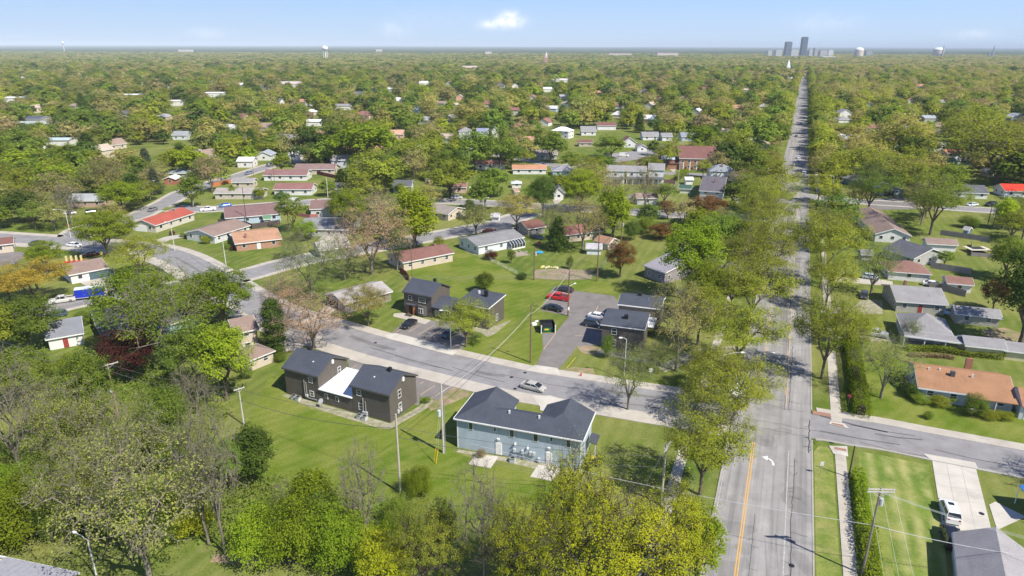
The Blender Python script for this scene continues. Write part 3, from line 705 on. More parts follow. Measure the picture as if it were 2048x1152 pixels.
for p0, p1, wd in [((1150, 788), (1330, 818), .12), ((1000, 748), (1180, 782), .1), ((790, 712), (890, 738), .1), ((1200, 778), (1330, 797), .9), ((700, 672), (790, 700), 1.3), ((1870, 900), (2040, 935), .12), ((1720, 885), (1860, 915), .1), ((950, 742), (1010, 752), 1.0), ((350, 514), (440, 560), .9), ((380, 512), (430, 545), .1)]:
    mid = ((p0[0] + p1[0]) // 2, (p0[1] + p1[1]) // 2 + 3)
    line('repair_patch' if wd > .5 else 'crack_seal', Pg([p0, mid, p1]), wd, STAIN if wd > .5 else SEAL, .0655 if wd > .5 else .068)
# iron covers in the street
for px, py in [(751, 686), (1050, 746), (1023, 755), (1030, 778), (1663, 885), (1583, 1132), (1963, 1028)]:
    x, y = G(px, py); bb = MB(); n = 14
    bb.prism([(x + .35 * math.cos(2 * math.pi * i / n), y + .35 * math.sin(2 * math.pi * i / n)) for i in range(n)], 0.0, .078)
    bb.prism([(x + .28 * math.cos(2 * math.pi * i / n), y + .28 * math.sin(2 * math.pi * i / n)) for i in range(n)], .078, .084)
    o = bb.build('manhole_cover', BLACK); tag(o, None, None, None, 'structure')
# ---------------------------------------------------------------- houses
GLASS = glassm()
def wall_pt(face, u, z, W, D, off=0.0):
    """face n(ear) r(ight) f(ar) l(eft): local point u along the face, z up, off outwards"""
    return {'n': (u, -off, z), 'r': (W + off, u, z), 'f': (W - u, D + off, z), 'l': (-off, D - u, z)}[face]
def fbox(b, face, u0, u1, z0, z1, o0, o1, W, D):
    a = wall_pt(face, u0, z0, W, D, o0); c = wall_pt(face, u1, z1, W, D, o1)
    return b.box(min(a[0], c[0]), min(a[1], c[1]), z0, max(a[0], c[0]), max(a[1], c[1]), z1)
def window(root, face, u, z, ww, wh, W, D, trim=None, mullion=True):
    b = MB(); t = .07
    fbox(b, face, u, u + ww, z, z + t, .0, .07, W, D); fbox(b, face, u, u + ww, z + wh - t, z + wh, .0, .07, W, D)
    fbox(b, face, u, u + t, z + t, z + wh - t, .0, .07, W, D); fbox(b, face, u + ww - t, u + ww, z + t, z + wh - t, .0, .07, W, D)
    if mullion: fbox(b, face, u + t, u + ww - t, z + wh / 2 - .03, z + wh / 2 + .03, .0, .055, W, D)
    w_ = b.build('window', trim or WHITE, root)
    p = MB(); fbox(p, face, u + t, u + ww - t, z + t, z + wh - t, .005, .03, W, D); p.build('pane', GLASS, w_)
def door(root, face, u, z, W, D, col, ww=.95, wh=2.05, name='door'):
    b = MB(); fbox(b, face, u - .08, u + ww + .08, z, z + wh + .08, .0, .035, W, D); b.build('door_frame', WHITE, root)
    b = MB(); fbox(b, face, u, u + ww, z, z + wh, .035, .07, W, D); dd = b.build(name, col, root)
    if ww < 1.5:
        b = MB(); fbox(b, face, u + ww * .86, u + ww * .93, z + .95, z + 1.05, .07, .12, W, D); b.build('handle', STEEL, dd)
def garage(root, face, u, ww, W, D, col, wh=2.1):
    b = MB(); fbox(b, face, u - .1, u + ww + .1, 0, wh + .1, 0, .03, W, D); b.build('door_frame', WHITE, root)
    n = 4
    g = MB(); fbox(g, face, u, u + ww, .02, wh, .03, .05, W, D); go = g.build('garage_door', col, root)  # also closes open carports, where its dark colour paints the shade inside
    for i in range(n):
        p = MB(); fbox(p, face, u + .02, u + ww - .02, .04 + i * wh / n, (i + 1) * wh / n - .03, .05, .075, W, D); p.build('panel', col, go)
HOUSES = []
def frame(A, B, C=None, D=None):
    A = Vector(A); B = Vector(B); ex = (B - A); W = ex.length; ex.normalize(); ey = Vector((-ex.y, ex.x))
    if C is not None: D = abs((Vector(C) - B).dot(ey))
    return A, math.atan2(ex.y, ex.x), W, D
def roof_mb(kind, W, D, h, rise, ov=.4, t=.16):
    b = MB(); o = ov
    if kind == 'gx':
        k = rise / (D / 2); zo = h - k * o; r = h + rise
        b.slab([(-o, -o, zo), (W + o, -o, zo), (W + o, D / 2, r), (-o, D / 2, r)], -t)
        b.slab([(-o, D / 2, r), (W + o, D / 2, r), (W + o, D + o, zo), (-o, D + o, zo)], -t)
    elif kind == 'gy':
        k = rise / (W / 2); zo = h - k * o; r = h + rise
        b.slab([(-o, -o, zo), (W / 2, -o, r), (W / 2, D + o, r), (-o, D + o, zo)], -t)
        b.slab([(W / 2, -o, r), (W + o, -o, zo), (W + o, D + o, zo), (W / 2, D + o, r)], -t)
    elif kind == 'hip':
        m = min(W, D) / 2; k = rise / m; zo = h - k * o + .02; r = h + rise
        if W >= D: R1, R2 = (m, D / 2, r), (W - m, D / 2, r)
        else: R1, R2 = (W / 2, m, r), (W / 2, D - m, r)
        c = [(-o, -o, zo), (W + o, -o, zo), (W + o, D + o, zo), (-o, D + o, zo)]
        n = len(b.v)
        V = c + [R1, R2] + [(x, y, z - t) for x, y, z in c]
        if W >= D: F_ = [(0, 1, 5, 4), (1, 2, 5), (2, 3, 4, 5), (3, 0, 4)]
        else: F_ = [(0, 1, 4), (1, 2, 5, 4), (2, 3, 5), (3, 0, 4, 5)]
        F_ += [(6, 9, 8, 7), (0, 6, 7, 1), (1, 7, 8, 2), (2, 8, 9, 3), (3, 9, 6, 0)]
        b.add(V, F_)
    elif kind == 'shed':
        b.slab([(-o, -o, h), (W + o, -o, h), (W + o, D + o, h + rise), (-o, D + o, h + rise)], -t)
    else:
        b.slab([(-o, -o, h), (W + o, -o, h), (W + o, D + o, h), (-o, D + o, h)], -t)
    return b
def wall_mb(kind, W, D, h, rise):
    b = MB().box(0, 0, -.1, W, D, h - .02)
    r = h + rise - .03
    if kind == 'gx': b.add([(0, 0, h - .02), (0, D, h - .02), (0, D / 2, r), (W, 0, h - .02), (W, D, h - .02), (W, D / 2, r)], [(0, 1, 2)[::-1], (3, 4, 5), (0, 3, 5, 2), (1, 2, 5, 4)])
    if kind == 'gy': b.add([(0, 0, h - .02), (W, 0, h - .02), (W / 2, 0, r), (0, D, h - .02), (W, D, h - .02), (W / 2, D, r)], [(0, 1, 2), (3, 5, 4), (0, 2, 5, 3), (1, 4, 5, 2)])
    if kind == 'shed': b.add([(0, 0, h - .02), (W, 0, h - .02), (W, D, h - .02), (0, D, h - .02), (0, D, h + rise - .02), (W, D, h + rise - .02)], [(0, 3, 4), (1, 5, 2), (3, 2, 5, 4), (0, 4, 5, 1)])
    return b
def trim_mb(kind, W, D, h, rise, ov=.4):
    """white boards along eaves and rakes"""
    b = MB(); o = ov; t = .17
    if kind in ('flat', 'hip', 'shed'):
        k = 0 if kind != 'hip' else rise / (min(W, D) / 2)
        z = h - k * o
        b.box(-o - .03, -o - .04, z - t, W + o + .03, -o, z + .05)
        if kind != 'shed':
            b.box(W + o, -o, z - t, W + o + .04, D + o, z + .05); b.box(-o - .04, -o, z - t, -o, D + o, z + .05); b.box(-o, D + o, z - t, W + o, D + o + .04, z + .05)
        else:
            for x in (-o - .04, W + o):
                b.add([(x, -o, z - t), (x + .04, -o, z - t), (x + .04, -o, z + .1), (x, -o, z + .1), (x, D + o, z + rise - t), (x + .04, D + o, z + rise - t), (x + .04, D + o, z + rise + .1), (x, D + o, z + rise + .1)],
                      [(0, 1, 2, 3), (7, 6, 5, 4), (0, 4, 5, 1), (1, 5, 6, 2), (2, 6, 7, 3), (3, 7, 4, 0)])
    else:
        L, X = (D, W) if kind == 'gx' else (W, D)
        k = rise / (L / 2); zo = h - k * o; r = h + rise
        def P3(across, along, z): return (along, across, z) if kind == 'gx' else (across, along, z)
        for along in (-o - .05, X + o):
            for (a0, z0, a1, z1) in ((-o, zo, L / 2, r), (L / 2, r, L + o, zo)):
                v = [P3(a0, along, z0 - t), P3(a1, along, z1 - t), P3(a1, along, z1 + .12), P3(a0, along, z0 + .12)]
                v += [P3(a0, along + .05, z0 - t), P3(a1, along + .05, z1 - t), P3(a1, along + .05, z1 + .12), P3(a0, along + .05, z0 + .12)]
                b.add(v, [(0, 1, 2, 3), (7, 6, 5, 4), (0, 4, 5, 1), (1, 5, 6, 2), (2, 6, 7, 3), (3, 7, 4, 0)])
        for across in (-o - .05, L + o):
            p = P3(across, -o, 0); q = P3(across + .05, X + o, 0)
            b.box(min(p[0], q[0]), min(p[1], q[1]), zo - t, max(p[0], q[0]), max(p[1], q[1]), zo + .1)
    return b
def vis_faces(A, rz, W, D):
    c, s = math.cos(rz), math.sin(rz); res = []
    for f, (nx, ny), (mx, my) in (('n', (0, -1), (W / 2, 0)), ('r', (1, 0), (W, D / 2)), ('f', (0, 1), (W / 2, D)), ('l', (-1, 0), (0, D / 2))):
        X = A.x + mx * c - my * s; Y = A.y + mx * s + my * c; NX = nx * c - ny * s; NY = nx * s + ny * c
        if NX * (0 - X) + NY * (0 - Y) > 0: res.append(f)
    return res
def window_dummy(): pass
def house(label, A, B, D, h=2.6, rise=1.6, kind='gx', roof=(.2, .2, .2), wall=(.6, .6, .58), cat='house', name='house', near='auto', chimney=None, trim=None, gar=None, doorc=None, ov=.4, world=False, siding=True, brick=None, nwin=None, trimless=False):
    """A, B: near eave corners in the photo (at eave height)"""
    if not world: A = G(*A, h); B = G(*B, h)
    if isinstance(D, tuple): A, rz, W, D = frame(A, B, C=(G(*D, h) if not world else D))
    else: A, rz, W, D = frame(A, B, D=D)
    if D < 2: D = 2
    dist = A.length
    root = empty(name, (A.x, A.y, 0), rz, label, cat)
    wm_ = brickm(brick) if brick else wallm(wall, siding)
    wall_mb(kind, W, D, h, rise).build('wall', wm_, root)
    ro = roof_mb(kind, W, D, h, rise, ov).build('roof', roofm(roof), root)
    if not trimless: trim_mb(kind, W, D, h, rise, ov).build('trim_board', trim or TRIM, root)
    if chimney:
        for cx, cy in (chimney if isinstance(chimney, list) else [chimney]):
            zt = h + rise + .7
            c_ = MB().box(cx * W - .3, cy * D - .35, h, cx * W + .3, cy * D + .35, zt).build('chimney', brickm((.3, .14, .1)) if dist < 400 else plain((.4, .3, .25)), ro)
    vf = vis_faces(A, rz, W, D)
    if dist < 520 and cat not in ('shed',):
        for f in vf:
            L = W if f in 'nf' else D
            if L < 2.5: continue
            nst = 2 if h > 4 else 1
            for st in range(nst):
                z = 1.0 + st * 2.7
                n = nwin if (nwin is not None and f == 'n') else max(1, int(L / (3.4 if dist < 250 else 4.2)))
                gu0, gu1 = (gar[1], gar[1] + gar[2]) if gar and gar[0] == f else (99, 99)
                for i in range(n):
                    u = (i + .5) * L / n - .55
                    if gu0 - 1.3 < u < gu1 + .2 and st == 0: continue
                    if f == 'n' and doorc and st == 0 and i == n // 2 and dist < 320: door(root, f, u, .05, W, D, doorc); continue
                    window(root, f, u, z, 1.1 if dist < 250 else 1.3, min(1.15, h - 1.4) if h < 4 else 1.25, W, D, trim, dist < 200)
    if gar: garage(root, gar[0], gar[1], gar[2], W, D, gar[3] if len(gar) > 3 else WHITE)
    c, s = math.cos(rz), math.sin(rz)
    cor = [(A.x + x * c - y * s, A.y + x * s + y * c) for x, y in ((0, 0), (W, 0), (W, D), (0, D))]
    pp = [proj(x, y, z) for x, y in cor for z in (0, h + rise * (.8 if z_ else 1))] if False else [proj(x, y, z) for x, y in cor for z in (.5, h + rise * .5)]
    HOUSES.append(dict(label=label, root=root, cor=cor, bb=(min(p[0] for p in pp), min(p[1] for p in pp), max(p[0] for p in pp), max(p[1] for p in pp)), dist=Vector(cor[0]).lerp(Vector(cor[2]), .5).length, W=W, D=D, rz=rz, A=A, h=h))
    return root
# ---------------------------------------------------------------- the named buildings
SLATE = (.062, .07, .09); TAUPE = (.125, .110, .096); MAROON = (.17, .085, .075); GREYR = (.24, .235, .24); BROWNR = (.23, .17, .145); DGREY = (.10, .105, .12)
ORANGER = (.30, .165, .095); REDR = (.33, .085, .062); WHITEW = (.72, .72, .70); CREAMW = (.58, .5, .4); GREYW = (.42, .42, .40); BLUEW = (.42, .50, .57); TANW = (.48, .43, .35)
DARKT = plain((.10, .095, .09))
def local(A, B): 
    A = Vector(A); B = Vector(B); ex = (B - A); W = ex.length; return A, math.atan2(ex.y, ex.x), W
def reg(label, root, A, rz, W, D, h, cat=None):
    c, s = math.cos(rz), math.sin(rz); cor = [(A[0] + x * c - y * s, A[1] + x * s + y * c) for x, y in ((0, 0), (W, 0), (W, D), (0, D))]
    pp = [proj(x, y, z) for x, y in cor for z in (.3, h)]
    HOUSES.append(dict(label=label, root=root, cor=cor, bb=(min(p[0] for p in pp), min(p[1] for p in pp), max(p[0] for p in pp), max(p[1] for p in pp)), dist=Vector(cor[0]).length, W=W, D=D, rz=rz, A=Vector(A), h=h))
def shift(parts, root, x, y):
    pass
def block(root, ox, oy, W, D, h, rise, kind, wallmat, roofmat, trim, wins, ov=.3):
    """one storeyed block inside a larger building, at local (ox, oy)"""
    for mb_, nm, mt in ((wall_mb(kind, W, D, h, rise), 'wall', wallmat), (roof_mb(kind, W, D, h, rise, ov), 'roof', roofmat), (trim_mb(kind, W, D, h, rise, ov), 'trim_board', trim)):
        mb_.v = [(x + ox, y + oy, z) for x, y, z in mb_.v]; o = mb_.build(nm, mt, root)
        if nm == 'roof': ro = o
    for f, u, z, ww, wh in wins:
        b = MB(); t = .065
        def fb(b, u0, u1, z0, z1, o0, o1):
            a = wall_pt(f, u0, z0, W, D, o0); c = wall_pt(f, u1, z1, W, D, o1)
            b.box(min(a[0], c[0]) + ox, min(a[1], c[1]) + oy, z0, max(a[0], c[0]) + ox, max(a[1], c[1]) + oy, z1)
        fb(b, u, u + ww, z, z + t, 0, .07); fb(b, u, u + ww, z + wh - t, z + wh, 0, .07); fb(b, u, u + t, z + t, z + wh - t, 0, .07); fb(b, u + ww - t, u + ww, z + t, z + wh - t, 0, .07)
        fb(b, u + t, u + ww - t, z + wh / 2 - .03, z + wh / 2 + .03, 0, .055)
        w_ = b.build('window', WHITE, root); p = MB(); fb(p, u + t, u + ww - t, z + t, z + wh - t, .005, .03); p.build('pane', GLASS, w_)
    return ro
def cyl_part(root, name, p, q, r, mat, n=8): return MB().tube(p, q, r, r, n).build(name, mat, root)
WM_D = wallm(TAUPE); RM_S = roofm(SLATE)
# -- dark townhouse, south side of the street
A, rz, W = local((-41.1, 111.2), (-20.4, 101.05))
t1 = empty('townhouse', (A.x, A.y, 0), rz, 'dark brown double townhouse joined by a low white roof, south of the curved street', 'townhouse')
W1 = 7.8; X2 = W - W1
r_ = block(t1, 0, 0, W1, 7.9, 5.4, 2.0, 'gx', WM_D, RM_S, DARKT, [('n', 5.6, 3.6, .95, 1.1), ('n', 5.6, .9, .95, 1.1), ('r', 5.2, 3.4, .8, 1.3)])
MB().box(1.9, 4.3, 7.0, 2.4, 4.8, 8.0).build('vent_pipe', BLACK, r_)
MB().box(5.0, 2.0, 6.35, 5.25, 2.25, 6.7).build('vent_pipe', WHITE, r_)
r_ = block(t1, X2, 0, W1, 7.9, 5.4, 2.0, 'gx', WM_D, RM_S, DARKT, [('n', 1.0, 3.6, .95, 1.1), ('n', 1.2, .9, .95, 1.3), ('r', 2.4, 3.4, .9, 1.5), ('r', 2.4, .9, .9, 1.5)])
MB().box(X2 + 5.0, 3.6, 7.0, X2 + 5.6, 4.2, 8.1).build('vent_pipe', BLACK, r_)
MB().box(X2 + 3.2, 2.0, 6.35, X2 + 3.45, 2.25, 6.7).build('vent_pipe', WHITE, r_)
for ox in (0, X2): MB().box(ox + W1 + .01, 3.7, 6.1, ox + W1 + .25, 4.2, 6.8).build('gable_vent', WHITE, t1)
WHROOF = plain((.70, .72, .74), .5, var=.03)
MB().box(W1, .05, 0, X2, 7.4, 2.7).build('wall', WM_D, t1)
o = MB().slab([(W1 + .02, -.25, 2.75), (X2 - .02, -.25, 2.75), (X2 - .02, 7.7, 3.55), (W1 + .02, 7.7, 3.55)], -.14).build('flat_roof', WHROOF, t1)
MB().box(W1 + .01, 7.2, 2.7, X2 - .01, 7.4, 3.3).build('wall', WM_D, t1)
for u in (W1 + 1.2, W1 + 3.6): 
    b = MB(); b.box(u, -.02, 1.2, u + .7, .05, 2.2); w_ = b.build('window', WHITE, t1); MB().box(u + .09, -.04, 1.29, u + .61, -.02, 2.11).build('pane', GLASS, w_)
cyl_part(t1, 'vent_duct', (4.6, -.15, .6), (4.6, -.15, 3.9), .09, STEEL); cyl_part(t1, 'vent_duct', (5.0, -.15, .6), (5.0, -.15, 3.6), .09, STEEL)
cyl_part(t1, 'vent_duct', (4.9, -.15, .5), (7.2, -.15, .5), .09, STEEL); cyl_part(t1, 'vent_duct', (X2 + 2.3, -.15, .6), (X2 + 2.3, -.15, 3.4), .1, STEEL); cyl_part(t1, 'vent_duct', (X2 + 2.8, -.15, .6), (X2 + 2.8, -.15, 2.9), .1, STEEL)
MB().box(X2 + 2.1, -.35, .4, X2 + 3.1, -.02, .9).build('meter_box', GREYBOX, t1)
MB().box(4.7, -.3, .7, 5.2, -.02, 1.1).build('meter_box', GREYBOX, t1)
for i in range(2): MB().box(X2 + W1 + .02, 1.9 + i * .8, .8, X2 + W1 + .25, 2.3 + i * .8, 1.4).build('meter_box', GREYBOX, t1)
reg('the dark townhouse south of the street', t1, A, rz, W, 7.9, 7)
def ac_unit(x, y, label, mat=None):
    r = empty('air_conditioner', (x, y, 0), rz, label, 'air conditioner', 'outdoor air conditioning units')
    MB().box(-.4, -.4, .05, .4, .4, .75).build('casing', mat or GREYBOX, r); MB().box(-.45, -.45, .75, .45, .45, .8).build('top_grille', mat or STEEL, r)
    MB().tube((0, 0, .8), (0, 0, .84), .28, .28, 12).build('fan', BLACK, r); return r
def L2W(A, rz, x, y): return (A[0] + x * math.cos(rz) - y * math.sin(rz), A[1] + x * math.sin(rz) + y * math.cos(rz))
for (x, y), lb in ((L2W(A, rz, 2.6, -1.0), 'left grey air conditioner by the rear wall of the left dark townhouse block'), (L2W(A, rz, 3.7, -1.1), 'right grey-green air conditioner by the rear wall of the left dark townhouse block'),
                   (L2W(A, rz, X2 + 2.2, -1.2), 'left air conditioner behind the right dark townhouse block'), (L2W(A, rz, X2 + 3.3, -1.2), 'dark air conditioner nearest the right corner of the dark townhouse')): ac_unit(x, y, lb)
x, y = L2W(A, rz, W1 + 1.3, -1.0); d = empty('satellite_dish', (x, y, 0), rz, 'small grey satellite dish on the ground behind the low white-roofed link', 'satellite dish')
MB().tube((0, 0, 0), (0, 0, 1.1), .04).build('mast', STEEL, d); MB().tube((0, -.1, 1.2), (0, -.22, 1.3), .15, .5, 14).build('dish', plain((.4, .4, .42)), d)
# -- dark townhouse, north side
A, rz, W = local((-25.6, 151.8), (-5.3, 141.3)); W1 = 7.8; X2 = W - W1
t2 = empty('townhouse', (A.x, A.y, 0), rz, 'dark brown double townhouse with orange-wood door, north of the curved street', 'townhouse')
r_ = block(t2, 0, 0, W1, 7.9, 5.4, 2.0, 'gx', WM_D, RM_S, DARKT, [('n', 1.3, 3.4, 1.0, 1.2), ('n', 4.2, 3.3, 1.9, 1.3)])
MB().box(5.6, 4.2, 7.0, 6.2, 4.8, 8.1).build('vent_pipe', BLACK, r_)
b = MB(); b.prism([(3.9, 0), (4.4, -.7), (5.8, -.7), (6.4, 0)], .3, 2.7); bw = b.build('bay_window', DARKT, t2)
for u in (4.5, 5.2): MB().box(u, -.78, .9, u + .6, -.70, 2.2).build('window', WHITE, bw); 
for u in (4.58, 5.28): MB().box(u, -.8, 1.0, u + .44, -.78, 2.1).build('pane', GLASS, bw)
WOOD = plain((.36, .14, .05), .6)
for u in (1.2, 2.7): MB().box(u, -.5, 0, u + .3, -.1, 2.4).build('porch_post', WOOD, t2)
MB().box(1.75, -.06, .1, 2.6, 0, 2.2).build('door', BLACK, t2); MB().box(.9, -.9, 2.45, 3.4, -.01, 2.6).build('porch_roof', RM_S, t2)
for i in range(2): MB().box(1.2, -1.9 + i * .5, 0, 3.0, -1.45 + i * .5, .15 + .15 * i).build('step', DARKT, t2)
MB().box(W1, .3, 0, X2, 7.0, 2.7).build('wall', WM_D, t2)
MB().slab([(W1 + .02, -.3, 2.75), (X2 - .02, -.3, 2.75), (X2 - .02, 4.2, 4.3), (W1 + .02, 4.2, 4.3)], -.14).build('roof', RM_S, t2)
for u in (W1 + .8, W1 + 2.6):
    w_ = MB().box(u, .22, .9, u + .9, .3, 2.1).build('window', TRIM, t2); MB().box(u + .1, .2, 1.0, u + .8, .22, 2.0).build('pane', GLASS, w_)
r_ = block(t2, X2, 0, W1, 7.6, 5.2, .7, 'shed', WM_D, RM_S, TRIM, [('n', 1.2, 3.3, 1.0, 1.2), ('n', 4.5, 3.3, 1.0, 1.2), ('r', 3.6, .8, .9, 1.6)])
MB().box(X2 + 4.2, 4.6, 5.6, X2 + 4.9, 5.3, 7.3).build('chimney', BLACK, r_); MB().box(X2 + 2.0, 5.6, 5.6, X2 + 2.4, 6.0, 6.5).build('vent_pipe', WHITE, r_)
reg('the dark townhouse north of the street', t2, A, rz, W, 7.9, 7)
# -- dark building east of the lane
A, rz, W = local((18.9, 132.0), (27.1, 129.3))
t3 = empty('townhouse', (A.x, A.y, 0), rz, 'dark brown townhouse pair with slate roofs, right of the parking lane, behind trees', 'townhouse')
r_ = block(t3, 0, 0, W, 7.0, 5.3, .8, 'shed', WM_D, RM_S, TRIM, [('n', 2.0, 3.3, 1.1, 1.4), ('n', 2.0, .8, 1.1, 1.3)])
MB().box(4.0, 3.0, 5.6, 4.8, 3.8, 6.7).build('chimney', BLACK, r_)
MB().box(1.0, 7.05, 0, W - .5, 13.0, 2.8).build('wall', WM_D, t3); MB().box(.8, 7.35, 2.82, W + 1.2, 13.0, 2.98).build('flat_roof', WHROOF, t3)
r_ = block(t3, 1.2, 13.3, W + .6, 7.4, 5.2, .9, 'gx', WM_D, RM_S, TRIM, [])
MB().box(4.8, 17, 5.6, 5.6, 17.8, 6.9).build('chimney', BLACK, r_)
reg('the dark townhouse right of the parking lane', t3, A, rz, W, 20, 6.5)
# -- pale blue duplex with the U-shaped slate roof
A, rz, W = local((-9.0, 93.4), (10.5, 87.0)); D = 8.6; Q = 4.2; h = 5.4; rr_ = 7.25; ov = .4
bx_ = empty('duplex', (A.x, A.y, 0), rz, 'pale blue two-storey duplex with slate hipped roof and two white back doors', 'house')
WD_ = 8.9; WB = wallm((.44, .52, .60)); b = MB(); b.box(ov, ov, -.1, W - ov, 5.4, h)
for xa, xb in ((ov, 7.5), (W - 7.5, W - ov)): MB().box(xa, 5.41, -.1, xb, WD_ - .5, h).build('wall', WB, bx_)
b.build('wall', WB, bx_)
for x0 in (ov, W - 7.5):
    b = MB(); x1 = x0 + 7.1; b.add([(x0, WD_ - .5, h), (x1, WD_ - .5, h), ((x0 + x1) / 2, WD_ - .5, rr_ - .1), (x0, WD_ - .7, h), (x1, WD_ - .7, h), ((x0 + x1) / 2, WD_ - .7, rr_ - .1)], [(0, 2, 1), (3, 4, 5)]); b.build('gable_wall', WB, bx_)
zo = h
WD = 8.8; VX = 7.9; MX = 5.1
V = [(0, 0, zo), (W, 0, zo), (W, WD, zo), (W - 4, WD, 7.2), (W - VX, WD, zo), (W - VX, 5.8, zo), (VX, 5.8, zo), (VX, WD, zo), (4, WD, 7.2), (0, WD, zo), (4, 4, 7.2), (W - 4, 4, 7.2), (MX, 2.9, 6.7), (W - MX, 2.9, 6.7)]
F_ = [(0, 1, 11, 13, 12, 10), (1, 2, 3, 11), (11, 3, 4, 5, 13), (12, 13, 5, 6), (10, 12, 6, 7, 8), (8, 9, 0, 10)]
lo = [(x, y, z - .17) for x, y, z in V]; n = len(V)
F_ += [tuple(i + n for i in f[::-1]) for f in F_[:6]]
ring = [0, 1, 2, 3, 4, 5, 6, 7, 8, 9]
F_ += [(ring[i], ring[i] + n, ring[(i + 1) % 10] + n, ring[(i + 1) % 10]) for i in range(10)]
r_ = MB().add(V + lo, F_).build('roof', RM_S, bx_)
b = MB().box(-.02, -.12, h - .22, W + .02, -.0, h - .02).box(-.12, 0, h - .22, -.0, WD, h - .02).box(W, 0, h - .22, W + .12, WD, h - .02); b.build('gutter', WHITE, bx_)
MB().box(ov - .06, ov - .06, 0, ov + .06, ov + .04, h - .2).build('corner_board', WHITE, bx_); MB().box(W - ov - .06, ov - .06, 0, W - ov + .06, ov + .04, h - .2).build('corner_board', WHITE, bx_)
for u, z, ww, wh in ((2.3, 3.6, .75, 1.4), (6.4, 4.1, .5, .75), (9.0, 3.6, .8, 1.5), (12.8, 3.6, .8, 1.5), (15.4, 4.1, .5, .75), (17.9, 3.6, .75, 1.4)):
    w_ = MB().box(u, ov - .07, z, u + ww, ov - .0, z + wh).build('window', WHITE, bx_); MB().box(u + .09, ov - .09, z + .1, u + ww - .09, ov - .07, z + wh - .1).build('pane', GLASS, w_)
for u in (6.8, 14.9):
    MB().box(u - .12, ov - .05, .02, u + 1.0, ov - .0, 2.25).build('door_frame', WHITE, bx_)
    d_ = MB().box(u, ov - .1, .05, u + .88, ov - .05, 2.12).build('door', WHITE, bx_); MB().box(u + .76, ov - .17, 1.0, u + .82, ov - .1, 1.1).build('handle', STEEL, d_)
    MB().box(u + .2, ov - .2, 2.75, u + .6, ov, 3.0).build('lamp', WHITE, bx_)
for u, z in ((9.9, 2.6), (11.9, 2.3)): MB().tube((u, ov, z), (u + .15, ov - .35, z + .05), .16, .16, 10).build('dryer_vent', WHITE, bx_)
for u in (9.7, 11.0, 12.3, 12.8): MB().box(u, ov - .35, 1.2, u + .35, ov - .01, 1.75).build('meter_box', GREYBOX, bx_)
cyl_part(bx_, 'conduit', (9.8, ov - .15, 1.3), (13.2, ov - .15, 1.3), .06, STEEL); cyl_part(bx_, 'conduit', (11.3, ov - .15, .1), (11.3, ov - .15, 1.3), .08, STEEL)
MB().box(13.6, ov - .3, .2, 13.95, ov - .01, .9).build('meter_box', GREYBOX, bx_)
for ux, uy in ((8.2, 2.3), (13.0, 2.3)): MB().box(ux, uy, 6.3, ux + .24, uy + .24, 6.95).build('vent_pipe', TRIM, r_)
MB().slab([(W, 3.8, 3.0), (W + 1.3, 3.8, 2.6), (W + 1.3, 6.6, 2.6), (W, 6.6, 3.0)], -.12).build('porch_roof', RM_S, bx_); MB().box(W + 1.1, 3.9, 0, W + 1.25, 4.05, 2.6).build('porch_post', WHITE, bx_)
reg('the pale blue duplex', bx_, A, rz, W, WD, 7)
x, y = L2W(A, rz, 9.9, -.7); ac_unit(x, y, 'dark grey air conditioner between the two back doors of the blue duplex')
def bin_(x, y, rz, label, lid):
    r = empty('wheelie_bin', (x, y, 0), rz, label, 'trash bin', 'wheeled bins beside the blue duplex')
    MB().prism([(-.28, -.3), (.28, -.3), (.28, .3), (-.28, .3)], .08, 1.0).build('bin_body', plain((.03, .032, .035), .5), r)
    MB().slab([(-.33, -.36, 1.0), (.33, -.36, 1.0), (.33, .36, 1.08), (-.33, .36, 1.08)], -.06).build('lid', lid, r)
    for s in (-1, 1): MB().tube((s * .22, .34, .1), (s * .3, .34, .1), .1, .1, 8).build('wheel', RUBBER, r)
YL = plain((.62, .5, .08), .5)
for i, (u, v, lb, ld) in enumerate(((W + .9, 1.0, 'black wheeled bin nearest the camera beside the blue duplex', BLACK), (W + 1.0, 1.9, 'second black wheeled bin beside the blue duplex wall', BLACK),
                                   (W + 1.1, 2.8, 'yellow-lidded wheeled bin beside the blue duplex', YL), (W + 1.7, 2.3, 'dark wheeled bin just right of its row by the blue duplex', BLACK))):
    x, y = L2W(A, rz, u, v); bin_(x, y, rz, lb, ld)

# -- the church with its big maroon roof
ch = house('large brick church hall with a broad maroon roof, left of the avenue', (1360, 316), (1434, 317), 17, 6.0, 5.0, 'gx', MAROON, cat='church', name='church_hall', brick=(.36, .17, .08), nwin=6)
A2 = HOUSES[-1]; rt = A2['root']
W3 = 13.5
b = wall_mb('gx', W3, 11, 3.2, 2.6); b.v = [(x - W3, y + 1.0, z) for x, y, z in b.v]; b.build('wall', brickm((.36, .17, .08)), rt)
b = roof_mb('gx', W3, 11, 3.2, 2.6, .5); b.v = [(min(x, 13.4) - W3, y + 1.0, z) for x, y, z in b.v]; ro = b.build('roof', roofm(MAROON), rt)
MB().slab([(-9, 2.8, 4.5), (-1.5, 2.8, 4.5), (-1.5, 6.0, 6.1), (-9, 6.0, 6.1)], -.35).build('skylight', plain((.5, .55, .62), .15, .8), ro)
b = wall_mb('gy', 9, 8, 3.2, 2.2); b.v = [(x - 21.5, y - 3, z) for x, y, z in b.v]; b.build('wall', brickm((.42, .2, .1)), rt)
b = roof_mb('gy', 9, 9, 3.2, 2.2, .5); b.v = [(x - 21.5, y - 3, z) for x, y, z in b.v]; b.build('roof', roofm(MAROON), rt)
b = trim_mb('gy', 9, 8, 3.2, 2.2, .5); b.v = [(x - 21.5, y - 3, z) for x, y, z in b.v]; b.build('trim_board', TRIM, rt)
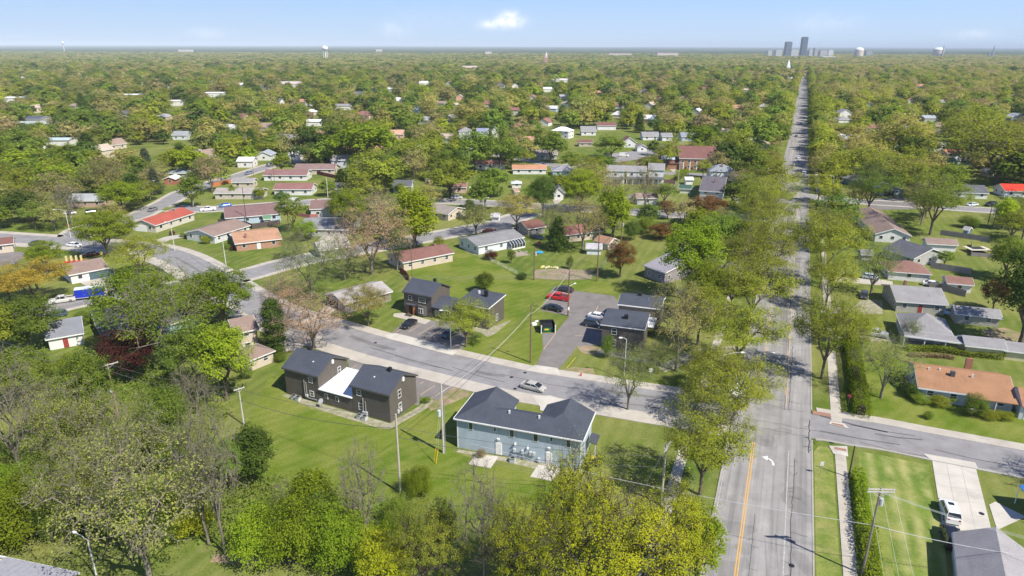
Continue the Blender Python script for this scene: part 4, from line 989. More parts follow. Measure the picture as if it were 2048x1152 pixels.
for i in range(5): MB().box(1.5 + i * 3.4, -1.7, 0, 1.9 + i * 3.4, -1.35, 4.2).build('porch_post', TRIM, rt)

H = house
RD = plain((.3, .05, .04)); TEAL = plain((.08, .13, .15), .5)
# right of the avenue, near to far
H('long orange-brown roofed ranch house with shrubs along its front, right edge beyond the side street', (1840, 773), (2029, 799), 10.6, 2.6, 1.9, 'gx', ORANGER, (.50, .56, .60), chimney=None, doorc=WHITE)
hh = HOUSES[-1]; rt = hh['root']
MB().slab([(7.5, -1.6, 2.35), (hh['W'] + .4, -1.6, 2.35), (hh['W'] + .4, -.3, 2.75), (7.5, -.3, 2.75)], -.14).build('porch_roof', roofm(ORANGER), rt)
for u in (7.8, 11.5): MB().box(u, -1.5, 0, u + .12, -1.38, 2.3).build('porch_post', WHITE, rt)
MB().box(7.6, -1.7, 0, 13, -.05, .18).build('porch_floor', CONC_W, rt)
MB().box(5.2, 3.2, 3.9, 5.9, 3.8, 4.9).build('chimney', plain((.08, .085, .1)), rt); MB().box(9.5, hh['D'] + .42, 0, 10.6, hh['D'] + .9, 4.7).build('chimney', brickm((.35, .14, .09)), rt)
for u, v in ((1.8, 4.2), (3.6, 4.4), (8.6, 3.6)): MB().box(u, v, 3.9, u + .2, v + .2, 4.75).build('vent_pipe', TRIM, rt)
b = wall_mb('gx', 7, 7, 2.6, 1.6); b.v = [(x + hh['W'] + .45, y - 2, z) for x, y, z in b.v]; b.build('wall', wallm((.55, .58, .6)), rt)
b = roof_mb('gx', 7, 7, 2.6, 1.6); b.v = [(x + hh['W'] + .9, y - 2, z) for x, y, z in b.v]; b.build('roof', roofm(ORANGER), rt)
g = MB().box(hh['W'] + 1.2, -2.06, 0, hh['W'] + 4.2, -2.0, 2.1).build('garage_door', WHITE, rt)
H('grey hip-roofed house with a long white-posted porch behind the hedge', (1808, 656), (1903, 668), 9.5, 2.8, 2.3, 'hip', GREYR, (.6, .6, .58), doorc=WHITE)
hh = HOUSES[-1]; rt = hh['root']; W_ = hh['W']
MB().slab([(-.3, -3.3, 2.2), (W_ + 2.6, -3.3, 2.2), (W_ + 2.6, -.45, 2.5), (-.3, -.45, 2.5)], -.13).build('porch_roof', roofm(GREYR), rt)
MB().box(-.35, -3.42, 2.05, W_ + 2.65, -3.3, 2.35).build('trim_board', WHITE, rt)
for i in range(4): MB().box(-.2 + i * (W_ + 2.5) / 3, -3.25, 0, 0 + i * (W_ + 2.5) / 3, -3.05, 2.15).build('porch_post', WHITE, rt)
MB().box(-.3, -3.3, 0, W_ + 2.6, -.05, .16).build('porch_floor', CONC, rt)
H('grey shallow-roofed house with tan walls and a yellow-brick chimney, its roof dappled by tree shade', (1795, 601), (1893, 608), (1874, 577), 2.8, 1.9, 'gx', GREYR, (.42, .41, .36), chimney=(.35, .7), doorc=RD)
H('long narrow tan garage with a grey roof behind the two grey-roofed houses', (1914, 626), (2001, 635), 5.2, 2.5, .9, 'gx', GREYR, (.42, .40, .33), cat='garage', name='garage', chimney=None)
H('long pale yellow outbuilding with grey roof beyond the hedge', (1934, 689), (2010, 697), 4.6, 2.4, 1.0, 'gx', GREYR, (.62, .56, .34), cat='shed', name='outbuilding')
H('second pale yellow outbuilding at the right edge', (2012, 699), (2090, 708), 4.4, 2.2, .9, 'gx', GREYR, (.62, .56, .34), cat='shed', name='outbuilding')
H('white cottage with maroon hipped roof behind the silver parked car', (1779, 541), (1861, 547), 8.5, 2.6, 2.0, 'hip', (.21, .12, .10), WHITEW, nwin=1)
H('small white garage with maroon roof and a flag on its wall', (1897, 565), (1945, 569), 4.8, 2.4, 1.0, 'gx', (.21, .12, .10), WHITEW, cat='garage', name='garage')
H('dark slate-roofed house partly hidden by a tree, left of the white shed', (1768, 497), (1828, 516), (1808, 482), 2.6, 2.2, 'gx', DGREY, GREYW)
H('long house with a dark and brown shingle roof stepping away from the avenue', (1752, 467), (1821, 471), (1800, 428), 2.7, 2.0, 'gy', BROWNR, WHITEW, cat='house')
H('white-sided shed with tan shingle roof beside the grey fence', (1856, 486), (1914, 489), 4.2, 2.4, 1.1, 'gx', BROWNR, WHITEW, cat='shed', name='shed')
H('house with a bright red metal roof at the right edge', (2011, 381), (2085, 383), 9, 2.7, 2.0, 'gx', (.62, .05, .03), WHITEW)
H('dark blue-grey roofed house with low white walls left of the red-roofed one', (1908, 384), (1976, 386), 10, 2.6, 2.2, 'gx', DGREY, WHITEW)
H('pale blue carport house with an open dark front beside the asphalt yard', (1762, 379), (1806, 379), 8, 2.6, 1.8, 'gy', (.32, .36, .40), (.25, .3, .34), gar=('n', 1.5, 4.6, plain((.03, .03, .035))))  # near-black panels across the open front are painted shade, no real door
H('grey-roofed house with a blue side behind the carport house', (1707, 360), (1738, 359), 9, 2.7, 1.8, 'hip', GREYR, (.12, .2, .42))
H('white two-storey house with a steep gable, right of the avenue in the distance', (1680, 226), (1704, 226), 9, 5.2, 3.0, 'gy', GREYR, WHITEW)
H('grey-roofed low house in front of the steep white gable right of the avenue', (1678, 239), (1703, 239), 9, 2.8, 2.2, 'hip', GREYR, WHITEW)
A = G(1917, 1078, 3.0); 
nb = H('near grey-shingled house at the bottom right corner', (1914, 1069), (2054, 1073), 9, 2.8, 2.0, 'gy', (.26, .25, .26), (.5, .5, .5)) if False else None
# near house, bottom right: ridge runs towards the camera
ax_, ay_ = G(1913, 1069, 2.9); bx2, by2 = G(2056, 1108, 2.9); Vw = Vector((bx2 - ax_, by2 - ay_)); Wn = Vw.length; rzn = math.atan2(Vw.y, Vw.x)
nx_, ny_ = math.sin(rzn), -math.cos(rzn); Dn = 13.0
H('grey-shingled house at the bottom right corner beside the concrete drive', (ax_ + nx_ * Dn, ay_ + ny_ * Dn), (bx2 + nx_ * Dn, by2 + ny_ * Dn), Dn, 2.9, 2.1, 'gy', (.27, .26, .27), (.5, .5, .52), world=True)
hh = HOUSES[-1]; rt = hh['root']
for u, v in ((2.9, 11.3), (3.3, 9.4)): MB().box(u - .25, v - .2, 3.9, u + .25, v + .2, 4.45).build('roof_vent', STEEL, rt)
bt = empty('canopy', (*G(2068, 1035), 0), -.2, 'bright blue metal canopy at the right edge above the concrete drive', 'canopy')
MB().slab([(-1.2, -2, 2.6), (4, -2, 2.6), (4, 3, 2.9), (-1.2, 3, 2.9)], -.1).build('canopy_roof', plain((.03, .14, .42), .4), bt)
for px_, py_ in ((-1.1, -1.9), (-1.1, 2.9), (3.9, -1.9), (3.9, 2.9)): MB().tube((px_, py_, 0), (px_, py_, 2.75), .06).build('post', WHITE, bt)
# left side and middle, near to far
H('beige ranch house with brown hipped roof at the left of the dark townhouse', (482, 725), (545, 700), (517, 686), 2.6, 1.3, 'hip', BROWNR, CREAMW, doorc=None)
H('carport house with a bleached grey roof and open dark front, behind the budding trees', (652, 588), (690, 607), (772, 578), 2.6, 1.3, 'gy', (.33, .31, .30), (.3, .27, .25), gar=('n', .6, 5.2, plain((.03, .03, .03))))  # open carport closed by blackened panels that stand for its inner shade
H('low grey house glimpsed between the wide mauve tree and the long grey-roofed one', (640, 500), (700, 492), 8, 2.6, 1.4, 'gx', (.36, .34, .32), (.5, .48, .44))
H('beige two-storey house half hidden behind the bright tree, above the brown-roofed one', (470, 665), (513, 656), 7, 5.0, 1.6, 'gx', BROWNR, CREAMW)
H('white bungalow with blue-grey roof and a red door at the left', (95, 677), (163, 665), (150, 636), 2.7, 1.8, 'gx', (.19, .20, .23), WHITEW, doorc=RD)
H('dark-roofed low house beyond the red-door bungalow', (196, 653), (262, 640), (240, 612), 2.6, 1.2, 'gx', (.09, .09, .10), (.2, .25, .3))
H('dark grey-roofed house with blue-white trim behind the bare limbs', (338, 648), (392, 632), (385, 606), 2.6, 1.4, 'gx', (.09, .09, .10), (.3, .42, .55))
H('tan-roofed double-garage house with dark teal doors, above the blue trailer', (140, 549), (213, 535), (196, 517), 2.7, 1.5, 'gx', BROWNR, WHITEW, gar=('n', 4.3, 6.0, TEAL))
H('small maroon-roofed white building at the left edge beside a dark car park', (-30, 492), (24, 486), 6, 2.8, 1.2, 'gx', MAROON, CREAMW)
H('red-roofed ranch house with a white garage door facing the lawn', (263, 446), (310, 450), (378, 425), 2.7, 1.6, 'gy', REDR, (.58, .55, .47), chimney=(.6, .75), gar=('n', 1.2, 4.6))
H('grey-brown roofed ranch house with a white gable, right of the red-roofed one', (372, 464), (428, 472), (478, 448), 2.6, 1.5, 'gy', BROWNR, (.62, .64, .62))
H('orange-brown roofed brick ranch house on the open corner lawn', (472, 487), (561, 477), (543, 456), 2.6, 1.4, 'gx', (.38, .22, .14), brick=(.46, .24, .15), chimney=(.25, .2), doorc=WHITE)
H('light blue ranch house with maroon-brown roof behind a dark wooden fence', (452, 436), (560, 427), (553, 406), 2.7, 1.6, 'gx', (.19, .12, .115), (.42, .53, .64))
H('pale grey house with brown roof above the pinkish deck', (621, 418), (674, 416), (676, 400), 3.2, 1.6, 'gx', (.19, .125, .115), (.6, .6, .57), chimney=(.15, .6))
H('long grey-roofed house with dappled shade, behind the mauve tree', (596, 457), (694, 459), (672, 436), 2.6, 1.5, 'gx', (.22, .225, .24), (.5, .5, .47))
H('maroon-roofed long ranch house with cream walls behind the north townhouse', (807, 524), (905, 505), (884, 488), 2.7, 1.3, 'gx', (.19, .10, .085), CREAMW, chimney=(.8, .5))
H('white house with grey curved-looking roof and a glazed sunroom', (957, 492), (1046, 474), (1003, 461), 2.8, 1.3, 'gx', (.20, .20, .205), (.68, .73, .76), nwin=3)
sh = HOUSES[-1]
H('small grey-brown roofed cottage beside the branch street', (896, 428), (931, 417), (905, 404), 2.6, 1.5, 'gy', (.25, .22, .2), CREAMW)
H('low maroon-roofed house beside two parked maroon cars', (1056, 457), (1090, 452), 8, 2.5, 1.5, 'gx', MAROON, (.3, .29, .27))
H('maroon-roofed cream house behind the thin trees, above the small sheds', (1127, 470), (1206, 460), (1190, 448), 2.7, 1.6, 'gx', (.22, .10, .09), CREAMW)
H('tan shed with a brown roof beside the white shed', (1216, 487), (1236, 480), 5, 2.3, 1.2, 'gy', (.30, .18, .12), (.58, .53, .46), cat='shed', name='shed')
H('small white garden shed in the back yard by the utility pole', (1174, 495), (1202, 496), 3.0, 2.2, .9, 'gx', (.4, .4, .42), (.72, .76, .78), cat='shed', name='shed')
H('tall grey-roofed building half hidden by the bright tree left of the avenue', (1290, 531), (1330, 545), (1385, 480), 3.2, 3.2, 'gx', (.26, .25, .28), (.3, .27, .28))
H('white two-storey house with a grey hipped roof left of the avenue trees', (1421, 341), (1470, 342), 9, 4.6, 2.4, 'hip', (.22, .24, .27), WHITEW, chimney=(.5, .3))
H('white two-storey house with a dark roof and side porch by the cross street', (1400, 381), (1446, 384), (1459, 355), 4.8, 2.6, 'gx', (.12, .11, .125), (.68, .72, .76), chimney=(.55, .3))
H('low long shed-like house with an open blue front by the cross street', (1275, 396), (1315, 396), 7, 2.8, 1.2, 'gx', (.27, .2, .18), (.5, .5, .48))
H('small green-and-white garden shed, nearer of the two beyond the cross street', (1360, 376), (1382, 377), 3.5, 2.3, 1.1, 'gx', (.05, .1, .08), (.62, .64, .5), cat='shed', name='shed')
H('small white garden shed, farther of the two beyond the cross street', (1372, 359), (1386, 359), 3.5, 2.4, .8, 'gx', (.6, .6, .6), WHITEW, cat='shed', name='shed')
H('white row house with grey roof and full porch, leftmost of the white row', (1213, 340), (1249, 341), 7, 6.3, 1.7, 'gx', GREYR, WHITEW)
H('white row house with grey roof, middle of the white row', (1254, 341), (1292, 342), 7, 6.0, 1.6, 'gx', GREYR, WHITEW)
H('white tall row house at the right end of the white row beside the dark fence', (1298, 338), (1328, 339), 8, 6.8, 2.0, 'gx', GREYR, WHITEW)
for hx in HOUSES[-3:]:
    rt = hx['root']; MB().slab([(-.3, -2.6, 2.5), (hx['W'] + .3, -2.6, 2.5), (hx['W'] + .3, 0, 3.1), (-.3, 0, 3.1)], -.14).build('porch_roof', roofm(DGREY), rt)
    for k in range(4): MB().box(k * hx['W'] / 3 - .1, -2.5, 0, k * hx['W'] / 3 + .1, -2.3, 2.5).build('porch_post', WHITE, rt)
far = [  # label, x0, x1, y, h, D, rise, kind, roof, wall
 ('white cottage with grey roof beyond the church, left of its small garage', 1286, 1318, 272, 2.8, 9, 2.2, 'gx', GREYR, WHITEW),
 ('small white garage beside the grey-roofed cottage beyond the church', 1325, 1345, 273, 3.0, 9, 1.8, 'gx', GREYR, WHITEW),
 ('grey-roofed house directly behind the church hall', 1364, 1398, 273, 3.0, 9, 2.2, 'gx', (.22, .24, .27), BLUEW),
 ('white gabled house behind trees right of the church', 1495, 1532, 279, 3.0, 10, 2.6, 'gy', (.12, .12, .13), (.6, .65, .68)),
 ('white storey-and-a-half house with pale grey roof, above the left parking area', 1163, 1192, 262, 3.2, 9, 2.8, 'gx', GREYR, WHITEW),
 ('white gabled house with maroon roof left of the parking area', 1246, 1272, 284, 3.4, 9, 2.8, 'gy', MAROON, WHITEW),
 ('small white garage beside the maroon-gabled house', 1275, 1294, 294, 2.8, 7, 1.4, 'gy', (.2, .18, .18), WHITEW),
 ('low maroon-roofed garage behind the white maroon-gabled house', 1158, 1185, 285, 2.6, 7, 1.2, 'gx', MAROON, TANW),
 ('brown-roofed ranch house with a white gable on a small lawn', 1074, 1114, 309, 2.7, 9, 1.8, 'gx', (.24, .20, .20), (.4, .42, .42)),
 ('orange-roofed long ranch house by the far left street', 1026, 1092, 338, 2.6, 8, 1.4, 'gx', (.40, .21, .13), WHITEW),
 ('grey-roofed house with a light blue porch right of the orange-roofed one', 1106, 1146, 341, 2.7, 9, 1.8, 'hip', (.25, .25, .28), (.35, .5, .6)),
 ('orange-brown roofed house behind tree trunks, left of the orange-roofed ranch', 950, 1010, 329, 2.6, 8, 1.6, 'gx', (.36, .18, .12), WHITEW),
 ('tiny white garden hut in the middle back yards', 1024, 1042, 366, 2.3, 4, .8, 'hip', (.5, .55, .6), WHITEW),
 ('white gabled cottage with dark roof in the middle trees', 1108, 1127, 384, 3.2, 9, 1.8, 'gy', (.12, .12, .14), WHITEW),
 ('dark-roofed house with a white porch, right of the big olive tree', 786, 822, 372, 2.8, 8, 1.8, 'gx', DGREY, (.5, .55, .6)),
 ('maroon-roofed pinkish cottage by the trunk of a big tree', 905, 932, 374, 2.6, 8, 1.5, 'gx', (.24, .13, .12), (.55, .4, .35)),
 ('dark-roofed blue house left of the big olive tree', 670, 704, 377, 2.8, 8, 1.6, 'gx', (.10, .10, .12), (.2, .27, .36)),
 ('maroon-roofed house with a bright white side, in front of the dark red fence', 548, 622, 378, 2.7, 9, 1.6, 'gx', (.22, .115, .105), WHITEW),
 ('white ranch house with maroon-brown roof and long white gable', 527, 612, 350, 2.7, 10, 1.7, 'gx', (.21, .12, .115), WHITEW),
 ('tan-grey roofed ranch house behind young trees by the left street', 429, 521, 386, 2.6, 8, 1.3, 'gx', (.30, .27, .25), (.55, .5, .42)),
 ('brown-roofed wide house in front of the two-storey grey one', 589, 668, 338, 2.7, 10, 1.7, 'gx', (.21, .145, .135), CREAMW),
 ('grey-roofed two-storey house with dark upper windows at the end of the left street', 662, 693, 320, 5.0, 9, 1.8, 'gx', (.24, .23, .24), (.55, .58, .62)),
 ('white steep house behind the dark bare tree', 474, 504, 322, 3.4, 8, 1.4, 'gx', (.7, .7, .7), WHITEW),
 ('blue-grey roofed white bungalow behind the bare tree', 512, 541, 310, 3.0, 9, 1.8, 'gy', (.28, .31, .35), WHITEW),
 ('white bungalow at the right of the blue-grey roofed one', 578, 598, 309, 3.0, 9, 1.4, 'gx', (.5, .5, .52), WHITEW),
 ('cream cottage with grey roof behind orange boards', 464, 505, 364, 2.6, 6, 1.2, 'gx', (.26, .25, .25), CREAMW),
 ('blue-grey roofed brick house behind the bare tree at the left', 133, 204, 401, 2.7, 10, 1.6, 'gx', (.30, .32, .34), (.5, .35, .28)),
 ('small blue-grey roofed house behind the lime tree', 333, 369, 346, 2.7, 9, 1.6, 'hip', (.22, .25, .28), (.4, .38, .36)),
 ('small brick house with white gable by the left street', 327, 350, 358, 2.6, 6, 1.0, 'gy', WHITEW, (.4, .16, .1)),
 ('white house with slate roof above the park lawn', 344, 372, 270, 3.2, 9, 2.0, 'gx', (.25, .27, .30), (.62, .68, .72)),
 ('long flat white industrial building in the left distance, left end', -10, 45, 196, 5, 20, .3, 'flat', (.75, .75, .75), WHITEW),
 ('long flat white industrial building in the left distance, right part', 195, 292, 190, 6, 20, .3, 'flat', (.78, .78, .78), WHITEW),
 ('small flat white building between conifers in the left distance', 332, 358, 202, 5, 14, .3, 'flat', (.75, .75, .75), WHITEW),
 ('white flat-roofed building at mid left distance', 402, 444, 186, 5, 18, .3, 'flat', (.72, .7, .68), WHITEW),
 ('low teal-roofed building at the far left', 2, 110, 247, 4, 14, .8, 'gx', (.33, .38, .38), TANW),
 ('dark blue roofed hall at the far left', 48, 80, 238, 5, 14, 1.5, 'gx', (.08, .09, .13), GREYW),
 ('white house with teal annex at the left', 82, 136, 280, 4, 10, .8, 'gx', (.36, .45, .48), WHITEW),
 ('pinkish-grey roofed clubhouse in the far trees', 548, 606, 168, 5, 16, 3.5, 'gx', (.42, .36, .34), (.6, .55, .5)),
 ('white house amid trees above the green canopy, centre left', 667, 700, 212, 4, 12, 1.5, 'gx', GREYR, WHITEW),
 ('white long house amid the trees, centre left', 612, 640, 243, 3.5, 9, 1.2, 'gx', (.6, .62, .65), WHITEW),
 ('pink brick house with an orange roof among trees', 773, 806, 268, 3.5, 9, 2.2, 'gx', (.5, .28, .2), (.6, .4, .33)),
 ('cream house with grey roof in the middle distance', 918, 942, 262, 3.6, 9, 2.4, 'hip', GREYR, WHITEW),
 ('blue-roofed house right of the cream one in the middle distance', 954, 976, 266, 4.2, 9, 2.6, 'gx', (.22, .24, .34), (.5, .6, .7)),
 ('white gable right of the blue-roofed house', 984, 996, 262, 4, 8, 3, 'gy', GREYR, WHITEW),
 ('large pale gabled building far off in the tree canopy', 925, 955, 138, 8, 22, 7, 'gx', (.38, .31, .29), (.55, .5, .48)),
 ('white house far off above the centre trees', 838, 858, 165, 4, 12, 2, 'gx', (.7, .7, .7), WHITEW),
 ('orange-fronted small house in the far centre trees', 912, 926, 194, 4, 10, 2.5, 'gy', (.5, .45, .42), (.6, .36, .26)),
 ('white-roofed row far off between centre trees', 1100, 1142, 160, 4, 14, 2.2, 'gx', (.5, .47, .45), WHITEW),
 ('white house with pale roof in the far centre trees', 1087, 1104, 178, 4, 10, 2.2, 'gx', (.6, .6, .6), WHITEW),
 ('grey-roofed house in the far centre trees', 1120, 1136, 194, 4, 10, 2.4, 'gx', (.3, .3, .32), TANW),
 ('white house low among the trees beside the white chimney', 1024, 1036, 170, 4, 9, 2, 'gy', GREYR, WHITEW),
 ('tan house behind the row of budding trees', 1195, 1232, 251, 3.4, 9, 1.8, 'gx', MAROON, WHITEW),
 ('white building far right with a flat roof', 2018, 2070, 145, 8, 30, .3, 'flat', (.75, .78, .8), WHITEW),
 ('blue-grey house at the right edge between big trees', 2024, 2060, 234, 3.4, 10, 2.6, 'gy', (.3, .33, .38), (.4, .45, .5)),
 ('grey-blue roofed house glimpsed through the right-hand oaks', 1850, 1875, 236, 3.4, 10, 1.8, 'gx', (.3, .33, .37), GREYW),
 ('white house glimpsed under the right-hand oaks', 1868, 1896, 293, 2.8, 9, 1.6, 'gx', GREYR, WHITEW),
 ('green-grey bungalow under the right-hand oaks', 1915, 1945, 320, 2.6, 8, 1.2, 'gx', (.55, .58, .55), (.25, .35, .3)),
 ('orange-roofed brick cottage under the right-hand oaks', 1895, 1925, 306, 2.6, 8, 1.4, 'gx', (.45, .2, .1), CREAMW),
 ('peach cottage beside the trunk of the great oak', 1978, 1990, 344, 2.6, 6, 1.2, 'gy', GREYR, (.6, .42, .3)),
 ('white house at the end of the long avenue', 1562, 1600, 152, 5, 16, 2, 'gx', (.6, .55, .5), WHITEW),
]
for (lb, x0, x1, y, h_, D_, rise_, kd, rf, wl) in far:
    H(lb, (x0, y), (x1, y), D_, h_, rise_, kd, rf, wl, name='industrial_building' if 'industrial' in lb else ('garage' if 'garage' in lb[:24] else 'house'), cat='building' if kd == 'flat' else ('garage' if 'garage' in lb[:24] else 'house'), trimless=(y < 230))
# glazed sunroom on the white house
rt = sh['root']; W_ = sh['W']; sr = MB()
x0, x1 = W_ - 6.2, W_ - .8
sroom = MB().box(x0, -2.2, 0, x1, -.02, .5).build('sunroom', WHITE, rt)
for i in range(6):
    xx = x0 + (x1 - x0) * i / 5
    MB().tube((xx, -2.2, .5), (xx, -2.2, 1.6), .07).tube((xx, -2.2, 1.6), (xx, -1.4, 2.3), .07).tube((xx, -1.4, 2.3), (xx, .2, 2.9), .07).build('rib', WHITE, sroom)
for i in range(5):
    a = x0 + (x1 - x0) * i / 5 + .08; c = x0 + (x1 - x0) * (i + 1) / 5 - .08
    MB().box(a, -2.2, .5, c, -2.17, 1.6).build('pane', GLASS, sroom)
    MB().slab([(a, -2.15, 1.65), (c, -2.15, 1.65), (c, -1.4, 2.3), (a, -1.4, 2.3)], -.03).build('pane', GLASS, sroom)
    MB().slab([(a, -1.38, 2.32), (c, -1.38, 2.32), (c, .2, 2.9), (a, .2, 2.9)], -.03).build('pane', GLASS, sroom)
# metal-roofed building, bottom left
mr = empty('metal_roofed_building', (0, 0, 0), 0, 'building with a pale ribbed metal roof at the bottom left corner', 'building')
p0 = Vector(G(0, 1112, 3.2)); p1 = Vector(G(55, 1122, 3.2)); p2 = Vector(G(160, 1146, 3.2)); pk = Vector(G(75, 1116, 4.2))
e = (p2 - p0).normalized(); nn = Vector((e.y, -e.x)); Lm = 19; MR = plain((.46, .46, .50), .45, .5, .35)
mr.location = (p2.x, p2.y, 0); mr.rotation_euler = (0, 0, math.atan2(e.y, e.x))
MB().box(-Lm, -9, 0, -.3, -.3, 3.1).build('wall', wallm((.5, .5, .5)), mr)
np_ = 22
for i in range(np_):
    a = -Lm + i * Lm / np_; c = a + Lm / np_ - .06
    st = 0 if i > np_ * .42 else -1.6
    MB().slab([(a, -9.2, 4.6), (c, -9.2, 4.6), (c, st, 3.25), (a, st, 3.25)], -.05).build('roof_panel', MR, mr)
    MB().box(c, -9.2, 0, c + .06, st, .01).build('seam', MR, mr) if False else None
MB().box(-Lm, -.06, 3.0, 0, .04, 3.28).build('trim_board', TRIM, mr)
reg('the metal-roofed building at the bottom left', mr, (p2.x, p2.y), math.atan2(e.y, e.x), 1, 1, 4)

# ---------------------------------------------------------------- skyline
def tower(label, px, top, wpx, dist, wallc, dcol, name='office_tower', depth=30, bands=14):
    # stands on the ground at the given distance
    ang = (px - 1024) / 1448.0; x = ang * dist; y = dist; hz = 93 + .003 * (px - 1024)
    W_ = wpx / 1448.0 * dist; hh_ = max(8, CAMH + (hz - 1 - top) * dist / 1448.0)
    r = empty(name, (x - W_ / 2, y, 0), 0, label, 'tower')
    MB().box(0, 0, 0, W_, depth, hh_).build('wall', plain(wallc, .5), r)
    for i in range(bands):
        z = hh_ * (i + .3) / bands; MB().box(W_ * .06, -.5, z, W_ * .94, 0, z + hh_ / bands * .5).build('window_band', plain(dcol, .3), r)
    MB().box(W_ * .15, depth * .2, hh_, W_ * .85, depth * .8, hh_ + 2.5).build('roof_plant', plain(dcol, .5), r)
tower('taller dark glass office tower on the horizon at the end of the avenue', 1608, 75, 10.5, 4300, (.14, .17, .22), (.09, .12, .17))
tower('shorter dark office tower on the horizon, left of the taller one', 1577, 84, 11, 4300, (.2, .22, .26), (.12, .15, .19), depth=35)
for i, (px, top, wp, c, lb) in enumerate([(1558, 96, 10, .5, 'pale low office block left of the two towers'), (1590, 95, 12, .5, 'pale low block between the two towers'), (1622, 95, 6, .45, 'slim grey block right of the taller tower'), (1632, 92, 5, .4, 'slim pale tower just right of the tall tower'),
                                          (1648, 97, 12, .45, 'wide brownish block right of the towers'), (1662, 96, 8, .6, 'cream block near the domed hall'), (1540, 97, 7, .5, 'small pale block at the left end of the downtown group'), (1738, 97, 8, .35, 'grey block right of the domed hall'),
                                          (1740, 99, 10, .3, 'low dark block right of the domed hall')]):
    tower(lb, px, top + 4.0, wp * 1.2, 4000 + 60 * i, (c * 1.1, c * 1.1, c * 1.12), (c * .75, c * .75, c * .8), 'office_block', 25, 5)
def dome(label, px, top, wpx, dist):
    ang = (px - 1024) / 1448.0; x = ang * dist; R_ = wpx / 1448.0 * dist / 2; hz = 93 + .003 * (px - 1024); ht = CAMH + (hz - 1 - top) * dist / 1448.0
    r = empty('domed_hall', (x, dist, 0), 0, label, 'building'); MB().tube((0, 0, 0), (0, 0, ht * .75), R_, R_, 20).build('wall', plain((.55, .5, .42)), r)
    b = MB(); 
    for k in range(5):
        a0 = k * math.pi / 10; a1 = (k + 1) * math.pi / 10
        b.tube((0, 0, ht * .75 + ht * .25 * math.sin(a0)), (0, 0, ht * .75 + ht * .25 * math.sin(a1)), R_ * math.cos(a0), max(.1, R_ * math.cos(a1)), 20, False)
    b.build('dome', WHITE, r)
dome('white domed hall on the horizon right of the towers', 1718, 94, 17, 4200); dome('long white arched roof on the horizon at the right', 1877, 94, 20, 4600)
def spire(label, px, base_y, top, dist, col, cap, wd=6):
    ang = (px - 1024) / 1448.0; x = ang * dist; hz = 93 + .003 * (px - 1024); ht = CAMH + (hz - top) * dist / 1448.0
    r = empty('church_tower', (x, dist, 0), 0, label, 'church tower'); MB().box(-wd / 2, -wd / 2, 0, wd / 2, wd / 2, ht * .6).build('tower_shaft', plain(col), r)
    MB().box(-wd * .35, -wd * .35, ht * .6, wd * .35, wd * .35, ht * .75).build('belfry', plain(cap), r)
    MB().tube((0, 0, ht * .75), (0, 0, ht), wd * .38, .1, 8).build('spire', plain(cap), r)
    MB().box(-wd * 3, wd * .5, 0, wd * 1.4, wd * 2.6, ht * .32).build('nave', plain(col), r)
spire('brick church tower with pale spire in the far centre canopy', 1091, 130, 103, 2300, (.42, .26, .2), (.6, .5, .5), 12)
spire('white steeple beside the far end of the avenue', 1580, 140, 118, 1650, (.75, .75, .75), (.78, .8, .8), 8)
spire('dark thin spire on the horizon far right', 1987, 97, 90, 4600, (.25, .27, .32), (.2, .22, .27), 7)
spire('dark spire beside the white arched roof on the horizon', 1886, 97, 90, 4500, (.25, .27, .32), (.2, .22, .27), 7)
# water tower
wt = empty('water_tower', ((648 - 1024) / 1448.0 * 3000, 3000, 0), 0, 'white bulb water tower standing above the left horizon trees', 'water tower')
b = MB()
for k in range(-5, 5):
    a0 = k * math.pi / 10; a1 = (k + 1) * math.pi / 10
    b.tube((0, 0, 50 + 10 * math.sin(a0)), (0, 0, 50 + 10 * math.sin(a1)), max(.1, 12.5 * math.cos(a0)), max(.1, 12.5 * math.cos(a1)), 20, False)
b.build('tank', WHITE, wt, smooth=True); MB().tube((0, 0, 0), (0, 0, 42), 3, 2.4, 12).build('column', TRIM, wt)
for k in range(6):
    a = k * math.pi / 3; MB().tube((10 * math.cos(a), 10 * math.sin(a), 0), (9 * math.cos(a), 9 * math.sin(a), 44), .7).build('leg', TRIM, wt)
wt2 = empty('water_tower', ((125 - 1024) / 1448.0 * 6200, 6200, 0), 0, 'tiny white water tower on the far left horizon', 'water tower')
MB().tube((0, 0, 0), (0, 0, 62), 2.5, 2.5, 10).build('column', WHITE, wt2); MB().tube((0, 0, 62), (0, 0, 78), 6, 12, 14).tube((0, 0, 78), (0, 0, 88), 12, 3, 14).build('tank', WHITE, wt2)
for (lb, px, wp, d_, hh_) in [('long pale warehouse on the left horizon', 365, 24, 5600, 26), ('pale warehouse on the centre horizon', 755, 10, 6400, 30), ('pink-roofed complex on the centre-right horizon', 975, 12, 4800, 26),
                              ('long reddish complex on the right horizon, left part', 1240, 46, 4400, 20), ('long reddish complex on the right horizon, right part', 1335, 42, 4300, 24), ('cream apartment blocks on the right horizon', 1660, 26, 3600, 14)]:
    W_ = wp / 1448.0 * d_; r = empty('warehouse', ((px - 1024) / 1448.0 * d_ - W_ / 2, d_, 0), 0, lb, 'building')
    MB().box(0, 0, 0, W_, 60, hh_).build('wall', plain((.62, .55, .52)), r); MB().box(-1, -1, hh_, W_ + 1, 61, hh_ + 2).build('roof', plain((.6, .42, .38) if 'red' in lb or 'pink' in lb else (.75, .75, .74)), r)

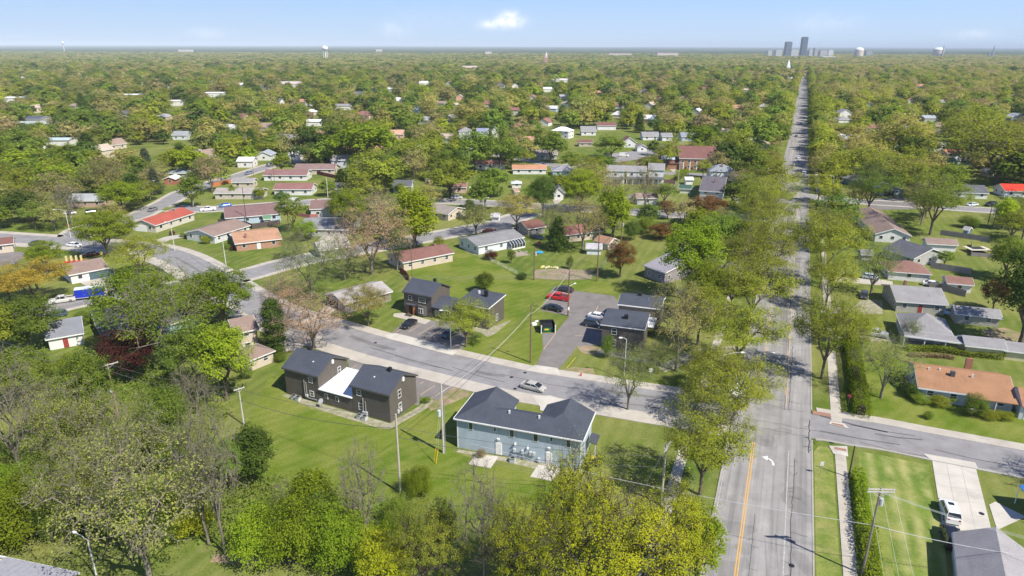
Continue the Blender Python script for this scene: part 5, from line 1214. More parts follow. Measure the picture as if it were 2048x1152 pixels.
# many smaller houses glimpsed between the farther trees
FARH = []
rf_ = random.Random(21)
ROOFN = [('grey', (.3, .3, .31)), ('pale grey', (.5, .5, .51)), ('brown', (.27, .2, .17)), ('maroon', (.24, .12, .11)), ('dark', (.12, .12, .14)), ('white', (.72, .72, .72)), ('tan', (.42, .34, .28)), ('orange-brown', (.42, .24, .16))]
WALLN = [('white', WHITEW), ('white', (.74, .74, .72)), ('cream', CREAMW), ('pale grey', (.6, .6, .6)), ('light blue', (.45, .55, .65)), ('white', WHITEW)]
for _ in range(1600):
    if len(FARH) > 115: break
    py = 132 + 190 * rf_.random() ** 1.3; px = rf_.uniform(10, 2035)
    if 1560 < px < 1650: continue
    if px > 1640 and rf_.random() < .55: continue
    x, y = G(px, py); bb = (px - 22, py - 16, px + 30, py + 6)
    if any(min(bb[2], h_['bb'][2]) > max(bb[0], h_['bb'][0]) and min(bb[3], h_['bb'][3]) > max(bb[1], h_['bb'][1]) for h_ in HOUSES): continue
    if in_street(x, y, None, 12): continue
    if 205 < px < 350 and py > 255: continue
    rn, rc_ = rf_.choice(ROOFN); wn, wc_ = rf_.choice(WALLN); W_ = rf_.uniform(10, 17); D_ = rf_.uniform(8, 10); a = AVA * -1 + rf_.choice([0, math.pi / 2]) * 0 + rf_.uniform(-.12, .12); kd = rf_.choice(['gx', 'gx', 'gy', 'hip'])
    if kd == 'gy': W_ = rf_.uniform(8, 10); D_ = rf_.uniform(9, 13)
    H('%s house with a %s roof' % (wn, rn), (x, y), (x + W_ * math.cos(a), y + W_ * math.sin(a)), D_, rf_.choice([3.0, 3.2, 4.6, 5.2]), rf_.uniform(1.8, 3), kd, rc_, wc_, world=True, trimless=y > 450)
    FARH.append(HOUSES[-1])
# ---------------------------------------------------------------- vehicles
GL2 = plain((.02, .025, .03), .12, .8, var=0); LAMPW = plain((.7, .7, .68), .3); LAMPR = plain((.4, .02, .02), .3); RIM = plain((.35, .35, .36), .35, .5, .6)
def wheel(root, x, y, r=.33):
    s = 1 if y > 0 else -1
    w_ = MB().tube((x, y - s * .2, r), (x, y, r), r, r, 14).build('wheel', RUBBER, root)
    MB().tube((x, y, r), (x, y + s * .015, r), r * .62, r * .58, 10).build('rim', RIM, w_)
def loft(b, secs):
    """secs: list of rings (same length) closed at the ends"""
    n = len(secs[0]); base = len(b.v)
    for s in secs: b.v += [tuple(p) for p in s]
    for i in range(len(secs) - 1):
        for k in range(n):
            b.f.append((base + i * n + k, base + i * n + (k + 1) % n, base + (i + 1) * n + (k + 1) % n, base + (i + 1) * n + k))
    b.f.append(tuple(base + k for k in range(n))[::-1]); b.f.append(tuple(base + (len(secs) - 1) * n + k for k in range(n)))
def vehicle(kind, loc, rz, colour, label, cat=None, roofc=None):
    names = dict(sedan='parked_car', suv='parked_suv', pickup='pickup_truck', van='van', hatch='parked_car')
    root = empty(names[kind], (loc[0], loc[1], loc[2] if len(loc) > 2 else .03), rz, label, cat or dict(sedan='car', suv='car', pickup='pickup truck', van='van', hatch='car')[kind])
    L, Wd = dict(sedan=(4.8, 1.84), suv=(4.9, 1.95), pickup=(5.7, 1.98), van=(5.6, 2.1), hatch=(4.3, 1.78))[kind]
    P_ = carpaint(colour); hL = L / 2; hw = Wd / 2
    # body stations: x, top z, half width (front is +x)
    st = dict(sedan=[(-hL, .72, .82), (-hL + .12, .95, .93), (-hL + .9, 1.0, 1), (-.6, .98, 1), (.9, .96, 1), (hL - .7, .86, .98), (hL - .12, .72, .9), (hL, .6, .78)],
              hatch=[(-hL, .8, .85), (-hL + .1, 1.0, .95), (-.6, 1.0, 1), (.9, .98, 1), (hL - .6, .88, .97), (hL - .1, .74, .9), (hL, .6, .78)],
              suv=[(-hL, .95, .9), (-hL + .1, 1.12, .96), (-.6, 1.14, 1), (.9, 1.12, 1), (hL - .6, 1.06, .97), (hL - .1, .92, .92), (hL, .7, .84)],
              van=[(-hL, 1.1, .95), (-hL + .1, 1.2, 1), (0, 1.2, 1), (hL - .9, 1.2, .98), (hL - .15, 1.0, .92), (hL, .7, .85)],
              pickup=[(-hL, .92, .94), (-hL + .06, 1.06, .97), (-.7, 1.08, 1), (.9, 1.1, 1), (hL - .5, 1.06, .97), (hL - .1, .95, .93), (hL, .7, .86)])[kind]
    b = MB(); secs = []
    for x, z, wf in st:
        y = hw * wf; secs.append([(x, -y * .96, .26), (x, -y, .5), (x, -y * .985, z - .14), (x, -y * .9, z), (x, y * .9, z), (x, y * .985, z - .14), (x, y, .5), (x, y * .96, .26)])
    loft(b, secs); body = b.build('body', P_, root)
    cab = dict(sedan=[(-hL + .55, -hL + 1.3, .55, 1.55, .97, 1.42)], hatch=[(-hL + .15, -hL + .6, .5, 1.35, .98, 1.46)], suv=[(-hL + .15, -hL + .5, .75, 1.45, 1.11, 1.74)],
               van=[(-hL + .1, -hL + .2, hL - 1.7, hL - .9, 1.18, 2.25)], pickup=[(-.75, -.62, .75, 1.45, 1.07, 1.76)])[kind][0]
    x0, x0t, x1t, x1, z0, z1 = cab; y0 = hw * .9; y1 = hw * .74
    g = MB(); v = [(x0, -y0, z0 - .02), (x1, -y0, z0 - .02), (x1, y0, z0 - .02), (x0, y0, z0 - .02), (x0t, -y1, z1 - .05), (x1t, -y1, z1 - .05), (x1t, y1, z1 - .05), (x0t, y1, z1 - .05)]
    g.add(v, [(0, 3, 2, 1), (4, 5, 6, 7), (0, 1, 5, 4), (1, 2, 6, 5), (2, 3, 7, 6), (3, 0, 4, 7)]); g.build('windows', GL2 if kind != 'van' else P_, root)
    r_ = MB(); e = .03
    r_.slab([(x0t - e, -y1 - e, z1 - .04), (x1t + e, -y1 - e, z1 - .04), (x1t - .1, -y1 + .1, z1 + .02), (x0t + .1, -y1 + .1, z1 + .02)], -.01)
    r_.add([(x0t - e, -y1 - e, z1 - .06), (x1t + e, -y1 - e, z1 - .06), (x1t + e, y1 + e, z1 - .06), (x0t - e, y1 + e, z1 - .06), (x0t + .1, -y1 + .1, z1 + .03), (x1t - .1, -y1 + .1, z1 + .03), (x1t - .1, y1 - .1, z1 + .03), (x0t + .1, y1 - .1, z1 + .03)],
           [(4, 5, 6, 7), (0, 1, 5, 4), (1, 2, 6, 5), (2, 3, 7, 6), (3, 0, 4, 7)])
    r_.build('roof', carpaint(roofc) if roofc else P_, root)
    pl = MB()   # pillars
    for s in (-1, 1):
        for (xa, xb) in ((x0, x0t), (x1, x1t)): pl.tube((xa, s * y0, z0 - .03), (xb, s * y1, z1 - .04), .05, .04, 5)
        xm = (x0 + x1) / 2; pl.tube((xm, s * (y0 + .01), z0 - .03), (xm, s * (y1 + .01), z1 - .04), .05, .05, 5)
    pl.build('pillars', P_, root)
    for s in (-1, 1):
        wheel(root, hL * .62, s * hw * .985, .36 if kind in ('suv', 'pickup', 'van') else .33); wheel(root, -hL * .60, s * hw * .985, .36 if kind in ('suv', 'pickup', 'van') else .33)
        z = st[-2][1] - .16
        MB().box(hL - .2, s * hw * .55 - .17, z - .08, hL + .0, s * hw * .55 + .17, z + .07).build('headlight', LAMPW, root)
        MB().box(-hL - .01, s * hw * .66 - .14, z0 - .3, -hL + .1, s * hw * .66 + .14, z0 - .12).build('tail_light', LAMPR, root)
        MB().box(x1 - .3, s * (hw + .0) - .0, z0, x1 - .1, s * (hw + .16), z0 + .16).build('mirror', P_, root)
    MB().box(hL - .06, -hw * .3, .42, hL + .015, hw * .3, .6).build('grille', BLACK, root)
    if kind == 'pickup':
        b = MB().box(-hL + .12, -hw * .8, 1.075, -.85, hw * .8, 1.09); b.build('load_bed', plain((.05, .05, .055), .8), root)
        b = MB().box(-hL + .03, -hw * .96, 1.0, -.8, -hw * .84, 1.3).box(-hL + .03, hw * .84, 1.0, -.8, hw * .96, 1.3).box(-hL + .03, -hw * .84, 1.0, -hL + .13, hw * .84, 1.3).build('bed_side', P_, root)
    if kind == 'van':
        MB().box(x1t - .4, -y0 * .97, 1.45, x1t + .05, -y0 * .90, 2.0).build('side_window', GL2, root); MB().box(x1t - .4, y0 * .90, 1.45, x1t + .05, y0 * .97, 2.0).build('side_window', GL2, root)
        MB().slab([(x1 - .05, -y0 * .85, 1.25), (x1 - .05, y0 * .85, 1.25), (x1t + .12, y1 * .85, 2.1), (x1t + .12, -y1 * .85, 2.1)], -.03).build('windscreen', GL2, root)
    if kind in ('suv',) and colour[0] > .5: MB().box(-.3, -.35, z1 + .02, .35, .35, z1 + .05).build('sunroof', GL2, root)
    return root
def vpx(kind, p, q, col, label, z=.03, cat=None, roofc=None):
    """p, q: photo positions of rear and front (on the ground line)"""
    a = Vector(G(*p)); b_ = Vector(G(*q)); c = (a + b_) / 2; d = b_ - a
    return vehicle(kind, (c.x, c.y, z), math.atan2(d.y, d.x), col, label, cat, roofc)
SILV = (.42, .41, .38); CW = (.75, .75, .75); CB = (.012, .013, .016); CDB = (.02, .035, .06)
vpx('sedan', (1043, 773), (1090, 785), SILV, 'silver-beige sedan parked at the kerb of the curved street beside the blue duplex', .05)
vpx('sedan', (830, 645), (806, 660), CB, 'black sedan parked nose-in before the north townhouse')
vpx('sedan', (912, 665), (888, 678), (.05, .08, .08), 'dark green-grey sedan in the tree shade before the north townhouse')
vpx('sedan', (1086, 617), (1128, 624), CB, 'black sedan nearest the camera in the left row of the parking lane')
vpx('pickup', (1137, 602), (1096, 596), (.55, .012, .012), 'bright red pickup truck in the parking lane')
vpx('sedan', (1148, 586), (1110, 579), (.03, .035, .04), 'dark grey sedan farthest in the left row, beyond the red pickup')
vpx('sedan', (1180, 634), (1212, 640), CW, 'white sedan parked at the right side of the lane behind a black one')
vpx('suv', (1171, 650), (1204, 656), CDB, 'dark blue SUV nosed in beside the right dark townhouse')
vpx('suv', (1905, 1050), (1889, 1010), CW, 'white SUV with dark sunroof on the concrete drive at lower right')
vpx('suv', (1906, 1104), (1893, 1062), CB, 'black car with red tail light behind the white SUV, beside the grey-shingled house')
vpx('pickup', (150, 601), (101, 608), (.55, .54, .50), 'white and silver pickup truck parked in front of the blue trailer', .05)
vpx('sedan', (133, 492), (165, 495), CW, 'white sedan parked on the street at the far left', .05)
vpx('sedan', (196, 510), (164, 515), (.16, .01, .02), 'dark red sedan in the shade of the round green tree at the left')
vpx('pickup', (433, 420), (400, 423), CW, 'white pickup truck on the street beyond the red-roofed ranch', .05)
vpx('sedan', (464, 412), (438, 415), (.02, .16, .55), 'bright blue sedan parked beyond the white pickup at the left', .05)
vpx('van', (572, 406), (608, 407), CW, 'white box van on the cross street behind the pale grey house', .05)
vpx('hatch', (1727, 556), (1755, 560), (.42, .48, .54), 'silver-blue car on the drive left of the maroon hipped cottage')
vpx('hatch', (1729, 586), (1726, 604), (.04, .045, .05), 'small dark grey car on the grass by the gravel drive')
vpx('pickup', (1726, 668), (1768, 675), (.42, .43, .44), 'silver crew pickup left of the grey hip-roofed porch house')
vpx('pickup', (1886, 627), (1915, 634), (.35, .48, .60), 'pale blue pickup between the grey-roofed houses')
vpx('sedan', (1848, 570), (1880, 574), CW, 'white car behind the maroon hipped cottage')
vpx('suv', (1491, 403), (1464, 400), CW, 'white car in the drive of the dark-roofed two-storey house', .05)
vpx('sedan', (1958, 411), (1930, 413), (.65, .7, .72), 'pale silver car on the cross street at the right', .06)
vpx('suv', (1997, 411), (1966, 413), CB, 'black SUV behind the pale silver car at the right', .06)
vpx('suv', (1606, 353), (1609, 346), (.55, .55, .52), 'pale car driving on the avenue near the right cross street', .08)
vpx('sedan', (1591, 278), (1593, 270), (.1, .1, .11), 'dark car driving on the avenue farther off, left lane', .08)
vpx('suv', (1617, 191), (1616, 187), (.12, .04, .04), 'dark red car far up the avenue', .08)
vpx('van', (1238, 313), (1258, 314), CW, 'white van in the parking area left of the church', .05)
vpx('suv', (992, 469), (966, 465), (.12, .02, .025), 'maroon car on the branch street behind the sunroom house', .05)
vpx('suv', (1054, 463), (1030, 460), (.13, .025, .03), 'maroon SUV in the drive of the low maroon-roofed house', .05)
vpx('sedan', (1062, 476), (1086, 480), CDB, 'dark blue car in the shade beside the low maroon-roofed house')
vpx('sedan', (1125, 480), (1104, 478), (.03, .07, .12), 'blue-black car under the thin trees left of the cream maroon-roofed house')
vpx('hatch', (122, 632), (106, 634), (.05, .09, .14), 'dark blue car behind the red-door bungalow')
vpx('sedan', (66, 492), (86, 488), (.04, .04, .05), 'dark car behind the small bright tree at the left', .05)
vpx('sedan', (1118, 418), (1096, 419), (.1, .15, .25), 'dark blue car on the cross street under the pine', .06)
vpx('hatch', (505, 347), (490, 350), (.2, .24, .3), 'grey-blue car on the left street before the white bungalows', .06)
vpx('sedan', (128, 430), (150, 428), (.55, .58, .6), 'pale car in front of the blue-grey roofed brick house')
vpx('suv', (178, 428), (194, 426), (.03, .035, .04), 'black car parked by the blue-grey roofed brick house')
vpx('suv', (1376, 412), (1362, 414), (.1, .1, .11), 'dark car beside the brown-red shrubs on the cross street', .06)
vpx('suv', (1770, 390), (1780, 386), (.02, .02, .025), 'black car in the mouth of the pale blue carport')
vpx('sedan', (412, 284), (396, 286), CW, 'white car in front of the distant bungalows left of centre')
for bp, fp, kd, cc, lb in [((1596, 322), (1598, 312), 'sedan', CW, 'white car on the avenue beside the church yard'), ((1622, 300), (1620, 291), 'sedan', (.3, .05, .05), 'red car on the avenue above the right cross street'), ((1601, 252), (1602, 246), 'suv', (.4, .4, .4), 'grey car on the avenue under the far trees'),
    ((1330, 424), (1345, 425), 'sedan', (.3, .32, .35), 'grey sedan at the kerb of the cross street near the bins'), ((905, 398), (922, 398), 'suv', (.5, .5, .5), 'grey car at the kerb by the big olive tree'), ((735, 398), (752, 397), 'sedan', CB, 'black car on the cross street under the olive tree'),
    ((1190, 316), (1202, 314), 'sedan', (.12, .2, .3), 'blue car in the far parking area left of the van'), ((1208, 312), (1219, 311), 'suv', (.06, .06, .07), 'black car in the far parking area left of the van'), ((1300, 300), (1312, 297), 'sedan', (.5, .48, .45), 'beige car in the parking area behind the church wing'),
    ((1048, 318), (1060, 320), 'sedan', CW, 'white car on the far left street below the brown-roofed ranch'), ((535, 334), (545, 331), 'suv', (.15, .15, .16), 'dark car on the left street near the white ranch'), ((300, 424), (312, 419), 'sedan', (.2, .2, .22), 'grey car on the left street above the red-roofed ranch')]:
    vpx(kd, bp, fp, cc, lb, .07)
# blue cargo trailer
a = Vector(G(158, 601)); c_ = Vector(G(199, 596)); d = c_ - a; t = empty('cargo_trailer', ((a.x + c_.x) / 2, (a.y + c_.y) / 2 + .9, .05), math.atan2(d.y, d.x), 'bright blue enclosed cargo trailer hitched behind the white and silver pickup', 'trailer')
TB = plain((.008, .03, .42), .35, .5, var=.03)
MB().prism([(-3.2, -1.1), (2.6, -1.1), (3.0, -.9), (3.0, .9), (2.6, 1.1), (-3.2, 1.1)], .55, 2.75).build('box_body', TB, t); MB().prism([(-3.25, -1.15), (2.62, -1.15), (3.05, -.93), (3.05, .93), (2.62, 1.15), (-3.25, 1.15)], 2.75, 2.85).build('roof', plain((.62, .68, .72), .4), t)
MB().box(-3.22, -1.14, .5, 2.6, -1.1, .68).build('skirt', plain((.6, .6, .62), .4, .5, .5), t)
for s in (-1, 1): wheel(t, .9, s * 1.22, .34); MB().box(.4, s * 1.2 - .12, .7, 1.4, s * 1.2 + .12, .8).build('mudguard', STEEL, t)
MB().box(-4.4, -.06, .45, -3.2, .06, .58).build('drawbar', BLACK, t)

# ---------------------------------------------------------------- poles, lamps, wires
INS = plain((.5, .5, .48), .4)
POLES = {}
def base_h(b_, top): x, y = G(*b_); return x, y, hgt(x, y, top)
def upole(key, b_, topy, label, mat=None, arms=(), r=.16, transf=False, armrot=None, lean=0.0, group=None):
    x, y, h_ = base_h(b_, topy); root = empty('utility_pole', (x, y, 0), armrot or 0.0, label, 'utility pole', group)
    MB().tube((0, 0, -.2), (0, 0, h_), r * 1.15, r * .8, 8).build('pole_shaft', mat or POLEB, root)
    for (z, L_, n) in arms:
        zz = h_ - z
        c = MB().box(-L_ / 2, -.22, zz - .07, L_ / 2, -.10, zz + .07)
        c = c.build('crossarm', POLEG, root)
        for i in range(n):
            u = -L_ / 2 + .12 + i * (L_ - .24) / max(1, n - 1); MB().tube((u, -.16, zz + .07), (u, -.16, zz + .26), .05, .035, 6).build('insulator', INS, c)
        for s in (-1, 1): MB().tube((s * L_ * .3, -.16, zz - .06), (0, -.14, zz - .7), .03, .03, 4).build('brace', POLEG, c)
    if transf: MB().tube((.38, 0, h_ - 2.4), (.38, 0, h_ - 1.5), .24, .24, 10).build('transformer', plain((.5, .52, .5), .5), root)
    POLES[key] = (Vector((x, y, h_)), root); return root
def lamp(b_, topy, label, d_az, L_=1.8, mat=STEEL, r=.09, light_arm=0.15):
    x, y, h_ = base_h(b_, topy); root = empty('street_lamp', (x, y, 0), d_az, label, 'street lamp', 'street lamps on tall poles')
    MB().tube((0, 0, -.1), (0, 0, h_ - .15), r * 1.3, r * .8, 8).build('lamp_post', plain((.62, .62, .6), .5), root)
    a_ = MB().tube((0, 0, h_ - .2), (L_ * .5, 0, h_ + .12), .045, .04, 6).tube((L_ * .5, 0, h_ + .12), (L_, 0, h_ + .15), .04, .035, 6).build('arm', plain((.62, .62, .6), .5), root)
    hd = MB(); hd.prism([(L_ - .1, -.12), (L_ + .25, -.17), (L_ + .55, -.12), (L_ + .55, .12), (L_ + .25, .17), (L_ - .1, .12)], h_ + .08, h_ + .24); hd.build('lamp_head', WHITE, a_); return root
PALE = plain((.46, .42, .36), .9)
PALET = plain((.50, .48, .46), .9)
upole('p1', (801, 986), 828, 'tall pale wooden pole standing at the left of the round green bush', PALE)
upole('p2', (887, 906), 766, 'pole with a metal conduit beside the left end of the blue duplex', POLEG, r=.15)
x, y, z = POLES['p2'][0]; rt = POLES['p2'][1]; MB().tube((.28, 0, 0), (.28, 0, 8.6), .09).build('conduit', STEEL, rt)
MB().tube((-.45, -.1, 6.6), (-.45, -.1, 7.6), .26, .26, 10).build('transformer', plain((.55, .62, .66), .4), rt); MB().tube((0, 0, 9.9), (.5, -.1, 10.1), .05).build('bracket', STEEL, rt)
upole('p3', (1061, 725), 609, 'brown wooden pole on the lawn left of the asphalt lane', POLEB, armrot=.5)
MB().tube((0, 0, 8.6), (.9, -.2, 8.8), .04).build('bracket', STEEL, POLES['p3'][1]); MB().box(.8, -.3, 8.7, 1.5, -.1, 8.95).build('lamp_head', WHITE, POLES['p3'][1])
upole('p4', (1136, 632), 524, 'dark wooden pole among the cars of the parking lane', POLEB, armrot=.4)
MB().tube((0, 0, 7.4), (1.3, 0, 7.9), .05).build('bracket', STEEL, POLES['p4'][1]); MB().box(1.2, -.12, 7.85, 1.8, .12, 8.05).build('lamp_head', WHITE, POLES['p4'][1]); MB().box(-.2, -.22, 1.6, .2, -.14, 2.3).build('notice', WHITE, POLES['p4'][1])
upole('p5', (1194, 563), 458, 'brown pole at the right end of the chain-link fence', POLEB)
upole('p6', (1068, 560), 494, 'dark pole at the left corner of the garden plot', POLEB, transf=True)
upole('p7', (1242, 482), 438, 'pole with a pale transformer behind the small tan shed', POLEB, transf=True)
upole('p8', (1724, 1150), 975, 'utility pole with a doubled crossarm at the bottom right beside the hedge', plain((.24, .2, .17), .9), arms=((.15, 3.1, 3), (.5, 3.1, 2)), armrot=-.02, transf=True, r=.13)
upole('p9', (1322, 1010), 888, 'pole with slanted crossarms between the yellow-green tree and the avenue trees', PALE, arms=((.15, 2.4, 3), (.55, 2.4, 3)), armrot=1.0)
upole('p10', (238, 838), 728, 'wooden pole with a pale crossarm at the left below the purple tree', plain((.33, .24, .18), .9), arms=((.1, 3.2, 3),), armrot=.75)
MB().tube((-.32, 0, 4.9), (-.32, 0, 5.9), .2, .2, 8).build('transformer', plain((.55, .58, .6), .4), POLES['p10'][1])
upole('p11', (488, 850), 776, 'grey pole with a short crossarm left of the dark townhouse lawn', PALET, arms=((.1, 1.8, 2),), armrot=.75, r=.12)
upole('p12', (18, 800), 676, 'pole at the left edge above the bare trees', POLEG, arms=((.1, 2.0, 2),), armrot=.4)
upole('p13', (1697, 956), 892, 'short dark pole in the hedge by the side street corner', plain((.07, .05, .045), .9), r=.11)
upole('p15', (825, 560), 482, 'brown pole behind the north dark townhouse', POLEB, r=.12)
upole('p16', (577, 452), 395, 'dark brown pole at the pinkish deck', POLEB, r=.12)
upole('p17', (494, 449), 374, 'dark pole in front of the light blue ranch house', plain((.09, .07, .06)), r=.12)
upole('p18', (656, 396), 354, 'pale leaning pole by the cross street', PALET, r=.14)
upole('p19', (672, 362), 319, 'brown pole in front of the two-storey grey house', POLEB, r=.12)
upole('p20', (549, 363), 326, 'thin brown pole before the white maroon-brown ranch', POLEB, r=.12)
upole('p21', (508, 356), 322, 'brown pole beside the left street', POLEB, r=.12)
upole('p23', (253, 341), 305, 'pale pole standing in the park lawn', PALET, r=.16)
upole('p24', (112, 400), 360, 'pale leaning pole in the left thicket', PALET, r=.16)
upole('p25', (145, 448), 400, 'pale pole by the left street under the bare tree', PALET, r=.17)
upole('p26', (12, 372), 355, 'pale pole at the far left edge of the thicket', PALET, r=.16)
upole('p27', (1355, 381), 325, 'pale pole beside the fenced yards behind the cross street', PALET, r=.12, arms=((.1, 1.6, 2),))
upole('p28', (1287, 436), 372, 'brown pole by the cross street below the open-fronted shed house', POLEB, r=.14)
upole('p29', (1975, 451), 411, 'dark pole on the lawn at the right beyond the grey fence', plain((.09, .07, .06)), r=.13)
upole('p30', (1985, 455), 420, 'dark pole with a pale sign on the right lawn', plain((.09, .07, .06)), r=.12)
upole('p31', (1525, 404), 352, 'thin brown pole at the left kerb of the avenue', POLEB, r=.12)
upole('p32', (945, 392), 345, 'thin pole left of the pale street lamp', POLEB, r=.1)
lamp((1248, 757), 677, 'white street lamp in front of the right dark townhouse', math.pi, .9)
lamp((902, 698), 622, 'white street lamp at the corner of the north parking lot', math.pi, 1.6)
lamp((453, 536), 476, 'white lamp post at the corner lawn of the brick ranch house', math.pi, 1.2)
lamp((350, 502), 445, 'white lamp post on the lawn before the red-roofed ranch', math.pi, 1.2)
lamp((142, 475), 420, 'white street lamp at the stop sign corner, far left', math.pi, 3.4)
lamp((301, 399), 362, 'white street lamp by the round bright maple', 0, 2.4)
lamp((388, 415), 370, 'white lamp post at the curve corner of the left street', math.pi, 1.2)
lamp((968, 445), 396, 'grey street lamp beside the branch street', 0, 1.4)
lamp((1662, 393), 352, 'silver street lamp at the right cross street corner', math.pi, 1.5)
lamp((1437, 800), 708, 'dark-posted street lamp reaching over the avenue from the trees', .1, 3.2)
lamp((1500, 560), 500, 'street lamp reaching over the avenue, farther up the left verge', .1, 3.2)
lamp((194, 1156), 1078, 'weathered street lamp at the bottom left with a long arm', 2.7, 2.0)
WIRE = plain((.10, .10, .11), .6); WIREL = plain((.5, .5, .5), .5)
def wire(p, q, sag=.9, r=.022, mat=None, label=None):
    p = Vector(p); q = Vector(q); b = MB(); n = 12; prev = p
    for i in range(1, n + 1):
        t = i / n; c = p.lerp(q, t) - Vector((0, 0, 4 * sag * t * (1 - t))); b.tube(prev, c, r, r, 4, False); prev = c
    o = b.build('power_line', mat or WIRE); tag(o, label, 'power line', 'overhead wires')
def top(k, dz=0, dx=0, dy=0): v = POLES[k][0]; return (v.x + dx, v.y + dy, v.z + dz)
e0 = Vector((*G(-200, 900, 9), 9)); 
for i, (a, c_, dzs, lb) in enumerate([('p12', 'p10', (0, -1), 'wire from the left-edge pole to the pole below the purple tree'), ('p10', 'p11', (0, -1.2), 'wire from the purple-tree pole to the grey short-armed pole'), ('p11', 'p1', (-.2, -2.2), 'wire crossing the big lawn to the tall pale pole'),
    ('p1', 'p9', (-2.0, -3.6), 'wire passing over the lawn in front of the blue duplex'), ('p1', 'p2', (-1.0,), 'wire between the two poles left of the duplex'), ('p2', 'p3', (-.4, -1.6), 'wire over the street to the brown lawn pole'),
    ('p3', 'p4', (-.3, -2.0), 'wire over the parking lane cars'), ('p4', 'p7', (-.4, -1.6), 'wire across the garden plot to the transformer pole'), ('p4', 'p6', (-.8,), 'wire to the pole at the garden plot'), ('p7', 'p28', (-.3, -1.2), 'wire from the transformer pole to the cross street'), ('p28', 'p27', (-.3,), 'wire beside the fenced yards')]):
    for k, dz in enumerate(dzs): wire(top(a, dz), top(c_, dz), .8 + .3 * k, .025 if k == 0 else .035, WIREL if (a in ('p2', 'p3') and k) else None, lb + (', upper strand' if k == 0 else ', lower strand'))
P8 = POLES['p8'][0]
for k, (dx, lb) in enumerate(((-1.4, 'left'), (0, 'middle'), (1.4, 'right'))):
    q = Vector((*AV(-95, 7.5 + dx), 11.5)); wire((P8.x + dx, P8.y - .1, P8.z), q, .8, .014, WIREL, 'thin wire running to the camera side from the double crossarm, %s one' % lb)
    q = Vector((*G(2200, 1110, 8), 8)) + Vector((0, dx * .3, 0)); wire((P8.x + dx * .5, P8.y - .1, P8.z - .3 - .2 * k), q, .6, .014, WIREL, 'thin wire over the striped lawn towards the right edge, %s one' % lb)
wire((P8.x, P8.y, P8.z - 5.2), (*AV(-42, -45), 8.0), .9, .03, WIREL, 'thick pale cable crossing the avenue at the bottom right'); wire((P8.x, P8.y, P8.z - 5.2), (*G(2250, 1130, 5), 5), .9, .035, WIREL, 'thick pale cable from the double-armed pole to the right edge')
wire(top('p9', -.2), (*AV(-60, -22), 9.5), .6, .025, None, 'wire from the slanted crossarms towards the bottom edge')

# ---------------------------------------------------------------- fences, hedges, signs and small things
def fence(pts, h_, mat, label, step=2.4, posts=True, name='fence', gap=.06, world=False, lowgap=.05):
    P_ = [Vector(p) for p in (pts if world else Pg(pts))]; root = empty(name, (P_[0].x, P_[0].y, 0), 0, label, 'fence')
    for i in range(len(P_) - 1):
        a, c = P_[i], P_[i + 1]; L_ = (c - a).length; n = max(1, round(L_ / step)); d = (c - a) / n; ang = math.atan2(d.y, d.x)
        me = MB().box(gap / 2 + .05, -.03, lowgap, d.length - gap / 2 - .05, .03, h_).mesh('panel'); me.materials.append(mat)
        mp = MB().box(-.06, -.06, 0, .06, .06, h_ + .12).mesh('post'); mp.materials.append(mat)
        for k in range(n):
            q = a + d * k; mobj('panel', me, root, (q.x - P_[0].x, q.y - P_[0].y, 0), ang); mobj('post', mp, root, (q.x - P_[0].x, q.y - P_[0].y, 0), ang)
    mobj('post', mp, root, (P_[-1].x - P_[0].x, P_[-1].y - P_[0].y, 0), ang); return root
FG = plain((.27, .24, .225), .9); FD = plain((.10, .08, .075), .9); FR = plain((.22, .06, .045), .9); FO = plain((.48, .17, .07), .9); FP = plain((.36, .14, .13), .9)
fence([(1880, 470), (1976, 484)], 1.8, FG, 'grey board fence behind the white-sided shed')
fence([(1860, 536), (1941, 549)], 1.8, FG, 'grey-brown board fence right of the maroon hipped cottage')
fence([(1882, 580), (1930, 594)], 1.8, FG, 'weathered panel fence below the small maroon garage')
fence([(1858, 548), (1858, 575), (1895, 580)], 1.5, FG, 'low weathered fence around the small yard by the white car')
fence([(1942, 490), (1942, 512), (1992, 516), (1994, 495)], 1.2, FG, 'grey skirt boards around the raised deck')
fence([(437, 448), (490, 452), (505, 458), (560, 449)], 1.8, FD, 'dark wooden fence behind the orange-brown brick ranch')
fence([(575, 429), (620, 436), (670, 431)], 1.3, FP, 'pinkish-red railing around the deck of the pale grey house')
fence([(630, 348), (692, 362)], 1.8, FR, 'dark red board fence beside the white ranch')
fence([(425, 374), (462, 366)], 1.8, FO, 'orange board fence left of the cream cottage'); fence([(520, 378), (524, 392)], 1.8, FO, 'short orange fence at the right end of the tan-roofed ranch')
fence([(660, 338), (700, 336)], 1.6, FR, 'red-brown fence in front of the two-storey grey house')
fence([(1305, 381), (1350, 382)], 1.8, FD, 'dark fence across the yards below the white row houses'); fence([(1322, 366), (1350, 368)], 1.8, plain((.2, .12, .11)), 'brown fence beside the tall white row house')
fence([(1352, 368), (1326, 410)], 1.2, FG, 'long grey fence running toward the cross street')
fence([(800, 545), (812, 553), (818, 562)], 1.6, FR, 'small red-brown fence left of the north townhouse')
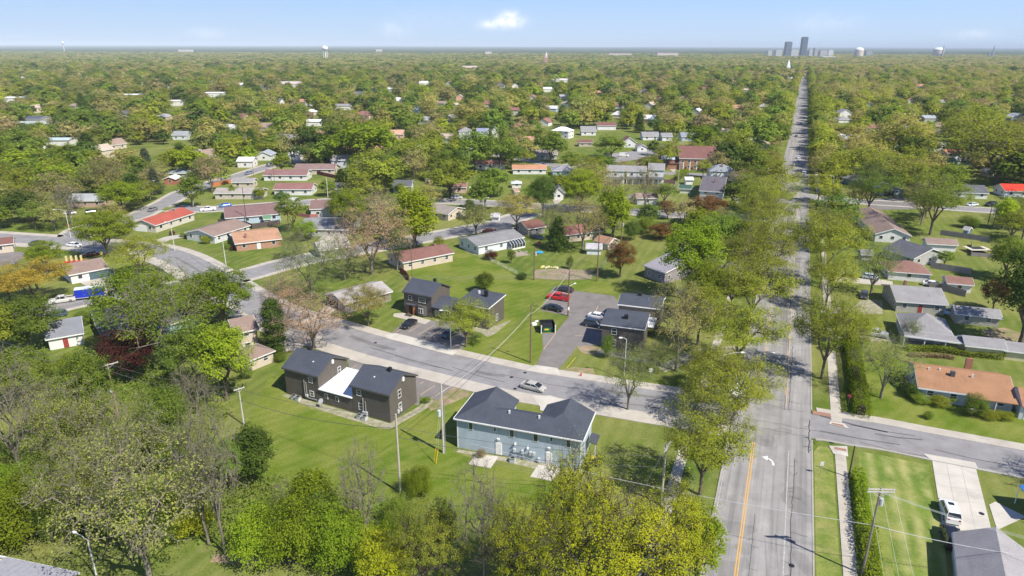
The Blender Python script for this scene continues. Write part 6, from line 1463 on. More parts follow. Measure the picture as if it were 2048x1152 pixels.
# chain-link fence
CL = plain((.42, .43, .42), .5, .5, .5)
def chain(pts, label):
    P_ = [Vector(p) for p in Pg(pts)]; root = empty('chain_link_fence', (P_[0].x, P_[0].y, 0), 0, label, 'fence'); rail = MB(); mesh_ = MB()
    for i in range(len(P_) - 1):
        a, c = P_[i] - P_[0], P_[i + 1] - P_[0]; L_ = (c - a).length; n = max(1, round(L_ / 3))
        rail.tube((a.x, a.y, 1.2), (c.x, c.y, 1.2), .025, .025, 4)
        m_ = int(L_ / .35)
        for k in range(m_):
            q = a.lerp(c, k / m_); q2 = a.lerp(c, min(1, (k + 2.2) / m_)); mesh_.tube((q.x, q.y, .05), (q2.x, q2.y, 1.2), .006, .006, 3, False); mesh_.tube((q.x, q.y, 1.2), (q2.x, q2.y, .05), .006, .006, 3, False)
        for k in range(n + 1):
            q = a.lerp(c, k / n); MB().tube((q.x, q.y, 0), (q.x, q.y, 1.25), .035, .035, 5).build('post', CL, root)
    rail.build('rail', CL, root); mesh_.build('wire_mesh', CL, root)
chain([(930, 505), (980, 522), (1037, 550), (1068, 560), (1130, 563), (1192, 557)], 'chain-link fence along the lawn below the sunroom house'); chain([(1192, 557), (1215, 520), (1235, 487)], 'chain-link fence climbing beside the brown-red bush')
chain([(800, 560), (900, 563), (1030, 559)], 'low chain-link fence behind the north dark townhouse')
# dumpster in its enclosure
A_ = Vector(G(1083, 667)); B_ = Vector(G(1110, 666)); d = B_ - A_; rz = math.atan2(d.y, d.x); L_ = d.length
en = empty('dumpster_enclosure', (A_.x, A_.y, 0), rz, 'dark board enclosure open at the front beside the asphalt lane', 'enclosure')
MB().box(-.1, .0, 0, .0, 3.2, 1.9).build('side_panel', BLACK, en); MB().box(L_, 0, 0, L_ + .1, 3.2, 1.9).build('side_panel', BLACK, en); MB().box(0, 3.1, 0, L_, 3.2, 2.0).build('back_panel', BLACK, en)
for u in (-.1, L_ + .0): MB().box(u - .06, -.15, 0, u + .14, -.02, 2.0).build('post', TRIM, en); MB().box(u - .1, -.2, 1.3, u + .18, -.15, 1.9).build('marker', CREAM, en)
dm = empty('dumpster', (A_.x - math.sin(rz) * .6 + math.cos(rz) * L_ / 2, A_.y + math.cos(rz) * .6 + math.sin(rz) * L_ / 2, 0), rz, 'green dumpster with black lids inside the dark enclosure', 'dumpster')
MB().prism([(-1.1, 0), (1.1, 0), (1.1, 1.6), (-1.1, 1.6)], .1, 1.15).build('bin_body', plain((.01, .12, .06), .5), dm)
for s in (-1.1, .02): MB().slab([(s, -.05, 1.2), (s + 1.06, -.05, 1.2), (s + 1.06, 1.6, 1.55), (s, 1.6, 1.55)], -.06).build('lid', BLACK, dm)
MB().box(-.8, -.04, .5, .2, -.02, .85).build('sticker', plain((.7, .5, .05)), dm)
tag(MB().box(0, 0, 0, 1.1, .7, .5).build('white_sheet', WHITE, None, (*G(1065, 652), 0), .4), 'white board lying on the grass left of the dumpster enclosure', 'board')
# fire hydrant
hy = empty('fire_hydrant', (*G(1162, 753), .02), 0, 'red-orange fire hydrant in the dug soil beside the curved street', 'fire hydrant'); HR = plain((.6, .1, .03), .5)
MB().tube((0, 0, 0), (0, 0, .62), .14, .13, 10).tube((0, 0, .62), (0, 0, .8), .17, .05, 10).build('barrel', HR, hy)
for s in (-1, 1): MB().tube((0, 0, .48), (s * .24, 0, .48), .07, .07, 8).build('outlet', HR, hy)
hy2 = empty('fire_hydrant', (*AV(-44, 1.2), 0), 0, 'small hydrant box at the right kerb of the avenue, bottom', 'fire hydrant'); MB().box(-.3, -.5, 0, .3, .5, .3).build('box', plain((.4, .3, .2)), hy2)
# yellow guard posts
for i, (bp, tp, lb) in enumerate((((868, 925), 893, 'yellow guy-wire guard left of the other below the conduit pole'), ((872, 928), 895, 'yellow guy-wire guard right of the other below the conduit pole'))):
    x, y = G(*bp); g = empty('guy_guard', (x, y, 0), 0, lb, 'guy guard', 'yellow guy guards'); MB().tube((0, 0, 0), (.35, .3, 2.4), .06, .06, 6).build('sleeve', plain((.75, .45, .02), .5), g)
for k, (bp) in enumerate(((868, 925), (872, 928))): x, y = G(*bp); wire((x + .35, y + .3, 2.4), top('p2', -1.5 - k), .02, .015, WIREL, 'guy wire %s of the conduit pole' % ('left' if k == 0 else 'right'))
g = empty('barrier_tape', (*G(1133, 737), 0), .5, 'yellow tape strip hanging beside the dug soil', 'tape'); MB().tube((0, 0, .1), (3.0, 1.4, 1.1), .04, .04, 4).build('strip', plain((.75, .6, .05)), g)
def sign(px, py, h_, kind, label, rz=0.0, sz=.38, board=None):
    x, y = G(px, py); r = empty('stop_sign' if kind == 'stop' else 'road_sign', (x, y, 0), rz, label, 'stop sign' if kind == 'stop' else 'sign')
    MB().tube((0, 0, 0), (0, 0, h_), .035, .035, 5).build('post', STEEL, r)
    b = MB()
    if kind == 'stop':
        v = [(sz * math.cos(math.pi / 8 + i * math.pi / 4), -.04, h_ + sz * math.sin(math.pi / 8 + i * math.pi / 4)) for i in range(8)]; w2 = [(x_, -.06, z_) for x_, _, z_ in v]
        b.add(v + w2, [tuple(range(8)), tuple(range(8, 16))[::-1]] + [(i, (i + 1) % 8, 8 + (i + 1) % 8, 8 + i) for i in range(8)]); f = b.build('face', plain((.6, .03, .03), .4), r)
        cu = bpy.data.curves.new('lettering', 'FONT'); cu.body = 'STOP'; cu.size = .3; cu.align_x = 'CENTER'; cu.align_y = 'CENTER'; 
        tmp = bpy.data.objects.new('tmp', cu); me_ = bpy.data.meshes.new_from_object(tmp); bpy.data.objects.remove(tmp); me_.materials.clear(); me_.materials.append(WHITE); me_.name = 'lettering'
        t_ = bpy.data.objects.new('lettering', me_); COL.objects.link(t_); t_.parent = f; t_.location = (0, -.065, h_); t_.rotation_euler = (math.pi / 2, 0, 0)
    else:
        b.box(-sz, -.05, h_ - sz * 1.2, sz, -.03, h_ + sz * 1.2); b.build('face', board or WHITE, r)
    return r
sign(139, 463, 2.2, 'stop', 'red stop sign at the far left junction', -.5, .75); sign(1696, 812, 2.0, 'stop', 'red stop sign in front of the tall hedge by the avenue', -.9, .42)
sign(1300, 762, 2.3, 'x', 'small white sign on the verge left of the avenue trees', 0, .3); sign(1640, 950, 2.0, 'x', 'grey sign on the strip between avenue and sidewalk', .2, .3, GREYBOX)
sign(1466, 803, 3.2, 'x', 'white boards behind the avenue trees at the street corner', .3, 1.6)
sign(940, 365 + 20, 2.2, 'x', 'small white sign by the olive tree trunk', 0, .4); sign(1987, 447, 3.0, 'x', 'pale sign on the right-hand lawn', 0, .5); sign(205, 517, 1.6, 'x', 'low yellow sign beside the tan-roofed garage house', 0, .4, YL)
# garden things
for i in range(9):
    px = 1083 + i * 4 + RNG.uniform(-1, 1); x, y = G(px, 535 + RNG.uniform(-1.5, 1.5)); s = RNG.uniform(.25, .45); n = 7; b = MB()
    b.tube((0, 0, 0), (0, 0, s), s * 1.1, s * .6, n); tag(b.build('garden_stone', CREAM if i % 3 else YL, None, (x, y, 0)), ['leftmost', 'second', 'third', 'fourth', 'middle', 'sixth', 'seventh', 'eighth', 'rightmost'][i] + ' pale stone in the row behind the garden plot', 'stone', 'pale stones along the garden plot')
x, y = G(1079, 506); b = MB(); b.tube((0, 0, 0), (0, 0, .3), 1.1, 1.25, 16); pl = b.build('pool_wall', plain((.05, .35, .6), .4), None, (x, y, 0)); pl.name = 'paddling_pool'; tag(pl, 'small blue paddling pool on the back lawn', 'paddling pool')
x, y = G(1078, 493); b = MB(); b.tube((0, 0, 0), (0, 0, 1.2), .05).tube((0, 0, 1.2), (0, 0, 1.7), .9, .1, 8); tag(b.build('play_umbrella', plain((.6, .03, .05)), None, (x, y, 0)), 'small red umbrella beside the paddling pool', 'umbrella')
x, y = G(1040, 505)
for i in range(7): tag(MB().box(0, 0, 0, RNG.uniform(.5, 1.6), RNG.uniform(.3, .8), RNG.uniform(.1, .4)).build('timber_piece', plain((.45, .38, .3) if i % 2 else (.3, .3, .32)), None, (*G(1030 + i * 5, 508 + RNG.uniform(-3, 3)), 0), RNG.uniform(0, 3)), ['leftmost', 'second', 'third', 'fourth', 'fifth', 'sixth', 'rightmost'][i] + (' tan' if i % 2 else ' grey') + ' timber piece beside the raised bed of the sunroom house', 'timber', 'timber pieces beside the sunroom house')
tag(MB().box(-2.6, -1.6, 0, 2.6, 1.6, .35).build('raised_bed', plain((.33, .28, .22)), None, (*G(1036, 510), 0), .5), 'low raised timber bed beside the sunroom house', 'raised bed')
dk = empty('deck', (*G(1942, 508), 0), 0, 'raised pale deck around a dark-covered pool, right of the white-sided shed', 'deck'); W_ = 6.5
for i in range(13): MB().box(i * .5, .0, 1.1, i * .5 + .46, 1.2, 1.2).build('plank', CREAM, dk); 
for i in range(2): MB().box([0, 5.3][i], 1.22, 1.1, [1.2, 6.5][i], 4.5, 1.2).build('plank', CREAM, dk)
MB().box(1.25, 1.25, .6, 5.25, 4.5, 1.05).build('pool_cover', plain((.03, .04, .04)), dk)
for i, (px, py) in enumerate(((1352, 422), (1360, 423), (1367, 423))): 
    r = empty('wheelie_bin', (*G(px, py), 0), 0, ['leftmost', 'middle', 'rightmost'][i] + ' of three dark bins at the kerb of the cross street', 'trash bin', 'bins by the cross street'); MB().box(-.4, -.4, 0, .4, .4, 1.2).build('bin_body', BLACK, r); MB().slab([(-.45, -.45, 1.2), (.45, -.45, 1.2), (.45, .45, 1.3), (-.45, .45, 1.3)], -.05).build('lid', FD, r)
for (px, py, lb, c) in ((240, 426, 'white mailbox by the round maple', WHITE), (260, 508, 'white mailbox under the green-olive tree at the left', WHITE), (140, 437, 'white mailbox at the far left street', WHITE)):
    r = empty('mailbox', (*G(px, py), 0), .3, lb, 'mailbox'); MB().box(-.06, -.06, 0, .06, .06, 1.0).build('post', c, r); MB().box(-.3, -.5, 1.0, .3, .5, 1.5).build('box', c, r)
rb = empty('playset', (*G(150, 526), 0), .2, 'red and yellow play structure behind the tan-roofed garage house', 'play structure'); MB().box(-2.6, -.8, 0, 2.6, .8, .7).build('base', plain((.4, .05, .04)), rb)
for i in range(4): MB().box(-2.2 + i * 1.3, -.3, .7, -1.8 + i * 1.3, .3, 2.2).build('post', plain((.7, .62, .3)), rb)
tarp = empty('tarpaulin', (*G(783, 415), 0), 0, 'bright blue tarpaulin draped over a shed behind the lime tree', 'tarpaulin'); MB().slab([(-3.4, -1.6, 2.0), (3.4, -1.6, 2.0), (3.0, 2.0, 3.2), (-3.0, 2.0, 3.2)], -.1).build('sheet', plain((.02, .16, .5), .5), tarp); MB().box(-3.2, -1.5, 0, 3.2, 1.8, 2.0).build('shed_wall', plain((.03, .18, .5)), tarp)

for i, (px, py, lb, c, rf) in enumerate([(1252, 404, 'grey hut', (.5, .5, .5), (.2, .2, .22)), (1030, 392, 'cream hut', (.6, .55, .45), (.3, .2, .15)), (866, 368, 'brown hut', (.3, .2, .14), (.15, .12, .1)), (640, 452, 'white hut', (.7, .7, .7), (.25, .3, .25)), (540, 444, 'green-roofed hut', (.5, .5, .45), (.1, .2, .12)),
        (1925, 470, 'blue hut', (.2, .3, .45), (.3, .3, .3)), (1722, 520, 'grey hut', (.45, .45, .45), (.2, .2, .2)), (230, 640, 'tan hut', (.5, .42, .3), (.2, .18, .17)), (1345, 470, 'red hut', (.35, .1, .07), (.15, .13, .12)), (1000, 440, 'white hut', (.7, .7, .7), (.4, .4, .42))]):
    x, y = G(px, py); l_ = min((h_ for h_ in HOUSES[:90] if h_['cor'][0]), key=lambda h_: (h_['A'] - Vector((x, y))).length)['label'].split()[:7]
    house(lb + ' in the yard near the ' + ' '.join(l_), (x, y), (x + 2.8 * math.cos(i), y + 2.8 * math.sin(i) * .4), 2.6, 2.0, .8, 'gx', rf, c, 'shed', 'garden_shed', world=True)
# ---------------------------------------------------------------- trees
KIND = {'pink': 'pinkish',  # colour key -> words
 'bright': 'bright green', 'green': 'mid-green', 'dark': 'dark green', 'olive': 'olive-green', 'lime': 'lime-green', 'gold': 'yellow-green', 'amber': 'amber-leaved', 'tan': 'tan budding', 'mauve': 'pinkish-brown budding',
 'tango': 'golden-tan', 'bare': 'grey leafless', 'brown': 'copper-brown', 'purple': 'dark purple', 'spruce': 'blue-green', 'cypress': 'deep green'}
hand = [ # x, y base, top y, crown width px, shape, colour, label
 (1140, 1215, 878, 150, 'gold', 'gold', 'tallest yellow-green budding tree at the bottom centre in front of the blue duplex'),
 (1050, 1230, 1000, 180, 'gold', 'gold', 'yellow-green tree at the left shoulder of the tallest one'),
 (1330, 1200, 960, 170, 'gold', 'gold', 'yellow-green tree at the bottom, right of the tallest one and left of the avenue'),
 (1215, 1290, 985, 330, 'gold', 'gold', 'lower yellow-green tree cut by the bottom edge between its taller neighbours'),
 (1390, 1180, 1010, 80, 'tall', 'bright', 'narrow bright green sapling beside the kerb at the bottom of the avenue'),
 (968, 1175, 925, 170, 'bare', 'bare', 'grey leafless tree at the bottom in front of the left concrete patio'),
 (1010, 1165, 1030, 120, 'bare', 'bare', 'low leafless tree against the left side of the great yellow-green tree'),
 (850, 1190, 1005, 150, 'gold', 'olive', 'yellow-olive tree at the bottom, left of the leafless one'),
 (775, 1190, 1070, 110, 'round', 'gold', 'small yellow-olive tree at the bottom edge, left of the taller one'),
 (890, 1150, 990, 60, 'round', 'dark', 'small dark evergreen shrub tree above the yellow-olive tree at the bottom'),
 (836, 988, 930, 66, 'bush', 'bright', 'round bright green bush beside the tall pale pole'),
 (735, 1100, 880, 120, 'bare', 'bare', 'thin leafless tree standing on the edge of the big lawn'),
 (700, 1060, 960, 70, 'bare', 'bare', 'small leafless tree among the bright thicket bushes'),
 (580, 1070, 960, 70, 'bare', 'bare', 'grey twiggy shrub at the top of the bright thicket'),
 (600, 1128, 995, 130, 'bush', 'bright', 'broad bright bush in the middle of the thicket'),
 (525, 1118, 1005, 120, 'bush', 'bright', 'bright bush at the left of the thicket'),
 (680, 1132, 1000, 130, 'bush', 'bright', 'bright bush at the right of the thicket'),
 (735, 1140, 1050, 80, 'bush', 'lime', 'lime-green bush at the right end of the thicket'),
 (630, 1065, 938, 80, 'tall', 'bright', 'tall bright green sapling rising from the thicket'),
 (560, 1085, 985, 100, 'bush', 'green', 'green bush at the upper left of the thicket'), (650, 1100, 980, 110, 'bush', 'green', 'darker green bush behind the thicket front row'),
 (800, 1060, 985, 70, 'bush', 'green', 'loose green bush below the tall pale pole'), (780, 1110, 1030, 70, 'bush', 'bright', 'bright low bush left of the yellow-olive tree'),
 (452, 1108, 780, 140, 'bare', 'bare', 'tall grey leafless tree with a straight trunk, left of the thicket'),
 (418, 1090, 850, 120, 'bare', 'bare', 'slim leafless tree left of the straight-trunked one'),
 (508, 965, 855, 85, 'tall', 'cypress', 'dark olive evergreen at the edge of the big lawn'), (470, 990, 870, 60, 'round', 'green', 'dark green tree inside the leafless trunks'),
 (300, 1165, 860, 290, 'bud', 'bare', 'great spreading grey tree with barely opened leaves at the bottom left'), (180, 1085, 890, 160, 'bud', 'olive', 'grey-green budding tree left of the great leafless one'),
 (240, 985, 805, 200, 'bud', 'bare', 'wide grey-green budding tree in the left wood'), (160, 960, 760, 160, 'bud', 'olive', 'olive budding tree at the left, below the pole with a crossarm'),
 (48, 968, 700, 170, 'bare', 'bare', 'leafless twin-trunked tree at the left edge'), (130, 905, 800, 110, 'bush', 'green', 'green bush below the white bungalow'),
 (100, 880, 760, 110, 'bud', 'bare', 'thin grey tree below the white bungalow'), (200, 870, 700, 90, 'round', 'green', 'green tree left of the pole with a crossarm'), (330, 870, 760, 110, 'bush', 'green', 'green bush under the bare limbs'),
 (170, 820, 700, 80, 'round', 'bright', 'fresh green tree at the right of the white bungalow'), (395, 830, 730, 110, 'bare', 'bare', 'grey tangled leafless shrub right of the purple tree'),
 (40, 1075, 955, 150, 'bush', 'bright', 'bright bush at the left edge of the wood'), (110, 1068, 985, 110, 'bush', 'green', 'green bush in the lower left wood'), (-5, 1090, 1000, 90, 'bush', 'bright', 'bright bush cut by the left edge'), (150, 1040, 975, 70, 'bush', 'dark', 'dark bush behind the lower left wood'),
 (390, 1075, 985, 80, 'bush', 'gold', 'yellowish bush at the foot of the leafless trees'), (250, 1075, 990, 90, 'bush', 'green', 'green bush behind the trunk of the great leafless tree'), (350, 1080, 1010, 70, 'bush', 'green', 'low green bush between the leafless trunks'),
 (90, 1000, 900, 110, 'bush', 'green', 'green bush behind the twin trunks at the left'), (20, 1010, 930, 90, 'bush', 'bright', 'fresh bush below the twin trunks at the left'),
 (345, 748, 525, 200, 'bud', 'bright', 'large tree with bright leaves and bare pale limbs above the purple tree'), (295, 705, 535, 150, 'round', 'bright', 'broad bright green tree left of the bare pale limbs'), (262, 765, 655, 105, 'round', 'purple', 'dark purple-leaved tree in the left middle'),
 (455, 800, 640, 120, 'round', 'bright', 'dense green tree beside the brown-roofed beige house'), (405, 790, 640, 110, 'round', 'green', 'dense green tree left of its twin by the beige house'), (450, 655, 533, 130, 'round', 'bright', 'bright green tree over the bend of the curved street'), (395, 640, 550, 100, 'round', 'bright', 'bright green tree left of the one over the bend'),
 (552, 706, 598, 36, 'column', 'cypress', 'tall narrow column conifer by the brown-roofed beige house'),
 (628, 697, 590, 140, 'bud', 'pink', 'pinkish-brown budding tree on the corner above the dark townhouse'), (575, 655, 545, 95, 'bud', 'pink', 'tan budding tree behind the pinkish one'), (625, 600, 470, 130, 'bud', 'green', 'loose green budding tree above the carport house'),
 (745, 548, 400, 150, 'bud', 'pink', 'wide pinkish-mauve budding tree in the middle left'), (690, 560, 470, 90, 'bud', 'bare', 'grey tree left of the wide mauve one'), (830, 498, 372, 82, 'tall', 'lime', 'tall lime-green tree beside the branch street'), (795, 540, 440, 70, 'bud', 'green', 'green tree between the mauve and lime trees'),
 (737, 652, 568, 95, 'airy', 'tango', 'small golden-tan tree on the lawn left of the north townhouse'), (932, 694, 600, 105, 'airy', 'olive', 'round olive-green tree at the right of the north parking lot'), (970, 584, 544, 34, 'tall', 'green', 'small dark sapling behind the north townhouse'),
 (248, 424, 360, 98, 'round', 'bright', 'round bright maple on the left street corner'), (215, 512, 424, 108, 'round', 'bright', 'round green tree left of the red-roofed ranch'), (280, 555, 468, 100, 'airy', 'olive', 'green-olive tree right of the tan-roofed garage house'),
 (70, 608, 520, 140, 'airy', 'amber', 'amber-orange flowering tree at the left'), (20, 600, 545, 90, 'airy', 'amber', 'amber tree at the left edge'), (60, 700, 590, 130, 'round', 'green', 'green tree left of the white bungalow'), (0, 720, 600, 120, 'round', 'olive', 'olive tree at the left edge above the bare trees'),
 (95, 545, 482, 60, 'round', 'bright', 'small bright tree behind the amber one'), (140, 560, 530, 34, 'round', 'lime', 'little lime tree before the tan-roofed garage house'), (145, 452, 368, 70, 'bare', 'bare', 'leafless tree by the blue-grey roofed brick house'),
 (383, 352, 292, 64, 'round', 'lime', 'round lime-green tree by the left park'), (296, 350, 296, 34, 'spruce', 'spruce', 'blue spruce at the edge of the park'), (312, 388, 334, 30, 'spruce', 'spruce', 'dark spruce by the small brick house'), (386, 415, 345, 44, 'round', 'green', 'green tree at the bend of the left street'),
 (345, 350, 300, 44, 'round', 'olive', 'olive tree left of the round lime tree'), (425, 385, 312, 60, 'bud', 'mauve', 'reddish-brown bare tree by the left street'), (625, 330, 250, 72, 'round', 'dark', 'dark green tree above the brown-roofed houses'), (585, 330, 262, 50, 'bud', 'tan', 'tan tree left of the dark green one'),
 (735, 335, 240, 110, 'round', 'bright', 'large fresh green tree above the middle houses'), (680, 325, 238, 62, 'round', 'green', 'green tree between two larger ones above the middle houses'), (752, 395, 298, 112, 'airy', 'olive', 'big olive tree in the middle beside the dark-blue house'), (722, 420, 345, 70, 'airy', 'olive', 'smaller olive tree in front of the big one'),
 (900, 395, 318, 110, 'airy', 'olive', 'big olive tree with a dark trunk, right of the middle'), (838, 345, 268, 92, 'airy', 'olive', 'olive tree behind the dark-roofed porch house'), (655, 392, 360, 34, 'round', 'green', 'small round tree on the lawn by the pale leaning pole'), (565, 410, 383, 30, 'round', 'dark', 'dark rounded small tree behind the light blue ranch'),
 (700, 470, 375, 80, 'round', 'bright', 'bright tree right of the pale grey house'), (685, 440, 380, 60, 'round', 'green', 'green tree behind the long grey-roofed house'), (760, 450, 375, 60, 'bud', 'tan', 'tan tree beside the blue tarpaulin'), (470, 395, 372, 22, 'round', 'bright', 'small bright tree before the tan-roofed ranch'), (520, 398, 375, 24, 'round', 'lime', 'small lime tree at the right end of the tan-roofed ranch'),
 (612, 480, 440, 50, 'round', 'bright', 'small bright tree before the long grey-roofed house'), (590, 520, 450, 60, 'bud', 'green', 'thin tree right of the brick ranch'),
 (1034, 462, 383, 84, 'airy', 'tango', 'golden-tan tree beside the branch street bend'), (970, 420, 352, 52, 'round', 'green', 'green tree by the cross street, left of the golden-tan one'), (1085, 436, 345, 52, 'round', 'dark', 'dark green tree right of the golden-tan one'), (940, 440, 395, 26, 'round', 'dark', 'little dark tree by the small cottage'),
 (1160, 425, 338, 70, 'round', 'lime', 'lime tree above the cross street'), (1205, 420, 338, 60, 'bud', 'tan', 'pale tan tree in front of the white row houses'), (1235, 455, 340, 80, 'bud', 'tan', 'wide tan tree left of the open-fronted shed house'), (1225, 478, 372, 62, 'tall', 'bright', 'tall bright green tree by the transformer pole'), (1290, 425, 325, 50, 'bud', 'tan', 'grey-tan twiggy tree in front of the tall white row house'),
 (1165, 500, 390, 110, 'bud', 'tango', 'broad golden-tan tree over the cream maroon-roofed house'), (1115, 500, 430, 46, 'spruce', 'cypress', 'dark pine beside the low maroon-roofed house'), (1100, 480, 400, 60, 'bud', 'bare', 'grey-green tree by the two maroon cars'),
 (1240, 555, 478, 62, 'round', 'brown', 'copper-brown bush tree right of the chain-link fence'), (1322, 478, 446, 54, 'round', 'brown', 'rounded copper-brown tree beyond the grey-roofed building'), (1335, 438, 402, 36, 'round', 'brown', 'small copper tree at the cross street'), (1412, 452, 386, 74, 'round', 'brown', 'dark brown-green tree at the cross street corner'), (1388, 446, 398, 46, 'round', 'brown', 'brown tree joined to the left of the dark corner one'),
 (1290, 468, 428, 44, 'bush', 'green', 'green bush cluster by the transformer pole'), (1262, 480, 436, 34, 'bush', 'dark', 'dark bush by the transformer pole'),
 (1375, 600, 435, 130, 'round', 'bright', 'large bright green tree between the grey-roofed building and the avenue'), (1440, 520, 425, 120, 'round', 'green', 'light green tree behind the large bright one'), (1352, 742, 558, 125, 'bud', 'tango', 'golden-tan tree behind the right dark townhouse'), (1395, 690, 560, 90, 'round', 'olive', 'olive tree between the golden-tan one and the avenue'), (1410, 640, 520, 70, 'round', 'bright', 'fresh green tree left of the avenue trees'),
 (1256, 820, 690, 105, 'bud', 'green', 'young light green tree on the verge behind the blue duplex'), (1215, 715, 665, 30, 'bush', 'green', 'small shrub at the corner of the right dark townhouse'), (1310, 745, 680, 80, 'bud', 'green', 'thin light green tree in front of the right dark townhouse'),
 # avenue, left verge
 (1400, 990, 800, 165, 'airy', 'olive', 'big olive honey locust on the left verge of the avenue, nearest the camera'), (1462, 850, 720, 165, 'airy', 'olive', 'olive tree reaching over the avenue at the street corner'), (1390, 820, 770, 60, 'airy', 'olive', 'smaller olive tree left of the one at the street corner'), (1420, 790, 690, 110, 'airy', 'olive', 'olive tree behind the street corner one'),
 (1470, 740, 600, 150, 'airy', 'olive', 'olive avenue tree above the street corner'), (1500, 650, 510, 150, 'airy', 'olive', 'olive avenue tree, third up the left verge'), (1512, 585, 452, 130, 'airy', 'olive', 'olive avenue tree, fourth up the left verge'), (1520, 530, 415, 110, 'airy', 'olive', 'olive avenue tree, fifth up the left verge'),
 (1528, 480, 380, 100, 'airy', 'olive', 'olive avenue tree, sixth up the left verge'), (1535, 440, 348, 95, 'airy', 'olive', 'olive avenue tree, seventh up the left verge'), (1542, 405, 318, 95, 'airy', 'olive', 'olive avenue tree, eighth up the left verge'), (1480, 385, 340, 55, 'bud', 'mauve', 'small brownish tree beside the dark-roofed two-storey house'),
 (1440, 560, 470, 90, 'airy', 'olive', 'olive tree set back from the left verge'), (1460, 620, 530, 90, 'airy', 'olive', 'second olive tree set back from the left verge'),
 (1470, 335, 250, 62, 'airy', 'olive', 'yellow-olive tree at the right of the church'), (1500, 370, 285, 60, 'round', 'green', 'green tree right of the church yard'), (1452, 330, 280, 40, 'bud', 'mauve', 'brown tree at the right end of the church roof'),
 # avenue, right side
 (1643, 758, 585, 120, 'airy', 'olive', 'slender olive tree on the right verge of the avenue near the hedge'), (1650, 620, 500, 90, 'airy', 'olive', 'olive avenue tree on the right verge behind the slender one'), (1640, 575, 410, 130, 'airy', 'olive', 'big olive tree on the right verge of the avenue'), (1650, 500, 425, 90, 'airy', 'olive', 'olive tree close behind the big one on the right verge'), (1635, 405, 343, 60, 'airy', 'olive', 'small olive street tree at the right cross street corner'),
 (1740, 590, 478, 92, 'bud', 'green', 'forked light green tree by the gravel drive'), (1762, 796, 668, 120, 'bud', 'green', 'spreading light green tree on the corner lawn right of the hedge'), (1818, 684, 634, 40, 'bud', 'green', 'small light green tree beside the porch house'), (1700, 690, 620, 90, 'airy', 'olive', 'olive tree behind the tall hedge'),
 (2040, 690, 480, 150, 'round', 'dark', 'great dark green tree at the right edge'), (1985, 620, 560, 50, 'round', 'purple', 'dark purple shrub tree under the great right-edge tree'), (2010, 560, 470, 80, 'round', 'green', 'green tree behind the great right-edge one'),
 (1887, 533, 502, 30, 'round', 'green', 'small round tree on the back lawn below the white-sided shed'), (1860, 470, 345, 115, 'airy', 'green', 'green tree standing right of the long brown-roofed house'), (1735, 430, 330, 95, 'airy', 'green', 'olive-green tree left of the asphalt yard'), (1680, 360, 300, 58, 'airy', 'olive', 'yellow-olive tree at the right corner of the avenue'),
 (1992, 366, 250, 150, 'bud', 'olive', 'great oak with dark limbs left of the red-roofed house'), (1920, 345, 232, 110, 'bud', 'olive', 'olive oak left of the great oak'), (1800, 340, 250, 110, 'airy', 'olive', 'broad olive tree behind the carport house'), (1812, 350, 270, 62, 'round', 'dark', 'dark green tree before the broad olive one'),
 (2005, 458, 395, 40, 'tall', 'lime', 'leaning lime tree on the right lawn'), (1935, 455, 430, 40, 'bush', 'green', 'green shrub row on the right lawn'), (1665, 385, 300, 70, 'airy', 'olive', 'olive tree at the right kerb beyond the cross street'), (1730, 365, 290, 80, 'airy', 'olive', 'olive tree beyond the right cross street'),
 (1840, 440, 380, 60, 'bud', 'bare', 'grey-green thin tree at the asphalt yard'), (2045, 440, 380, 60, 'bud', 'green', 'green tree at the right edge beyond the lawn'), (1510, 310, 235, 80, 'round', 'green', 'green tree left of the avenue beyond the church'),
 (1278, 265, 222, 24, 'spruce', 'cypress', 'dark conifer behind the white cottages beyond the church'), (1400, 305, 248, 46, 'round', 'bright', 'bright tree behind the church hall'), (1222, 318, 270, 58, 'round', 'green', 'green round tree in front of the white garage by the parking area'), (390, 240, 192, 40, 'spruce', 'cypress', 'tall dark conifer in the left distance'),
 (170, 200 + 40, 185, 26, 'spruce', 'cypress', 'dark conifer before the white industrial building'), (220, 225, 188, 24, 'spruce', 'cypress', 'second dark conifer before the white industrial building'),
 (1100, 325, 262, 62, 'round', 'green', 'green tree above the brown-roofed ranch house'), (1000, 345, 248, 70, 'airy', 'green', 'tall green tree behind the orange-brown roofed house'), (950, 345, 258, 60, 'round', 'green', 'green tree behind the tall one in the centre'),
 (505, 262 + 40, 255, 30, 'spruce', 'cypress', 'slim conifer by the distant white car'), (1070, 400, 370, 50, 'round', 'green', 'green tree behind the tiny garden hut'),
 (800, 385, 365, 30, 'bush', 'green', 'bush by the dark-roofed porch house'), (838, 470, 448, 22, 'bush', 'olive', 'small rounded bush near the branch street'), (878, 492, 470, 22, 'bush', 'olive', 'small rounded golden bush above the maroon-roofed ranch'),
 (982, 519, 499, 28, 'bush', 'purple', 'dark red shrub beside the white sunroom house'), (411, 487, 470, 22, 'bush', 'lime', 'bright yellow-lime round bush by the grey-brown ranch'), (376, 476, 467, 14, 'bush', 'purple', 'small dark red bush left of the yellow-lime one'), (393, 478, 468, 14, 'bush', 'purple', 'second small dark red bush beside the yellow-lime one'), (365, 474, 465, 12, 'bush', 'green', 'small green bush at the corner of the grey-brown ranch'),
 (455, 498, 487, 14, 'bush', 'green', 'low green bush by the brick ranch'), (466, 501, 490, 12, 'bush', 'purple', 'low dark red bush by the brick ranch'), (345, 470, 460, 12, 'bush', 'purple', 'dark bush by the red-roofed ranch wall'),
 (1140, 498 + 40, 508, 16, 'bush', 'green', 'tiny tree on the back lawn'), (1023, 527, 497, 18, 'round', 'green', 'thin young tree by the raised bed'), (1045, 558, 545, 24, 'bush', 'dark', 'dark shrub at the chain-link fence'),
